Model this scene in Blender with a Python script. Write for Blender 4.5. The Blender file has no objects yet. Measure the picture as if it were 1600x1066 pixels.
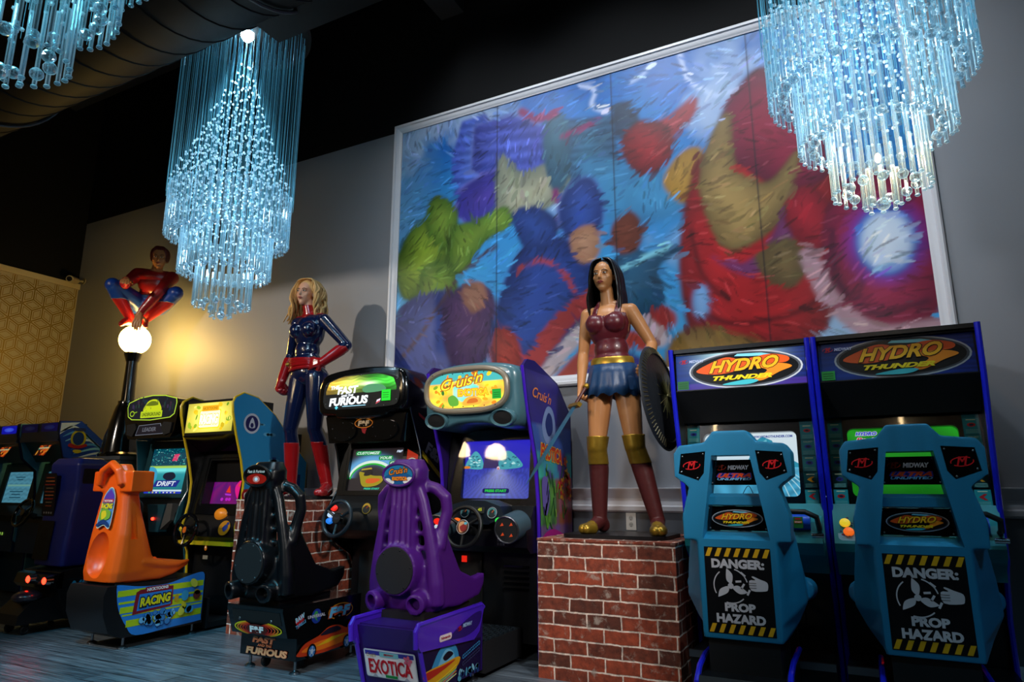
import bpy, bmesh, math, random
import numpy as np
from mathutils import Vector, Matrix, Euler, noise
random.seed(7)
R = math.radians
SC = bpy.context.scene
COL = SC.collection

# ------------------------------------------------------------------ camera
EYE = 1.07
FOC = 1046.0
PITCH = math.atan(230 / FOC)
HEAD = R(27.4)
cd = bpy.data.cameras.new('camera')
cd.sensor_width = 36.0
cd.lens = FOC / 1600 * 36
cd.clip_start = 0.05
cam = bpy.data.objects.new('camera', cd)
COL.objects.link(cam)
cam.location = (0, 0, EYE)
cam.rotation_euler = (R(90) + PITCH, 0, HEAD)
SC.camera = cam

# ------------------------------------------------------------------ world, view and added fill lamps
w = bpy.data.worlds.new('world')
SC.world = w
w.use_nodes = True
w.node_tree.nodes['Background'].inputs[0].default_value = (0.30, 0.42, 0.60, 1)
w.node_tree.nodes['Background'].inputs[1].default_value = 0.006
SC.view_settings.view_transform = 'Standard'
SC.view_settings.look = 'None'
SC.view_settings.gamma = 1
SC.view_settings.use_curve_mapping = False
SC.view_settings.exposure = 0.0
SC.cycles.use_denoising = True
SC.cycles.max_bounces = 8
SC.cycles.transparent_max_bounces = 24
SC.cycles.sample_clamp_indirect = 4.0
SC.cycles.caustics_reflective = False
SC.cycles.caustics_refractive = False


def lamp(kind, name, loc, energy, color, target=None, size=0.2, angle=60, blend=0.6):
    l = bpy.data.lights.new(name, kind)
    l.energy = energy
    l.color = color
    o = bpy.data.objects.new(name, l)
    COL.objects.link(o)
    o.location = loc
    if kind == 'SPOT':
        l.spot_size = R(angle)
        l.spot_blend = blend
    if kind in ('SPOT', 'POINT'):
        l.shadow_soft_size = size
    if kind == 'AREA':
        l.size = size
    if target:
        o.rotation_euler = (Vector(target) - Vector(loc)).to_track_quat('-Z', 'Y').to_euler()
    return o


# added unseen fill spots: mural ones behind the duct, others behind and beside the camera
for _x, _e in ((-2.9, 290), (-1.5, 290), (-0.1, 260)):
    lamp('SPOT', 'mural_fill_spot', (_x, 2.75, 5.7), _e, (0.88, 0.94, 1.0), (_x, 4.7, 3.0), 0.15, 78, 1.0)
lamp('SPOT', 'added_spot', (-3.0, -2.0, 3.4), 430, (0.90, 0.93, 1.0), (-1.5, 4.7, 3.0), 0.25, 54, 1.0)
lamp('SPOT', 'added_spot', (-6.4, -1.6, 4.0), 720, (1.0, 0.88, 0.74), (-4.9, 4.7, 2.3), 0.10, 46, 1.0)
lamp('SPOT', 'added_spot', (-3.4, 0.4, 3.4), 170, (1.0, 0.78, 0.56), (-1.7, 4.0, 1.0), 0.12, 36, 0.9)
lamp('SPOT', 'added_spot', (1.6, 0.9, 4.4), 170, (0.22, 0.66, 1.0), (-0.1, 3.4, 0.9), 0.3, 46, 0.9)
lamp('SPOT', 'added_spot', (-3.2, 0.5, 3.4), 600, (0.10, 0.58, 0.85), (-3.8, 2.55, 0.0), 0.3, 56, 0.9)
lamp('SPOT', 'added_spot', (-5.2, -0.6, 3.4), 420, (1.0, 0.96, 0.90), (-4.7, 3.2, 0.3), 0.2, 26, 0.9)
lamp('SPOT', 'added_spot', (0.9, 1.3, 3.2), 380, (1.0, 0.95, 0.90), (-2.4, 4.0, 0.9), 0.2, 50, 0.9)
lamp('SPOT', 'added_spot', (-4.6, 1.2, 3.4), 55, (1.0, 0.10, 0.12), (-5.1, 2.5, 0.0), 0.2, 20, 1.0)
lamp('SPOT', 'added_spot', (-1.6, -1.6, 2.6), 200, (1.0, 0.92, 0.86), (-2.9, 3.2, 0.3), 0.2, 34, 0.9)


# ------------------------------------------------------------------ tagging helpers
def tag(o, label=None, cat=None, group=None, kind=None):
    if label: o['label'] = label
    if cat: o['category'] = cat
    if group: o['group'] = group
    if kind: o['kind'] = kind
    return o


def thing(name, label, cat, loc=(0, 0, 0), rz=0, group=None):
    o = bpy.data.objects.new(name, None)
    COL.objects.link(o)
    o.empty_display_size = 0.05
    o.location = loc
    o.rotation_euler = (0, 0, rz)
    return tag(o, label, cat, group)


def link(name, me, parent=None, mats=None):
    o = bpy.data.objects.new(name, me)
    COL.objects.link(o)
    if parent: o.parent = parent
    if mats:
        for m in mats: me.materials.append(m)
    return o


def dup(o, parent=None, name=None):
    c = o.copy()
    COL.objects.link(c)
    if parent: c.parent = parent
    return c


def at(px, py, y):
    """point of the vertical plane y seen at a photo pixel (only used to measure places)"""
    f = Vector((-math.sin(HEAD) * math.cos(PITCH), math.cos(HEAD) * math.cos(PITCH), math.sin(PITCH)))
    r = Vector((math.cos(HEAD), math.sin(HEAD), 0))
    u = r.cross(f)
    d = f + r * ((px - 800) / FOC) + u * ((533 - py) / FOC)
    return Vector((0, 0, EYE)) + d * (y / d.y)


# ------------------------------------------------------------------ colours and materials
def lin(c):
    return c / 12.92 if c <= 0.04045 else ((c + 0.055) / 1.055) ** 2.4


def hx(s):
    s = s.lstrip('#')
    return tuple(lin(int(s[i:i + 2], 16) / 255) for i in (0, 2, 4))


def col(c):
    return hx(c) if isinstance(c, str) else tuple(c)


def mat(name, c, rough=0.5, metal=0.0, coat=0.0, spec=0.5, emit=None, es=0.0, bump=0.0, bscale=60, var=0.0):
    m = bpy.data.materials.new(name)
    m.use_nodes = True
    nt = m.node_tree
    b = nt.nodes['Principled BSDF']
    c = col(c)
    b.inputs['Base Color'].default_value = (*c, 1)
    b.inputs['Roughness'].default_value = rough
    b.inputs['Metallic'].default_value = metal
    b.inputs['Coat Weight'].default_value = coat
    b.inputs['Coat Roughness'].default_value = 0.08
    b.inputs['Specular IOR Level'].default_value = spec
    if emit is not None:
        b.inputs['Emission Color'].default_value = (*col(emit), 1)
        b.inputs['Emission Strength'].default_value = es
    if bump or var:
        tc = nt.nodes.new('ShaderNodeTexCoord')
        n = nt.nodes.new('ShaderNodeTexNoise')
        n.inputs['Scale'].default_value = bscale
        n.inputs['Detail'].default_value = 5
        nt.links.new(tc.outputs['Object'], n.inputs['Vector'])
        if bump:
            bp = nt.nodes.new('ShaderNodeBump')
            bp.inputs['Strength'].default_value = bump
            bp.inputs['Distance'].default_value = 0.01
            nt.links.new(n.outputs['Fac'], bp.inputs['Height'])
            nt.links.new(bp.outputs['Normal'], b.inputs['Normal'])
        if var:
            mx = nt.nodes.new('ShaderNodeMix')
            mx.data_type = 'RGBA'
            mx.inputs['A'].default_value = (*[v * (1 - var) for v in c], 1)
            mx.inputs['B'].default_value = (*[min(1, v * (1 + var)) for v in c], 1)
            nt.links.new(n.outputs['Fac'], mx.inputs['Factor'])
            nt.links.new(mx.outputs['Result'], b.inputs['Base Color'])
    return m


def artmat(name, glow=0.0, rough=0.35, coat=0.0, spec=0.3):
    m = bpy.data.materials.new(name)
    m.use_nodes = True
    nt = m.node_tree
    b = nt.nodes['Principled BSDF']
    a = nt.nodes.new('ShaderNodeAttribute')
    a.attribute_name = 'Col'
    if glow:
        b.inputs['Base Color'].default_value = (0.02, 0.02, 0.02, 1)
        nt.links.new(a.outputs['Color'], b.inputs['Emission Color'])
        b.inputs['Emission Strength'].default_value = glow
    else:
        nt.links.new(a.outputs['Color'], b.inputs['Base Color'])
    b.inputs['Roughness'].default_value = rough
    b.inputs['Coat Weight'].default_value = coat
    b.inputs['Specular IOR Level'].default_value = 0.15 if glow else spec
    return m


M = {}
M['black'] = mat('black_laminate', '#0c0d10', 0.35)
M['black_gloss'] = mat('black_gloss', '#08090b', 0.14, coat=0.6)
M['black_matte'] = mat('black_matte', '#0b0b0d', 0.7)
M['black_seat'] = mat('black_seat_plastic', '#080a0e', 0.3, bump=0.05, bscale=240)
M['rubber'] = mat('rubber', '#0a0c0e', 0.5)
M['steel'] = mat('steel', '#8d9196', 0.3, 1.0)
M['chrome'] = mat('chrome', '#d0d4da', 0.12, 1.0)
M['screen_black'] = mat('tube_bezel', '#060708', 0.25, coat=0.4)
M['purple'] = mat('purple_plastic', '#4c1478', 0.42, bump=0.06, bscale=260)
M['purple_trim'] = mat('purple_trim', '#4a22c8', 0.22, coat=0.5)
M['orange'] = mat('orange_plastic', '#f4590d', 0.34, bump=0.04, bscale=200)
M['teal_seat'] = mat('teal_blue_plastic', '#187aa4', 0.45, bump=0.10, bscale=300)
M['hydro_trim'] = mat('royal_blue_trim', '#1d25d8', 0.25, coat=0.5)
M['hydro_teal'] = mat('teal_console', '#1a7f86', 0.4)
M['yellow_trim'] = mat('yellow_trim', '#e6c81e', 0.35)
M['exo_hood'] = mat('teal_grey_hood', '#4a7480', 0.3, coat=0.3, var=0.15, bscale=5)
M['exo_ring'] = mat('taupe_ring', '#8d8474', 0.35, 0.3)
M['deep_blue'] = mat('deep_blue_plastic', '#0a1a66', 0.4)
M['cab_blue'] = mat('dark_blue_panel', '#0a2c52', 0.4)
M['purple_dark'] = mat('dark_purple_panel', '#2a1262', 0.35)
M['white_paint'] = mat('white_trim_paint', '#dcdbe0', 0.4)
M['bulb'] = mat('red_lens', '#a01010', 0.3, emit='#ff2010', es=14)
M['btn_red'] = mat('red_button', '#d01818', 0.3, emit='#ff2a18', es=0.7)
M['btn_green'] = mat('green_button', '#18a038', 0.3, emit='#20ff50', es=0.5)
M['btn_white'] = mat('white_button', '#d8e4ee', 0.3, emit='#cfe6ff', es=0.4)
M['btn_blue'] = mat('blue_button', '#1a70d0', 0.3, emit='#2a90ff', es=0.5)
M['btn_orange'] = mat('orange_button', '#e06018', 0.3, emit='#ff7020', es=0.6)
M['btn_yellow'] = mat('yellow_button', '#e0c020', 0.3, emit='#ffd830', es=0.5)
M['pane'] = bpy.data.materials.new('clear_pane')
M['pane'].use_nodes = True
_nt = M['pane'].node_tree
_nt.nodes.remove(_nt.nodes['Principled BSDF'])
_a, _b, _m, _f = (_nt.nodes.new(n) for n in ('ShaderNodeBsdfTransparent', 'ShaderNodeBsdfGlossy', 'ShaderNodeMixShader', 'ShaderNodeFresnel'))
_b.inputs['Roughness'].default_value = 0.03
_f.inputs['IOR'].default_value = 1.52
for _o, _i in ((_f.outputs[0], _m.inputs[0]), (_a.outputs[0], _m.inputs[1]), (_b.outputs[0], _m.inputs[2]), (_m.outputs[0], _nt.nodes['Material Output'].inputs['Surface'])): _nt.links.new(_o, _i)
M['print'] = artmat('printed_art', 0, 0.4, 0.0)
M['glow'] = artmat('backlit_art', 1.35)
M['glow_dim'] = artmat('backlit_art_dim', 0.55)
M['glow_soft'] = artmat('screen_picture', 0.85)
M['glow_hot'] = artmat('backlit_art_bright', 2.2)


# ------------------------------------------------------------------ mesh builder
def catmull(pts, n=6, closed=False):
    out = []
    P = [Vector(p) for p in pts]
    L = len(P)
    rng = range(L if closed else L - 1)
    for i in rng:
        p0 = P[(i - 1) % L] if closed or i > 0 else P[0]
        p1 = P[i]
        p2 = P[(i + 1) % L]
        p3 = P[(i + 2) % L] if closed or i + 2 < L else P[-1]
        for k in range(n):
            t = k / n
            out.append(0.5 * ((2 * p1) + (p2 - p0) * t + (2 * p0 - 5 * p1 + 4 * p2 - p3) * t * t +
                              (3 * p1 - p0 - 3 * p2 + p3) * t ** 3))
    if not closed: out.append(P[-1])
    return out


class MB:
    def __init__(self):
        self.bm = bmesh.new()

    def _merge(self, t, bevel=0, seg=2, mtx=None, mi=0):
        if bevel:
            es = [e for e in t.edges if len(e.link_faces) == 2 and e.calc_face_angle(0) > R(25)]
            if es:
                bmesh.ops.bevel(t, geom=es, offset=bevel, segments=seg, affect='EDGES', profile=0.6, clamp_overlap=True)
        bmesh.ops.recalc_face_normals(t, faces=t.faces)
        if mtx is not None:
            t.transform(mtx)
        if mi:
            for f in t.faces: f.material_index = mi
        me = bpy.data.meshes.new('t')
        t.to_mesh(me)
        t.free()
        self.bm.from_mesh(me)
        bpy.data.meshes.remove(me)
        return self

    def box(self, x0, x1, y0, y1, z0, z1, bevel=0.004, seg=2, mtx=None, mi=0):
        t = bmesh.new()
        v = [t.verts.new((x, y, z)) for x in (x0, x1) for y in (y0, y1) for z in (z0, z1)]
        for f in ((0, 1, 3, 2), (4, 6, 7, 5), (0, 4, 5, 1), (2, 3, 7, 6), (0, 2, 6, 4), (1, 5, 7, 3)):
            t.faces.new([v[i] for i in f])
        return self._merge(t, bevel, seg, mtx, mi)

    def prism(self, prof, a0, a1, axis='x', bevel=0.004, seg=2, mtx=None, mi=0):
        """outline extruded along an axis; prof is (y,z) for x, (x,z) for y, (x,y) for z"""
        t = bmesh.new()
        def pt(p, a):
            if axis == 'x': return (a, p[0], p[1])
            if axis == 'y': return (p[0], a, p[1])
            return (p[0], p[1], a)
        A = [t.verts.new(pt(p, a0)) for p in prof]
        B = [t.verts.new(pt(p, a1)) for p in prof]
        n = len(prof)
        t.faces.new(A)
        t.faces.new(B[::-1])
        for i in range(n):
            t.faces.new((A[i], B[i], B[(i + 1) % n], A[(i + 1) % n]))
        return self._merge(t, bevel, seg, mtx, mi)

    def frame(self, outer, inner, a0, a1, bevel=0.003, seg=2, mtx=None, mi=0):
        """ring of an outer and an inner (x,z) outline with as many points, along y"""
        t = bmesh.new()
        n = len(outer)
        vs = [[t.verts.new((p[0], a, p[1])) for p in o] for a in (a0, a1) for o in (outer, inner)]
        o0, i0, o1, i1 = vs
        for k in range(n):
            j = (k + 1) % n
            t.faces.new((o0[k], o0[j], i0[j], i0[k]))
            t.faces.new((o1[j], o1[k], i1[k], i1[j]))
            t.faces.new((o0[j], o0[k], o1[k], o1[j]))
            t.faces.new((i0[k], i0[j], i1[j], i1[k]))
        return self._merge(t, bevel, seg, mtx, mi)

    def loft(self, secs, cap=True, closed=True, bevel=0, mtx=None, mi=0):
        t = bmesh.new()
        rows = [[t.verts.new(p) for p in s] for s in secs]
        n = len(rows[0])
        for a, b in zip(rows, rows[1:]):
            for i in range(n if closed else n - 1):
                j = (i + 1) % n
                t.faces.new((a[i], a[j], b[j], b[i]))
        if cap and closed:
            t.faces.new(rows[0][::-1])
            t.faces.new(rows[-1])
        return self._merge(t, bevel, 2, mtx, mi)

    def tube(self, path, r, n=10, cap=True, mtx=None, mi=0, closed=False, flat=1.0):
        P = [Vector(p) for p in path]
        L = len(P)
        rr = r if hasattr(r, '__len__') else [r] * L
        t = bmesh.new()
        rows = []
        up = None
        for i, p in enumerate(P):
            if closed: d = P[(i + 1) % L] - P[i - 1]
            else: d = P[min(i + 1, L - 1)] - P[max(i - 1, 0)]
            if d.length < 1e-9: d = Vector((0, 0, 1))
            d.normalize()
            if up is None:
                up = Vector((0, 0, 1)) if abs(d.z) < 0.9 else Vector((1, 0, 0))
            u = (up - d * up.dot(d))
            if u.length < 1e-6: u = d.orthogonal()
            u.normalize()
            up = u
            v = d.cross(u)
            rows.append([t.verts.new(p + (u * math.cos(a) * flat + v * math.sin(a)) * rr[i])
                         for a in (2 * math.pi * k / n for k in range(n))])
        m = L if closed else L - 1
        for i in range(m):
            a, b = rows[i], rows[(i + 1) % L]
            for k in range(n):
                j = (k + 1) % n
                t.faces.new((a[k], a[j], b[j], b[k]))
        if cap and not closed:
            t.faces.new(rows[0][::-1])
            t.faces.new(rows[-1])
        return self._merge(t, 0, 2, mtx, mi)

    def lathe(self, prof, n=32, mtx=None, mi=0, cap=True):
        """(r,z) profile about z"""
        secs = [[(r * math.cos(2 * math.pi * k / n), r * math.sin(2 * math.pi * k / n), z) for k in range(n)] for r, z in prof]
        return self.loft(secs, cap, True, 0, mtx, mi)

    def ball(self, c, r, mtx=None, u=16, v=12, rot=None, mi=0):
        t = bmesh.new()
        bmesh.ops.create_uvsphere(t, u_segments=u, v_segments=v, radius=1)
        rr = r if hasattr(r, '__len__') else (r, r, r)
        m = Matrix.Translation(c) @ (rot.to_4x4() if rot else Matrix.Identity(4)) @ Matrix.Diagonal((*rr, 1))
        if mtx is not None: m = mtx @ m
        t.transform(m)
        return self._merge(t, 0, 2, None, mi)

    def cyl(self, p0, p1, r0, r1=None, n=24, bevel=0, mi=0):
        p0, p1 = Vector(p0), Vector(p1)
        r1 = r0 if r1 is None else r1
        d = (p1 - p0)
        L = d.length
        q = d.to_track_quat('Z', 'Y').to_matrix().to_4x4()
        t = bmesh.new()
        a = [t.verts.new((r0 * math.cos(2 * math.pi * k / n), r0 * math.sin(2 * math.pi * k / n), 0)) for k in range(n)]
        b = [t.verts.new((r1 * math.cos(2 * math.pi * k / n), r1 * math.sin(2 * math.pi * k / n), L)) for k in range(n)]
        t.faces.new(a[::-1]); t.faces.new(b)
        for k in range(n):
            t.faces.new((a[k], a[(k + 1) % n], b[(k + 1) % n], b[k]))
        return self._merge(t, bevel, 2, Matrix.Translation(p0) @ q, mi)

    def torus(self, c, R0, r, axis='y', n=40, m=10, sx=1, sz=1, mi=0, mtx=None):
        path = []
        for k in range(n):
            a = 2 * math.pi * k / n
            p = (R0 * math.cos(a) * sx, R0 * math.sin(a) * sz)
            if axis == 'y': path.append((c[0] + p[0], c[1], c[2] + p[1]))
            elif axis == 'z': path.append((c[0] + p[0], c[1] + p[1], c[2]))
            else: path.append((c[0], c[1] + p[0], c[2] + p[1]))
        return self.tube(path, r, m, closed=True, mi=mi, mtx=mtx)

    def mesh(self, name, ang=35):
        me = bpy.data.meshes.new(name)
        self.bm.to_mesh(me)
        self.bm.free()
        if ang:
            me.shade_smooth()
            me.set_sharp_from_angle(angle=R(ang))
        return me

    def build(self, name, m, parent=None, ang=35):
        me = self.mesh(name, ang)
        return link(name, me, parent, m if isinstance(m, (list, tuple)) else [m])


def apply_mods(o, setup):
    """run a modifier stack on an object and keep the result as its mesh"""
    setup(o)
    dg = bpy.context.evaluated_depsgraph_get()
    me = bpy.data.meshes.new_from_object(o.evaluated_get(dg))
    o.modifiers.clear()
    old = o.data
    o.data = me
    bpy.data.meshes.remove(old)
    return o


def cut(o, cutter_mb):
    """carve a shape out of an object"""
    me = cutter_mb.mesh('c', 0)
    c = bpy.data.objects.new('c', me)
    COL.objects.link(c)
    if o.parent:
        c.parent = o.parent
    bpy.context.view_layer.update()
    def s(ob):
        b = ob.modifiers.new('b', 'BOOLEAN')
        b.object = c
        b.operation = 'DIFFERENCE'
        b.solver = 'EXACT'
    apply_mods(o, s)
    bpy.data.objects.remove(c)
    bpy.data.meshes.remove(me)
    o.data.shade_smooth()
    o.data.set_sharp_from_angle(angle=R(35))
    return o


# ------------------------------------------------------------------ flat artwork (posters, marquees, screens)
_txt = {}


def text_tris(s, shear=0.0, bold=0.0, small_caps=False):
    k = (s, shear, bold)
    if k in _txt: return _txt[k]
    c = bpy.data.curves.new('t', 'FONT')
    c.body = s
    c.shear = shear
    c.offset = bold
    c.resolution_u = 3
    c.align_x = 'CENTER'
    o = bpy.data.objects.new('t', c)
    COL.objects.link(o)
    bpy.context.view_layer.update()
    dg = bpy.context.evaluated_depsgraph_get()
    me = bpy.data.meshes.new_from_object(o.evaluated_get(dg))
    V = np.array([v.co[:2] for v in me.vertices]) if len(me.vertices) else np.zeros((0, 2))
    Fc = [tuple(p.vertices) for p in me.polygons]
    bpy.data.objects.remove(o)
    bpy.data.curves.remove(c)
    bpy.data.meshes.remove(me)
    _txt[k] = (V, Fc)
    return _txt[k]


class Art:
    EPS = 0.0009

    def __init__(self):
        self.V, self.F, self.C, self.n = [], [], [], 0

    def _layer(self, z):
        if z is None:
            z = self.n
            self.n += 1
        return z

    def raw(self, pts, faces, cols, z=None):
        z = self._layer(z)
        b = len(self.V)
        self.V += [(p[0], -z * self.EPS, p[1]) for p in pts]
        for f in faces:
            self.F.append(tuple(b + i for i in f))
            self.C += [cols[i] for i in f]
        return self

    def poly(self, pts, c, z=None):
        c = col(c)
        return self.raw(pts, [tuple(range(len(pts)))], [c] * len(pts), z)

    def smooth(self, pts, c, z=None, n=5):
        return self.poly([tuple(p) for p in catmull([(x, y, 0) for x, y in pts], n, True)], c, z)

    def rect(self, x0, z0, x1, z1, c, z=None):
        return self.poly([(x0, z0), (x1, z0), (x1, z1), (x0, z1)], c, z)

    def rrect(self, x0, z0, x1, z1, r, c, z=None):
        p = []
        for cx, cy, a in ((x1 - r, z0 + r, -90), (x1 - r, z1 - r, 0), (x0 + r, z1 - r, 90), (x0 + r, z0 + r, 180)):
            for k in range(6):
                t = R(a + 18 * k)
                p.append((cx + r * math.cos(t), cy + r * math.sin(t)))
        return self.poly(p, c, z)

    def grad(self, x0, z0, x1, z1, bottom, top, z=None):
        b, t = col(bottom), col(top)
        return self.raw([(x0, z0), (x1, z0), (x1, z1), (x0, z1)], [(0, 1, 2, 3)], [b, b, t, t], z)

    def grid(self, x0, z0, x1, z1, nx, nz, fn, z=None, half=None):
        """coloured field; half(height) narrows each row to an outline"""
        P, Cc, Fs = [], [], []
        for j in range(nz + 1):
            for i in range(nx + 1):
                u, v = i / nx, j / nz
                h_ = z0 + (z1 - z0) * v
                P.append((x0 + (x1 - x0) * u, h_) if half is None else ((2 * u - 1) * half(h_), h_))
                Cc.append(fn(u, v))
        for j in range(nz):
            for i in range(nx):
                a = j * (nx + 1) + i
                Fs.append((a, a + 1, a + nx + 2, a + nx + 1))
        return self.raw(P, Fs, Cc, z)

    def ell(self, cx, cz, rx, rz, c, rot=0, z=None, n=36, c2=None):
        p = []
        for k in range(n):
            a = 2 * math.pi * k / n
            x, y = rx * math.cos(a), rz * math.sin(a)
            p.append((cx + x * math.cos(rot) - y * math.sin(rot), cz + x * math.sin(rot) + y * math.cos(rot)))
        if c2 is not None:
            return self.raw(p + [(cx, cz)], [(k, (k + 1) % n, n) for k in range(n)], [col(c)] * n + [col(c2)], z)
        return self.poly(p, c, z)

    def ring(self, cx, cz, rx, rz, wd, c, a0=0, a1=360, rot=0, z=None, n=40):
        P, Fs = [], []
        for k in range(n + 1):
            a = R(a0 + (a1 - a0) * k / n)
            for q in (0, 1):
                x, y = (rx - wd * q) * math.cos(a), (rz - wd * q) * math.sin(a)
                P.append((cx + x * math.cos(rot) - y * math.sin(rot), cz + x * math.sin(rot) + y * math.cos(rot)))
        for k in range(n):
            Fs.append((2 * k, 2 * k + 2, 2 * k + 3, 2 * k + 1))
        return self.raw(P, Fs, [col(c)] * len(P), z)

    def stroke(self, pts, wd, c, z=None, n=6, taper=False):
        pp = catmull([(x, y, 0) for x, y in pts], n) if len(pts) > 2 else [Vector((x, y, 0)) for x, y in pts]
        P, Fs = [], []
        L = len(pp)
        for i, p in enumerate(pp):
            d = pp[min(i + 1, L - 1)] - pp[max(i - 1, 0)]
            d.normalize()
            nn = Vector((-d.y, d.x, 0)) * wd * 0.5
            if taper: nn *= max(0.08, math.sin(math.pi * (0.08 + 0.9 * i / (L - 1))))
            P += [(p.x + nn.x, p.y + nn.y), (p.x - nn.x, p.y - nn.y)]
        for i in range(L - 1):
            Fs.append((2 * i, 2 * i + 2, 2 * i + 3, 2 * i + 1))
        return self.raw(P, Fs, [col(c)] * len(P), z)

    def text(self, s, cx, cz, h, c, width=None, shear=0.0, bold=0.02, rot=0, z=None, arc=0, c2=None):
        """h is cap height; width squeezes the line to fit"""
        V, Fc = text_tris(s, shear, bold)
        if not len(V): return self
        lo, hi = V.min(0), V.max(0)
        sy = h / max(1e-6, (hi[1] - lo[1]))
        sx = sy if width is None else width / max(1e-6, hi[0] - lo[0])
        mid = (lo + hi) / 2
        ca, sa = math.cos(rot), math.sin(rot)
        P, Cc = [], []
        c, c2 = col(c), col(c2) if c2 else None
        for v in V:
            x, y = (v[0] - mid[0]) * sx, (v[1] - mid[1]) * sy
            if arc: y += arc * (x * x)
            P.append((cx + x * ca - y * sa, cz + x * sa + y * ca))
            t = (v[1] - lo[1]) / max(1e-6, hi[1] - lo[1])
            Cc.append(c if c2 is None else tuple(c[i] * t + c2[i] * (1 - t) for i in range(3)))
        return self.raw(P, Fc, Cc, z)

    def outlined(self, s, cx, cz, h, c, edge, width=None, shear=0.0, bold=0.02, ew=0.05, rot=0, arc=0, c2=None):
        """a line of text over a thicker copy of itself in the edge colour"""
        V, _ = text_tris(s, shear, bold)
        E_, _ = text_tris(s, shear, bold + ew)
        dv, de = V.max(0) - V.min(0), E_.max(0) - E_.min(0)
        w0 = dv[0] * h / dv[1] if width is None else width
        self.text(s, cx, cz, h * de[1] / dv[1], edge, w0 * de[0] / dv[0], shear, bold + ew, rot, None, arc)
        return self.text(s, cx, cz, h, c, width, shear, bold, rot, None, arc, c2)

    def build(self, name, m, parent=None, mtx=None):
        me = bpy.data.meshes.new(name)
        me.from_pydata(self.V, [], self.F)
        a = me.color_attributes.new('Col', 'FLOAT_COLOR', 'CORNER')
        arr = np.ones((len(self.C), 4), dtype=np.float32)
        arr[:, :3] = np.array(self.C, dtype=np.float32).reshape(-1, 3)
        a.data.foreach_set('color', arr.ravel())
        if mtx is not None: me.transform(mtx)
        # make every face look out of the panel
        return link(name, me, parent, [m])


def front(x, y, z, tilt=0):
    """panel placed at (x,y,z) facing the player; tilt leans its top back"""
    return Matrix.Translation((x, y, z)) @ Matrix.Rotation(-tilt, 4, 'X')


def side_r(x, y, z):
    """panel on the right-hand side (faces +x): art x runs along +y"""
    return Matrix.Translation((x, y, z)) @ Matrix.Rotation(R(90), 4, 'Z')


def circ(cx, cz, rx, rz, n=32, a0=0):
    return [(cx + rx * math.cos(a0 + 2 * math.pi * k / n), cz + rz * math.sin(a0 + 2 * math.pi * k / n)) for k in range(n)]


def rrpts(x0, z0, x1, z1, r, m=5):
    p = []
    for cx, cy, a in ((x1 - r, z0 + r, -90), (x1 - r, z1 - r, 0), (x0 + r, z1 - r, 90), (x0 + r, z0 + r, 180)):
        for k in range(m):
            t = R(a + 90 * k / (m - 1))
            p.append((cx + r * math.cos(t), cy + r * math.sin(t)))
    return p

# ================================================================== the room
WALL_Y, LEFT_X, RIGHT_X, FRONT_Y, CEIL = 4.7, -8.62, 3.6, -4.2, 6.4
DARK_Z = 4.41


def nodes(m):
    nt = m.node_tree
    return nt, nt.nodes['Principled BSDF']


def floor_mat():
    m = mat('plank_floor', '#3a4046', 0.32)
    nt, b = nodes(m)
    tc = nt.nodes.new('ShaderNodeTexCoord')
    mp = nt.nodes.new('ShaderNodeMapping')
    br = nt.nodes.new('ShaderNodeTexBrick')
    br.inputs['Scale'].default_value = 1.0
    br.inputs['Brick Width'].default_value = 1.22
    br.inputs['Row Height'].default_value = 0.16
    br.inputs['Mortar Size'].default_value = 0.003
    br.inputs['Color1'].default_value = (*hx('#566068'), 1)
    br.inputs['Color2'].default_value = (*hx('#6c767e'), 1)
    br.inputs['Mortar'].default_value = (0.01, 0.01, 0.012, 1)
    br.offset = 0.37
    mp2 = nt.nodes.new('ShaderNodeMapping')
    mp2.inputs['Scale'].default_value = (1.6, 42, 1)
    n = nt.nodes.new('ShaderNodeTexNoise')
    n.inputs['Scale'].default_value = 1.5
    n.inputs['Detail'].default_value = 8
    n.inputs['Roughness'].default_value = 0.65
    mx = nt.nodes.new('ShaderNodeMix')
    mx.data_type = 'RGBA'
    mx.blend_type = 'MULTIPLY'
    mx.inputs['Factor'].default_value = 0.9
    ra = nt.nodes.new('ShaderNodeValToRGB')
    ra.color_ramp.elements[0].position = 0.36
    ra.color_ramp.elements[0].color = (0.15, 0.15, 0.17, 1)
    ra.color_ramp.elements[1].position = 0.66
    ra.color_ramp.elements[1].color = (1.6, 1.6, 1.6, 1)
    L = nt.links.new
    L(tc.outputs['Object'], mp.inputs['Vector'])
    L(mp.outputs['Vector'], br.inputs['Vector'])
    L(tc.outputs['Object'], mp2.inputs['Vector'])
    L(mp2.outputs['Vector'], n.inputs['Vector'])
    L(n.outputs['Fac'], ra.inputs['Fac'])
    L(br.outputs['Color'], mx.inputs['A'])
    L(ra.outputs['Color'], mx.inputs['B'])
    L(mx.outputs['Result'], b.inputs['Base Color'])
    bp = nt.nodes.new('ShaderNodeBump')
    bp.inputs['Strength'].default_value = 0.25
    bp.inputs['Distance'].default_value = 0.004
    L(n.outputs['Fac'], bp.inputs['Height'])
    L(bp.outputs['Normal'], b.inputs['Normal'])
    return m


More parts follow.
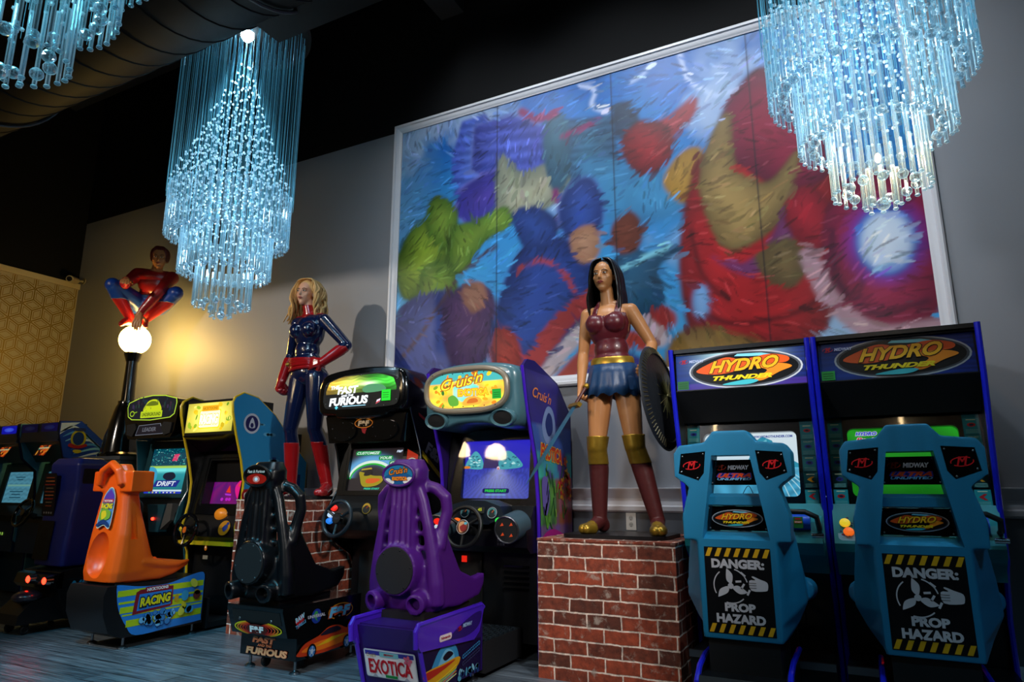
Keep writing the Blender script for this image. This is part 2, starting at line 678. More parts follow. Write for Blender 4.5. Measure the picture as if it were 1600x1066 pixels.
def brick_mat(name, axis):
    m = mat(name, '#7a3424', 0.75)
    nt, b = nodes(m)
    L = nt.links.new
    tc = nt.nodes.new('ShaderNodeTexCoord')
    sp = nt.nodes.new('ShaderNodeSeparateXYZ')
    cb = nt.nodes.new('ShaderNodeCombineXYZ')
    L(tc.outputs['Object'], sp.inputs[0])
    L(sp.outputs['X' if axis != 'x' else 'Y'], cb.inputs[0])
    L(sp.outputs['Z' if axis != 'z' else 'Y'], cb.inputs[1])
    wn = nt.nodes.new('ShaderNodeTexNoise')
    wn.inputs['Scale'].default_value = 14
    wn.inputs['Detail'].default_value = 4
    ad = nt.nodes.new('ShaderNodeVectorMath')
    ad.operation = 'MULTIPLY_ADD'
    ad.inputs[1].default_value = (0.016, 0.016, 0)
    L(tc.outputs['Object'], wn.inputs['Vector'])
    L(wn.outputs['Color'], ad.inputs[0])
    L(cb.outputs[0], ad.inputs[2])
    br = nt.nodes.new('ShaderNodeTexBrick')
    br.inputs['Scale'].default_value = 1.0
    br.inputs['Brick Width'].default_value = 0.205
    br.inputs['Row Height'].default_value = 0.076
    br.inputs['Mortar Size'].default_value = 0.0055
    br.inputs['Mortar Smooth'].default_value = 0.35
    br.inputs['Bias'].default_value = -0.1
    br.inputs['Color1'].default_value = (*hx('#98452c'), 1)
    br.inputs['Color2'].default_value = (*hx('#45291f'), 1)
    br.inputs['Mortar'].default_value = (*hx('#e6dace'), 1)
    L(ad.outputs[0], br.inputs['Vector'])
    n2 = nt.nodes.new('ShaderNodeTexNoise')
    n2.inputs['Scale'].default_value = 26
    n2.inputs['Detail'].default_value = 7
    n2.inputs['Roughness'].default_value = 0.7
    L(tc.outputs['Object'], n2.inputs['Vector'])
    ra = nt.nodes.new('ShaderNodeValToRGB')
    ra.color_ramp.elements[0].position = 0.30
    ra.color_ramp.elements[0].color = (0.45, 0.42, 0.42, 1)
    ra.color_ramp.elements[1].position = 0.72
    ra.color_ramp.elements[1].color = (1.7, 1.5, 1.4, 1)
    L(n2.outputs['Fac'], ra.inputs['Fac'])
    mx = nt.nodes.new('ShaderNodeMix')
    mx.data_type = 'RGBA'
    mx.blend_type = 'MULTIPLY'
    mx.inputs['Factor'].default_value = 1
    L(br.outputs['Color'], mx.inputs['A'])
    L(ra.outputs['Color'], mx.inputs['B'])
    n3 = nt.nodes.new('ShaderNodeTexNoise')
    n3.inputs['Scale'].default_value = 11
    n3.inputs['Detail'].default_value = 8
    n3.inputs['Roughness'].default_value = 0.75
    L(tc.outputs['Object'], n3.inputs['Vector'])
    r3 = nt.nodes.new('ShaderNodeValToRGB')
    r3.color_ramp.elements[0].position = 0.56
    r3.color_ramp.elements[0].color = (0, 0, 0, 1)
    r3.color_ramp.elements[1].position = 0.66
    r3.color_ramp.elements[1].color = (0.75, 0.75, 0.75, 1)
    L(n3.outputs['Fac'], r3.inputs['Fac'])
    m2 = nt.nodes.new('ShaderNodeMix')
    m2.data_type = 'RGBA'
    m2.inputs['B'].default_value = (*hx('#b8a89a'), 1)
    L(r3.outputs['Color'], m2.inputs['Factor'])
    L(mx.outputs['Result'], m2.inputs['A'])
    L(m2.outputs['Result'], b.inputs['Base Color'])
    bp = nt.nodes.new('ShaderNodeBump')
    bp.inputs['Strength'].default_value = 0.6
    bp.inputs['Distance'].default_value = 0.006
    inv = nt.nodes.new('ShaderNodeMath')
    inv.operation = 'SUBTRACT'
    inv.inputs[0].default_value = 1
    L(br.outputs['Fac'], inv.inputs[1])
    L(inv.outputs[0], bp.inputs['Height'])
    L(bp.outputs['Normal'], b.inputs['Normal'])
    return m


M['floor'] = floor_mat()
M['wall_grey'] = mat('grey_wall_paint', '#8d8f95', 0.55, bump=0.03, bscale=90)
M['dark_paint'] = mat('black_ceiling_paint', '#08090b', 0.8, spec=0.2)
M['joist'] = mat('black_joist_paint', '#24272d', 0.6)
M['duct'] = mat('dark_duct_metal', '#0b0a0a', 0.6, 0.0, spec=0.12)
M['paper'] = mat('cream_wallpaper', '#a89c7e', 0.5)
M['gold_line'] = mat('gold_foil', '#8f7426', 0.35, 0.5)
M['dado'] = mat('lower_wall_paint', '#5d6168', 0.5)


def struct(mb, name, m, parent=None):
    o = mb.build(name, m, parent)
    if parent is None: o['kind'] = 'structure'
    return o


struct(MB().box(LEFT_X - 0.2, RIGHT_X, FRONT_Y, WALL_Y + 0.2, -0.1, 0, 0), 'floor', M['floor'])
b = MB()
b.box(LEFT_X - 0.2, RIGHT_X, WALL_Y, WALL_Y + 0.15, 0, 0.98, 0, mi=2)
b.box(LEFT_X - 0.2, RIGHT_X, WALL_Y, WALL_Y + 0.15, 0.98, DARK_Z, 0)
b.box(LEFT_X - 0.2, RIGHT_X, WALL_Y, WALL_Y + 0.15, DARK_Z, CEIL, 0, mi=1)
struct(b, 'wall_back', [M['wall_grey'], M['dark_paint'], M['dado']])
PAPER_Z = 3.57
b = MB()
b.box(LEFT_X - 0.15, LEFT_X, FRONT_Y, WALL_Y, 0, PAPER_Z, 0)
b.box(LEFT_X - 0.15, LEFT_X - 0.02, FRONT_Y, WALL_Y, PAPER_Z, CEIL, 0, mi=1)
wl = struct(b, 'wall_left', [M['paper'], M['dark_paint']])
# gold lines of the wallpaper: nested rhombi of a tumbling-block pattern
b = bmesh.new()
S = 0.135
def gold_seg(p, q, wd=0.0032):
    p, q = Vector((p[0], p[1])), Vector((q[0], q[1]))
    d = (q - p).normalized()
    n = Vector((-d.y, d.x)) * wd
    vs = []
    for v in (p + n, q + n, q - n, p - n):
        if not (0.2 < v.x < WALL_Y - 0.01 and 0.4 < v.y < PAPER_Z - 0.02): return
        vs.append((LEFT_X + 0.0015, v.x, v.y))
    b.faces.new([b.verts.new(v) for v in vs])
ex = S * math.sqrt(3)
for j in range(-1, 20):
    for i in range(-1, 22):
        cx, cy = i * ex + (j % 2) * ex / 2, 0.3 + j * 1.5 * S
        for k in range(3):
            a0 = R(30 + 120 * k)
            A = Vector((cx, cy))
            B1 = A + Vector((math.cos(a0), math.sin(a0))) * S
            B2 = A + Vector((math.cos(a0 + R(120)), math.sin(a0 + R(120)))) * S
            Cc = B1 + B2 - A
            mid = (A + Cc) / 2
            for f in (0.95, 0.62):
                q = [mid + (v - mid) * f for v in (A, B1, Cc, B2)]
                for s in range(4): gold_seg(q[s], q[(s + 1) % 4])
me = bpy.data.meshes.new('gold_pattern')
b.to_mesh(me); b.free()
link('gold_pattern', me, wl, [M['gold_line']])
struct(MB().box(LEFT_X - 0.02, LEFT_X + 0.03, FRONT_Y, WALL_Y, PAPER_Z - 0.05, PAPER_Z + 0.02, 0.006), 'trim_2', mat('cream_trim', '#b8ac8c', 0.5))
struct(MB().box(RIGHT_X, RIGHT_X + 0.15, FRONT_Y, WALL_Y, 0, CEIL, 0), 'wall_right', M['wall_grey'])
struct(MB().box(LEFT_X, RIGHT_X, FRONT_Y - 0.15, FRONT_Y, 0, CEIL, 0), 'wall_front', M['dark_paint'])
# ribbed black roof deck
b = MB()
b.box(LEFT_X - 0.2, RIGHT_X, FRONT_Y, WALL_Y + 0.15, CEIL + 0.04, CEIL + 0.15, 0)
x = LEFT_X
while x < RIGHT_X:
    b.box(x, x + 0.10, FRONT_Y, WALL_Y, CEIL, CEIL + 0.05, 0)
    x += 0.24
struct(b, 'ceiling', M['dark_paint'])
# open-web steel joists under the deck
for y in (0.2, 1.7, 3.2, 4.3):
    b = MB()
    b.box(LEFT_X, RIGHT_X, y - 0.05, y + 0.05, CEIL - 0.06, CEIL - 0.001, 0.004)
    b.box(LEFT_X, RIGHT_X, y - 0.05, y + 0.05, CEIL - 0.56, CEIL - 0.50, 0.004)
    x = LEFT_X + 0.2
    while x < RIGHT_X - 0.7:
        b.tube([(x, y, CEIL - 0.53), (x + 0.3, y, CEIL - 0.03), (x + 0.6, y, CEIL - 0.53)], 0.014, 6)
        x += 0.6
    struct(b, 'ceiling_joist', M['joist'])
b = MB()
b.box(-3.2, -2.95, FRONT_Y, WALL_Y, CEIL - 0.92, CEIL - 0.57, 0.01)
struct(b, 'ceiling_beam', M['joist'])
# chair rail
rail = [(4.7, 0.905), (4.69, 0.905), (4.675, 0.918), (4.672, 0.945), (4.682, 0.955), (4.684, 1.0), (4.674, 1.012),
        (4.668, 1.04), (4.652, 1.058), (4.65, 1.07), (4.7, 1.072)]
struct(MB().prism(rail, LEFT_X, RIGHT_X, 'x', 0), 'trim_1', M['white_paint'])
struct(MB().prism([(4.7, 0), (4.68, 0), (4.68, 0.10), (4.69, 0.13), (4.7, 0.135)], LEFT_X, RIGHT_X, 'x', 0), 'baseboard_back', M['white_paint'])

# spiral duct
duct = thing('air_duct', 'large dark round air duct running under the ceiling above the chandeliers', 'duct', (0, 1.9, 4.02))
b = MB()
prof = []
x = LEFT_X + 0.03
while x < RIGHT_X - 0.03:
    prof += [(0.546, x), (0.546, x + 0.20), (0.552, x + 0.205), (0.552, x + 0.225), (0.546, x + 0.23)]
    x += 0.24
b.lathe(prof, 40, Matrix.Rotation(R(90), 4, 'Y'))
b.build('duct_shell', M['duct'], duct)
b = MB()
b.box(-2.78, -1.9, 0.15, 0.52, -0.42, -0.05, 0.01)
b.build('branch_box', M['duct'], duct)
for sx in (-7.5, -5.0, -2.5, 0.0, 2.5):
    b = MB()
    b.box(sx - 0.02, sx + 0.02, -0.575, -0.553, 0, CEIL - 4.02 - 0.001, 0.002)
    b.box(sx - 0.02, sx + 0.02, 0.553, 0.575, 0, CEIL - 4.02 - 0.001, 0.002)
    b.torus((sx, 0, 0), 0.563, 0.010, 'x', 48, 6)
    b.build('hanger_strap', M['joist'], duct)

# smoke detector on the beam face, camera in the corner, wall outlet
p = at(157, 167, 3.2)
sd = thing('smoke_detector', 'small pale round detector under the dark ceiling near left chandelier', 'detector', (p.x, 3.2, CEIL - 0.56))
b = MB(); b.lathe([(0.0, 0), (0.055, 0), (0.06, -0.02), (0.045, -0.05), (0.0, -0.052)], 24)
b.build('detector_body', mat('pale_plastic', '#d0c8b0', 0.4), sd)
sc = thing('security_camera', 'small beige bullet security camera in the corner beside the gold wallpaper', 'camera', (-8.52, 4.62, 3.6))
b = MB()
b.cyl((0, -0.02, 0), (0.12, -0.16, -0.03), 0.042, 0.042, 20, 0.006)
b.build('camera_body', mat('beige_plastic', '#a49a80', 0.45), sc)
b = MB(); b.cyl((0.118, -0.158, -0.03), (0.125, -0.166, -0.032), 0.030, 0.030, 20)
b.build('lens', M['black_gloss'], sc)
b = MB(); b.cyl((0, 0.078, 0.02), (0, -0.02, 0), 0.016, 0.016, 12); b.cyl((0, 0.079, 0.02), (0, 0.068, 0.02), 0.04, 0.04, 16)
b.build('bracket', mat('beige_bracket', '#8a826c', 0.5), sc)
o1 = at(986.5, 815, 4.7)
ol = thing('wall_outlet', 'white double power outlet on the wall below the chair rail', 'outlet', (o1.x, 4.7, o1.z))
MB().box(-0.036, 0.036, -0.007, -0.0005, -0.058, 0.058, 0.003).build('cover_plate', mat('outlet_white', '#d8d6d0', 0.35), ol)
for dz in (-0.022, 0.022):
    a = Art(); a.ell(0, 0, 0.016, 0.017, '#b8b6b0')
    for dx in (-0.006, 0.006): a.rect(dx - 0.0012, -0.002, dx + 0.0012, 0.008, '#101010', 2)
    a.ell(0, -0.009, 0.003, 0.003, '#101010', z=2)
    a.build('socket', M['print'], ol, front(0, -0.0075, dz))

# ------------------------------------------------------------------ the wall mural (an abstract composition)
MX0, MX1, MZ0, MZ1 = -3.69, 0.577, 1.83, 4.465
FWID = 0.085
mural = thing('wall_mural', 'huge colourful painted mural in a white frame filling the back wall', 'mural', (0, WALL_Y, 0))


def frame_side(name, p, q):
    prof = [(0, 0), (0, 0.03), (0.012, 0.042), (0.03, 0.042), (0.038, 0.03), (0.06, 0.026), (0.068, 0.018), (0.085, 0.014), (0.085, 0)]
    # p,q outer corners, mitred
    P, Q = Vector((p[0], 0, p[1])), Vector((q[0], 0, q[1]))
    d = (Q - P).normalized()
    inn = Vector((-d.z, 0, d.x))
    secs = []
    for end, s in ((P, 1), (Q, -1)):
        secs.append([end + inn * a + d * a * s + Vector((0, -h - 0.001, 0)) for a, h in prof])
    return MB().loft(secs, True, True).build(name, M['white_paint'], mural)


frame_side('frame_rail', (MX0, MZ0), (MX1, MZ0))
frame_side('frame_rail', (MX1, MZ0), (MX1, MZ1))
frame_side('frame_rail', (MX1, MZ1), (MX0, MZ1))
frame_side('frame_rail', (MX0, MZ1), (MX0, MZ0))


def fbm(X, Y, seed, octs=5, f0=1.0):
    rg = np.random.RandomState(seed)
    out = np.zeros_like(X)
    amp, tot, f = 1.0, 0.0, f0
    for o in range(octs):
        g = rg.rand(64, 64)
        x, y = X * f + o * 7.3, Y * f + o * 3.1
        xi, yi = np.floor(x).astype(int), np.floor(y).astype(int)
        fx, fy = x - xi, y - yi
        fx, fy = fx * fx * (3 - 2 * fx), fy * fy * (3 - 2 * fy)
        a, bb = g[yi % 64, xi % 64], g[yi % 64, (xi + 1) % 64]
        c, d = g[(yi + 1) % 64, xi % 64], g[(yi + 1) % 64, (xi + 1) % 64]
        out += amp * ((a * (1 - fx) + bb * fx) * (1 - fy) + (c * (1 - fx) + d * fx) * fy)
        tot += amp
        amp *= 0.55
        f *= 2.03
    return out / tot


def paint_mural():
    x0, x1, z0, z1 = MX0 + 0.07, MX1 - 0.07, MZ0 + 0.07, MZ1 - 0.07
    nx, nz = 440, 264
    xs, zs = np.linspace(x0, x1, nx + 1), np.linspace(z0, z1, nz + 1)
    X, Z = np.meshgrid(xs, zs)
    U, V = (X - x0) / (x1 - x0), (Z - z0) / (z1 - z0)
    W1 = fbm(X, Z, 3, 6, 1.4)
    W2 = fbm(X * 1.0, Z * 1.0, 9, 5, 5.0)
    H = lambda s: np.array(hx(s))
    mixc = lambda A, B, t: A * (1 - t[..., None]) + B * t[..., None]
    sky = mixc(np.broadcast_to(H('#3f9fd8'), X.shape + (3,)), H('#1560b0'), np.clip(V * 1.2 - 0.1 + (W1 - 0.5) * 0.9, 0, 1))
    sky = mixc(sky, H('#7db4d8'), np.clip((0.12 - U) * 5, 0, 0.6) * np.clip(V * 1.5, 0, 1))
    cl = np.clip((W1 - 0.56) * 6, 0, 1)
    img = mixc(sky, H('#c4d6ea'), cl * 0.55)

    def sdf(pts):
        P = np.array([(p.x, p.y) for p in pts])
        d = np.full(X.shape, 1e9)
        ins = np.zeros(X.shape, bool)
        n = len(P)
        for i in range(n):
            a, c = P[i], P[(i + 1) % n]
            e = c - a
            t = np.clip(((X - a[0]) * e[0] + (Z - a[1]) * e[1]) / max(1e-9, e @ e), 0, 1)
            d = np.minimum(d, np.hypot(X - a[0] - t * e[0], Z - a[1] - t * e[1]))
            if abs(e[1]) > 1e-12:
                cr = ((a[1] > Z) != (c[1] > Z)) & (X < e[0] * (Z - a[1]) / e[1] + a[0])
                ins ^= cr
        return np.where(ins, -d, d)

    def shape(px, c, c2=None, soft=0.012, rim=None, smooth=True, stripes=0, noise=0.35, alpha=1.0):
        nonlocal img
        pts = [at(u, v, WALL_Y) for u, v in px]
        pts = [Vector((p.x, p.z, 0)) for p in pts]
        if smooth: pts = catmull(pts, 5, True)
        s = sdf(pts)
        a = np.clip(0.5 - s / soft, 0, 1) * alpha
        ramp = np.clip(-s / 0.28, 0, 1)
        base = mixc(np.broadcast_to(H(c), X.shape + (3,)), H(c2 or c), ramp)
        base = base * (1 + (W2 - 0.5)[..., None] * 2 * noise)
        if stripes:
            st = (np.sin((Z * 1.0 + X * 0.12) * stripes) > 0.2).astype(float)
            base = mixc(base, base * 1.9 + 0.02, st * 0.8)
        if rim:
            base = mixc(base, H(rim), np.exp(-(s / 0.012) ** 2) * 0.8)
        img = mixc(img, np.clip(base, 0, 1), a)

    def band(px, wd, c, **k):
        pts = [at(u, v, WALL_Y) for u, v in px]
        pp = catmull([Vector((p.x, p.z, 0)) for p in pts], 8)
        nonlocal img
        d = np.full(X.shape, 1e9)
        for a, e in zip(pp, pp[1:]):
            ex_, ez_ = e.x - a.x, e.y - a.y
            t = np.clip(((X - a.x) * ex_ + (Z - a.y) * ez_) / max(1e-9, ex_ * ex_ + ez_ * ez_), 0, 1)
            d = np.minimum(d, np.hypot(X - a.x - t * ex_, Z - a.y - t * ez_))
        al = np.clip(0.5 - (d - wd / 2) / k.get('soft', 0.01), 0, 1) * k.get('alpha', 1)
        img = mixc(img, np.broadcast_to(H(c), X.shape + (3,)) * (1 + (W2 - 0.5)[..., None] * 0.5), al)

    # slanted towers at the upper left
    shape([(706, 250), (722, 190), (760, 178), (800, 300), (790, 340), (712, 340)], '#2a3f92', '#4a66b8', smooth=False, stripes=70)
    shape([(740, 196), (800, 178), (870, 205), (880, 262), (800, 292), (735, 270)], '#232c78', '#3a4aa0', smooth=False, stripes=55, rim='#7f8fd8')
    shape([(880, 188), (962, 180), (968, 262), (900, 292), (872, 270)], '#123a5c', '#205a7a', smooth=False, stripes=90)
    shape([(715, 300), (790, 262), (800, 322), (728, 350)], '#2b2a80', '#4a3a98', rim='#8f86e0')
    shape([(912, 250), (1050, 270), (1080, 330), (990, 350), (930, 330)], '#2d6f9c', '#3f8ab4', soft=0.08, alpha=0.8)
    # cream and magenta petals
    shape([(782, 240), (815, 268), (872, 250), (892, 292), (850, 330), (800, 345), (775, 322)], '#6d7668', '#b4b096', rim='#4a5a50')
    shape([(850, 200), (876, 178), (892, 210), (888, 280), (866, 300), (852, 262)], '#27506a', '#3a6a80')
    band([(815, 175), (842, 186), (868, 178)], 0.07, '#7c1f58')
    band([(880, 214), (910, 200), (935, 188)], 0.05, '#7c1f58')
    band([(868, 300), (876, 330), (868, 360)], 0.06, '#7c2f68')
    shape([(958, 168), (985, 160), (1000, 190), (990, 225), (964, 212)], '#22344e', '#3a5876')
    shape([(990, 196), (1036, 186), (1088, 150), (1080, 190), (1040, 218), (1010, 214)], '#8c2030', '#b4454a', rim='#6a1828')
    band([(905, 134), (930, 142), (925, 165), (950, 176)], 0.022, '#dfe8ff')
    band([(1062, 84), (1070, 112), (1078, 128), (1098, 140)], 0.02, '#dfe8ff')
    band([(1020, 96), (1006, 116), (985, 130)], 0.016, '#cfe0ff')
    band([(1098, 140), (1120, 150), (1150, 140)], 0.012, '#cfe0ff')
    # green boulders
    shape([(622, 400), (650, 350), (690, 336), (706, 372), (690, 430), (640, 470), (622, 450)], '#3d5a1c', '#93ad36', rim='#2c4414')
    shape([(668, 322), (690, 306), (716, 330), (712, 372), (690, 392), (668, 368)], '#40601e', '#8aa83a', rim='#24380f')
    shape([(706, 360), (744, 344), (790, 322), (800, 352), (760, 378), (730, 420), (700, 440)], '#46681f', '#8fab3c', rim='#2c4414')
    shape([(660, 420), (706, 410), (716, 456), (690, 500), (656, 490)], '#3f5e1e', '#86a238')
    # violet hills below
    shape([(622, 490), (680, 455), (735, 470), (740, 560), (690, 600), (618, 600)], '#26306a', '#3c4a8c')
    shape([(690, 480), (735, 440), (772, 460), (775, 540), (730, 585), (700, 560)], '#3a2248', '#5a3560')
    band([(628, 560), (660, 520), (720, 430), (775, 386)], 0.035, '#4a3038')
    shape([(724, 450), (752, 440), (762, 470), (742, 490), (726, 478)], '#8a5a48', '#b88468')
    # navy petals and red bands in the middle
    shape([(770, 505), (800, 410), (850, 366), (915, 390), (935, 450), (915, 520), (850, 575), (775, 560)], '#0d2058', '#22408c', rim='#4a6ab8')
    shape([(800, 335), (835, 322), (872, 345), (862, 385), (822, 392)], '#10265c', '#2a4a98')
    shape([(872, 320), (892, 286), (925, 276), (944, 312), (938, 362), (900, 378), (876, 360)], '#0e2560', '#2a4fa4', rim='#5a86d8')
    shape([(892, 366), (928, 352), (938, 392), (918, 412), (898, 402)], '#96684e', '#c09478')
    band([(812, 420), (846, 408), (880, 425), (905, 470)], 0.03, '#b03a34')
    shape([(772, 520), (800, 515), (816, 555), (802, 590), (768, 585)], '#7c2018', '#b4402e')
    band([(815, 600), (850, 540), (905, 480), (975, 462), (1040, 500)], 0.17, '#9c3030')
    band([(842, 604), (878, 552), (930, 505), (990, 498), (1032, 530)], 0.12, '#c3b2b8')
    band([(872, 604), (905, 566), (950, 530), (1010, 535)], 0.13, '#a83a30')
    shape([(905, 600), (935, 560), (980, 550), (1030, 580), (1030, 604)], '#2c2a78', '#4a4aa0')
    # teal drift at centre right
    shape([(955, 410), (985, 385), (1015, 395), (1040, 380), (1060, 392), (1030, 420), (1040, 470), (990, 500), (952, 470)], '#16405f', '#2a6488')
    shape([(958, 350), (985, 330), (1004, 352), (1000, 385), (972, 398), (956, 380)], '#5c281c', '#8c4630')
    band([(972, 420), (1008, 402), (1048, 385)], 0.03, '#8fe0f4')
    # crimson and gold swirls on the right
    shape([(970, 225), (1000, 188), (1040, 196), (1056, 228), (1030, 268), (990, 268)], '#5c0c18', '#a81e28', rim='#2c0408')
    shape([(1036, 282), (1062, 240), (1096, 232), (1092, 290), (1070, 318), (1050, 308)], '#8a6420', '#c89a44')
    shape([(1070, 320), (1105, 230), (1190, 190), (1300, 250), (1335, 370), (1310, 470), (1260, 540), (1100, 548), (1062, 440)], '#6c0e16', '#b01c22', rim='#3c0408')
    shape([(1118, 210), (1150, 140), (1196, 104), (1262, 160), (1300, 260), (1240, 300), (1160, 262)], '#5a0a2c', '#8c1838', rim='#2a0414')
    shape([(1092, 300), (1108, 216), (1140, 176), (1152, 260), (1200, 284), (1250, 230), (1232, 320), (1190, 374), (1130, 388)], '#6f5a34', '#b8975a', rim='#3a2c14')
    shape([(1110, 400), (1160, 412), (1205, 370), (1238, 300), (1260, 330), (1220, 400), (1170, 432)], '#6a2a5e', '#a05a98')
    shape([(1180, 400), (1230, 370), (1262, 410), (1240, 450), (1200, 440)], '#5c4a2c', '#94784a')
    shape([(1040, 560), (1060, 520), (1110, 512), (1210, 540), (1260, 566), (1060, 580)], '#7c5c2c', '#b08a48')
    band([(1072, 470), (1140, 505), (1240, 490), (1300, 450)], 0.03, '#4a0610')
    band([(1080, 360), (1098, 430), (1140, 470)], 0.025, '#4a0610')
    shape([(1225, 320), (1262, 288), (1305, 330), (1312, 372), (1270, 392), (1232, 360)], '#780c20', '#c02030', rim='#3c0610')
    shape([(1290, 330), (1350, 268), (1440, 270), (1470, 330), (1474, 470), (1420, 530), (1330, 515), (1290, 440)], '#6a0c30', '#a01c48', rim='#3a0620')
    band([(1262, 400), (1300, 470), (1370, 520), (1470, 510)], 0.11, '#b8909c')
    band([(1300, 360), (1310, 440), (1370, 490), (1450, 470)], 0.035, '#4a0a2c')
    band([(1440, 380), (1474, 384)], 0.02, '#4a0a3c')
    band([(1350, 430), (1338, 480)], 0.02, '#3c0a2c')
    shape(circ(1385, 377, 60, 64, 24), '#6a2a9c', '#3c5cc8', soft=0.12)
    shape(circ(1385, 377, 48, 54, 24), '#1c62c0', '#3a8ae0', soft=0.02)
    shape(circ(1385, 377, 40, 45, 24), '#c8dcf4', '#f0f6ff', soft=0.05, noise=0.12)
    shape(circ(1095, 472, 19, 34, 24), '#8c1c24', '#1c62c0', soft=0.02)
    shape(circ(1096, 472, 13, 27, 24), '#6aa4e0', '#d8e8fa', soft=0.03, noise=0.15)
    # the whole thing is laid in with loose brush strokes over soft colour fields
    def blur(A, n):
        for _ in range(n):
            A = (np.pad(A, ((1, 1), (0, 0), (0, 0)), 'edge')[:-2] + A * 2 + np.pad(A, ((1, 1), (0, 0), (0, 0)), 'edge')[2:]) / 4
            A = (np.pad(A, ((0, 0), (1, 1), (0, 0)), 'edge')[:, :-2] + A * 2 + np.pad(A, ((0, 0), (1, 1), (0, 0)), 'edge')[:, 2:]) / 4
        return A
    src = np.clip(img * 0.95, 0, 1)
    img = blur(src, 4)
    ang = fbm(X, Z, 21, 3, 0.9) * 9.0 + fbm(X, Z, 5, 2, 2.6) * 2.0
    rg = np.random.RandomState(77)
    dx, dz = (x1 - x0) / nx, (z1 - z0) / nz
    for k in range(3600):
        big = k < 1100
        i, j = rg.randint(0, nx + 1), rg.randint(0, nz + 1)
        L = rg.uniform(0.07, 0.15) if big else rg.uniform(0.04, 0.13)
        wd = rg.uniform(0.020, 0.045) if big else rg.uniform(0.006, 0.020)
        th = ang[j, i] + rg.uniform(-0.3, 0.3)
        cx_, cz_ = X[j, i], Z[j, i]
        base = src[min(nz, max(0, j + rg.randint(-3, 4))), min(nx, max(0, i + rg.randint(-3, 4)))]
        lum = rg.choice([0.65, 0.8, 0.95, 1.05, 1.2]) if big else rg.choice([0.35, 0.6, 0.9, 1.2, 1.6])
        c = np.clip(base * lum * (1 + rg.uniform(-0.12, 0.12, 3)) + (0.03 if lum > 1.4 else 0), 0, 1)
        m = int((L * .6 + wd) / dx) + 2
        i0, i1, j0, j1 = max(0, i - m), min(nx + 1, i + m + 1), max(0, j - m), min(nz + 1, j + m + 1)
        u = (X[j0:j1, i0:i1] - cx_) * math.cos(th) + (Z[j0:j1, i0:i1] - cz_) * math.sin(th)
        v = -(X[j0:j1, i0:i1] - cx_) * math.sin(th) + (Z[j0:j1, i0:i1] - cz_) * math.cos(th)
        v = v + 1.2 * u * u * rg.uniform(-1, 1)
        tw = wd * 0.5 * np.sqrt(np.clip(1 - (u / (L * .5)) ** 2, 0, 1))
        al = np.clip((tw - np.abs(v)) / 0.006 + 0.5, 0, 1) * (np.abs(u) < L * .5) * rg.uniform(0.55, 0.95)
        img[j0:j1, i0:i1] = mixc(img[j0:j1, i0:i1], c, al)
    # panel joints of the wallpaper
    for u, v in ((777, 300), (961, 300), (1185, 300)):
        jx = at(u, v, WALL_Y).x
        img = mixc(img, H('#181420'), np.exp(-((X - jx) / 0.006) ** 2) * 0.75)
    img = np.clip(img, 0, 1)
    P = np.stack([X.ravel(), np.full(X.size, -0.006), Z.ravel()], 1)
    idx = np.arange((nx + 1) * (nz + 1)).reshape(nz + 1, nx + 1)
    Fq = np.stack([idx[:-1, :-1], idx[:-1, 1:], idx[1:, 1:], idx[1:, :-1]], -1).reshape(-1, 4)
    me = bpy.data.meshes.new('painted_panel')
    me.vertices.add(len(P)); me.vertices.foreach_set('co', P.ravel().astype(np.float32))
    me.loops.add(Fq.size); me.loops.foreach_set('vertex_index', Fq.ravel().astype(np.int32))
    me.polygons.add(len(Fq)); me.polygons.foreach_set('loop_start', np.arange(0, Fq.size, 4, dtype=np.int32))
    me.update(calc_edges=True)
    a = me.color_attributes.new('Col', 'FLOAT_COLOR', 'POINT')
    c4 = np.ones((X.size, 4), np.float32); c4[:, :3] = img.reshape(-1, 3)
    a.data.foreach_set('color', c4.ravel())
    link('painted_panel', me, mural, [artmat('mural_print', 0, 0.42)])


paint_mural()

# ------------------------------------------------------------------ chandeliers
def crystal(name, tint, tr, gloss, edge=True):
    """cut crystal: clear face-on, bright at its edges, with sharp highlights"""
    m = bpy.data.materials.new(name)
    m.use_nodes = True
    nt = m.node_tree
    nt.nodes.remove(nt.nodes['Principled BSDF'])
    out = nt.nodes['Material Output']
    N, L = nt.nodes.new, nt.links.new
    d, t, tp, g = N('ShaderNodeBsdfDiffuse'), N('ShaderNodeBsdfTranslucent'), N('ShaderNodeBsdfTransparent'), N('ShaderNodeBsdfGlossy')
    for s in (d, t): s.inputs['Color'].default_value = (*tint, 1)
    tp.inputs['Color'].default_value = (0.86, 0.95, 1.0, 1)
    g.inputs['Color'].default_value = (1, 1, 1, 1)
    g.inputs['Roughness'].default_value = 0.05
    m1, m2, m3 = N('ShaderNodeMixShader'), N('ShaderNodeMixShader'), N('ShaderNodeMixShader')
    m1.inputs[0].default_value = 0.5
    L(d.outputs[0], m1.inputs[1]); L(t.outputs[0], m1.inputs[2])
    if edge:
        lw = N('ShaderNodeLayerWeight')
        lw.inputs['Blend'].default_value = 0.55
        mr = N('ShaderNodeMapRange')
        mr.inputs['From Min'].default_value = 0.15
        mr.inputs['From Max'].default_value = 0.85
        mr.inputs['To Min'].default_value = min(0.95, tr + 0.18)
        mr.inputs['To Max'].default_value = max(0.0, tr - 0.45)
        L(lw.outputs['Facing'], mr.inputs['Value'])
        L(mr.outputs['Result'], m2.inputs[0])
    else:
        m2.inputs[0].default_value = tr
    L(m1.outputs[0], m2.inputs[1]); L(tp.outputs[0], m2.inputs[2])
    m3.inputs[0].default_value = gloss
    L(m2.outputs[0], m3.inputs[1]); L(g.outputs[0], m3.inputs[2])
    L(m3.outputs[0], out.inputs['Surface'])
    return m


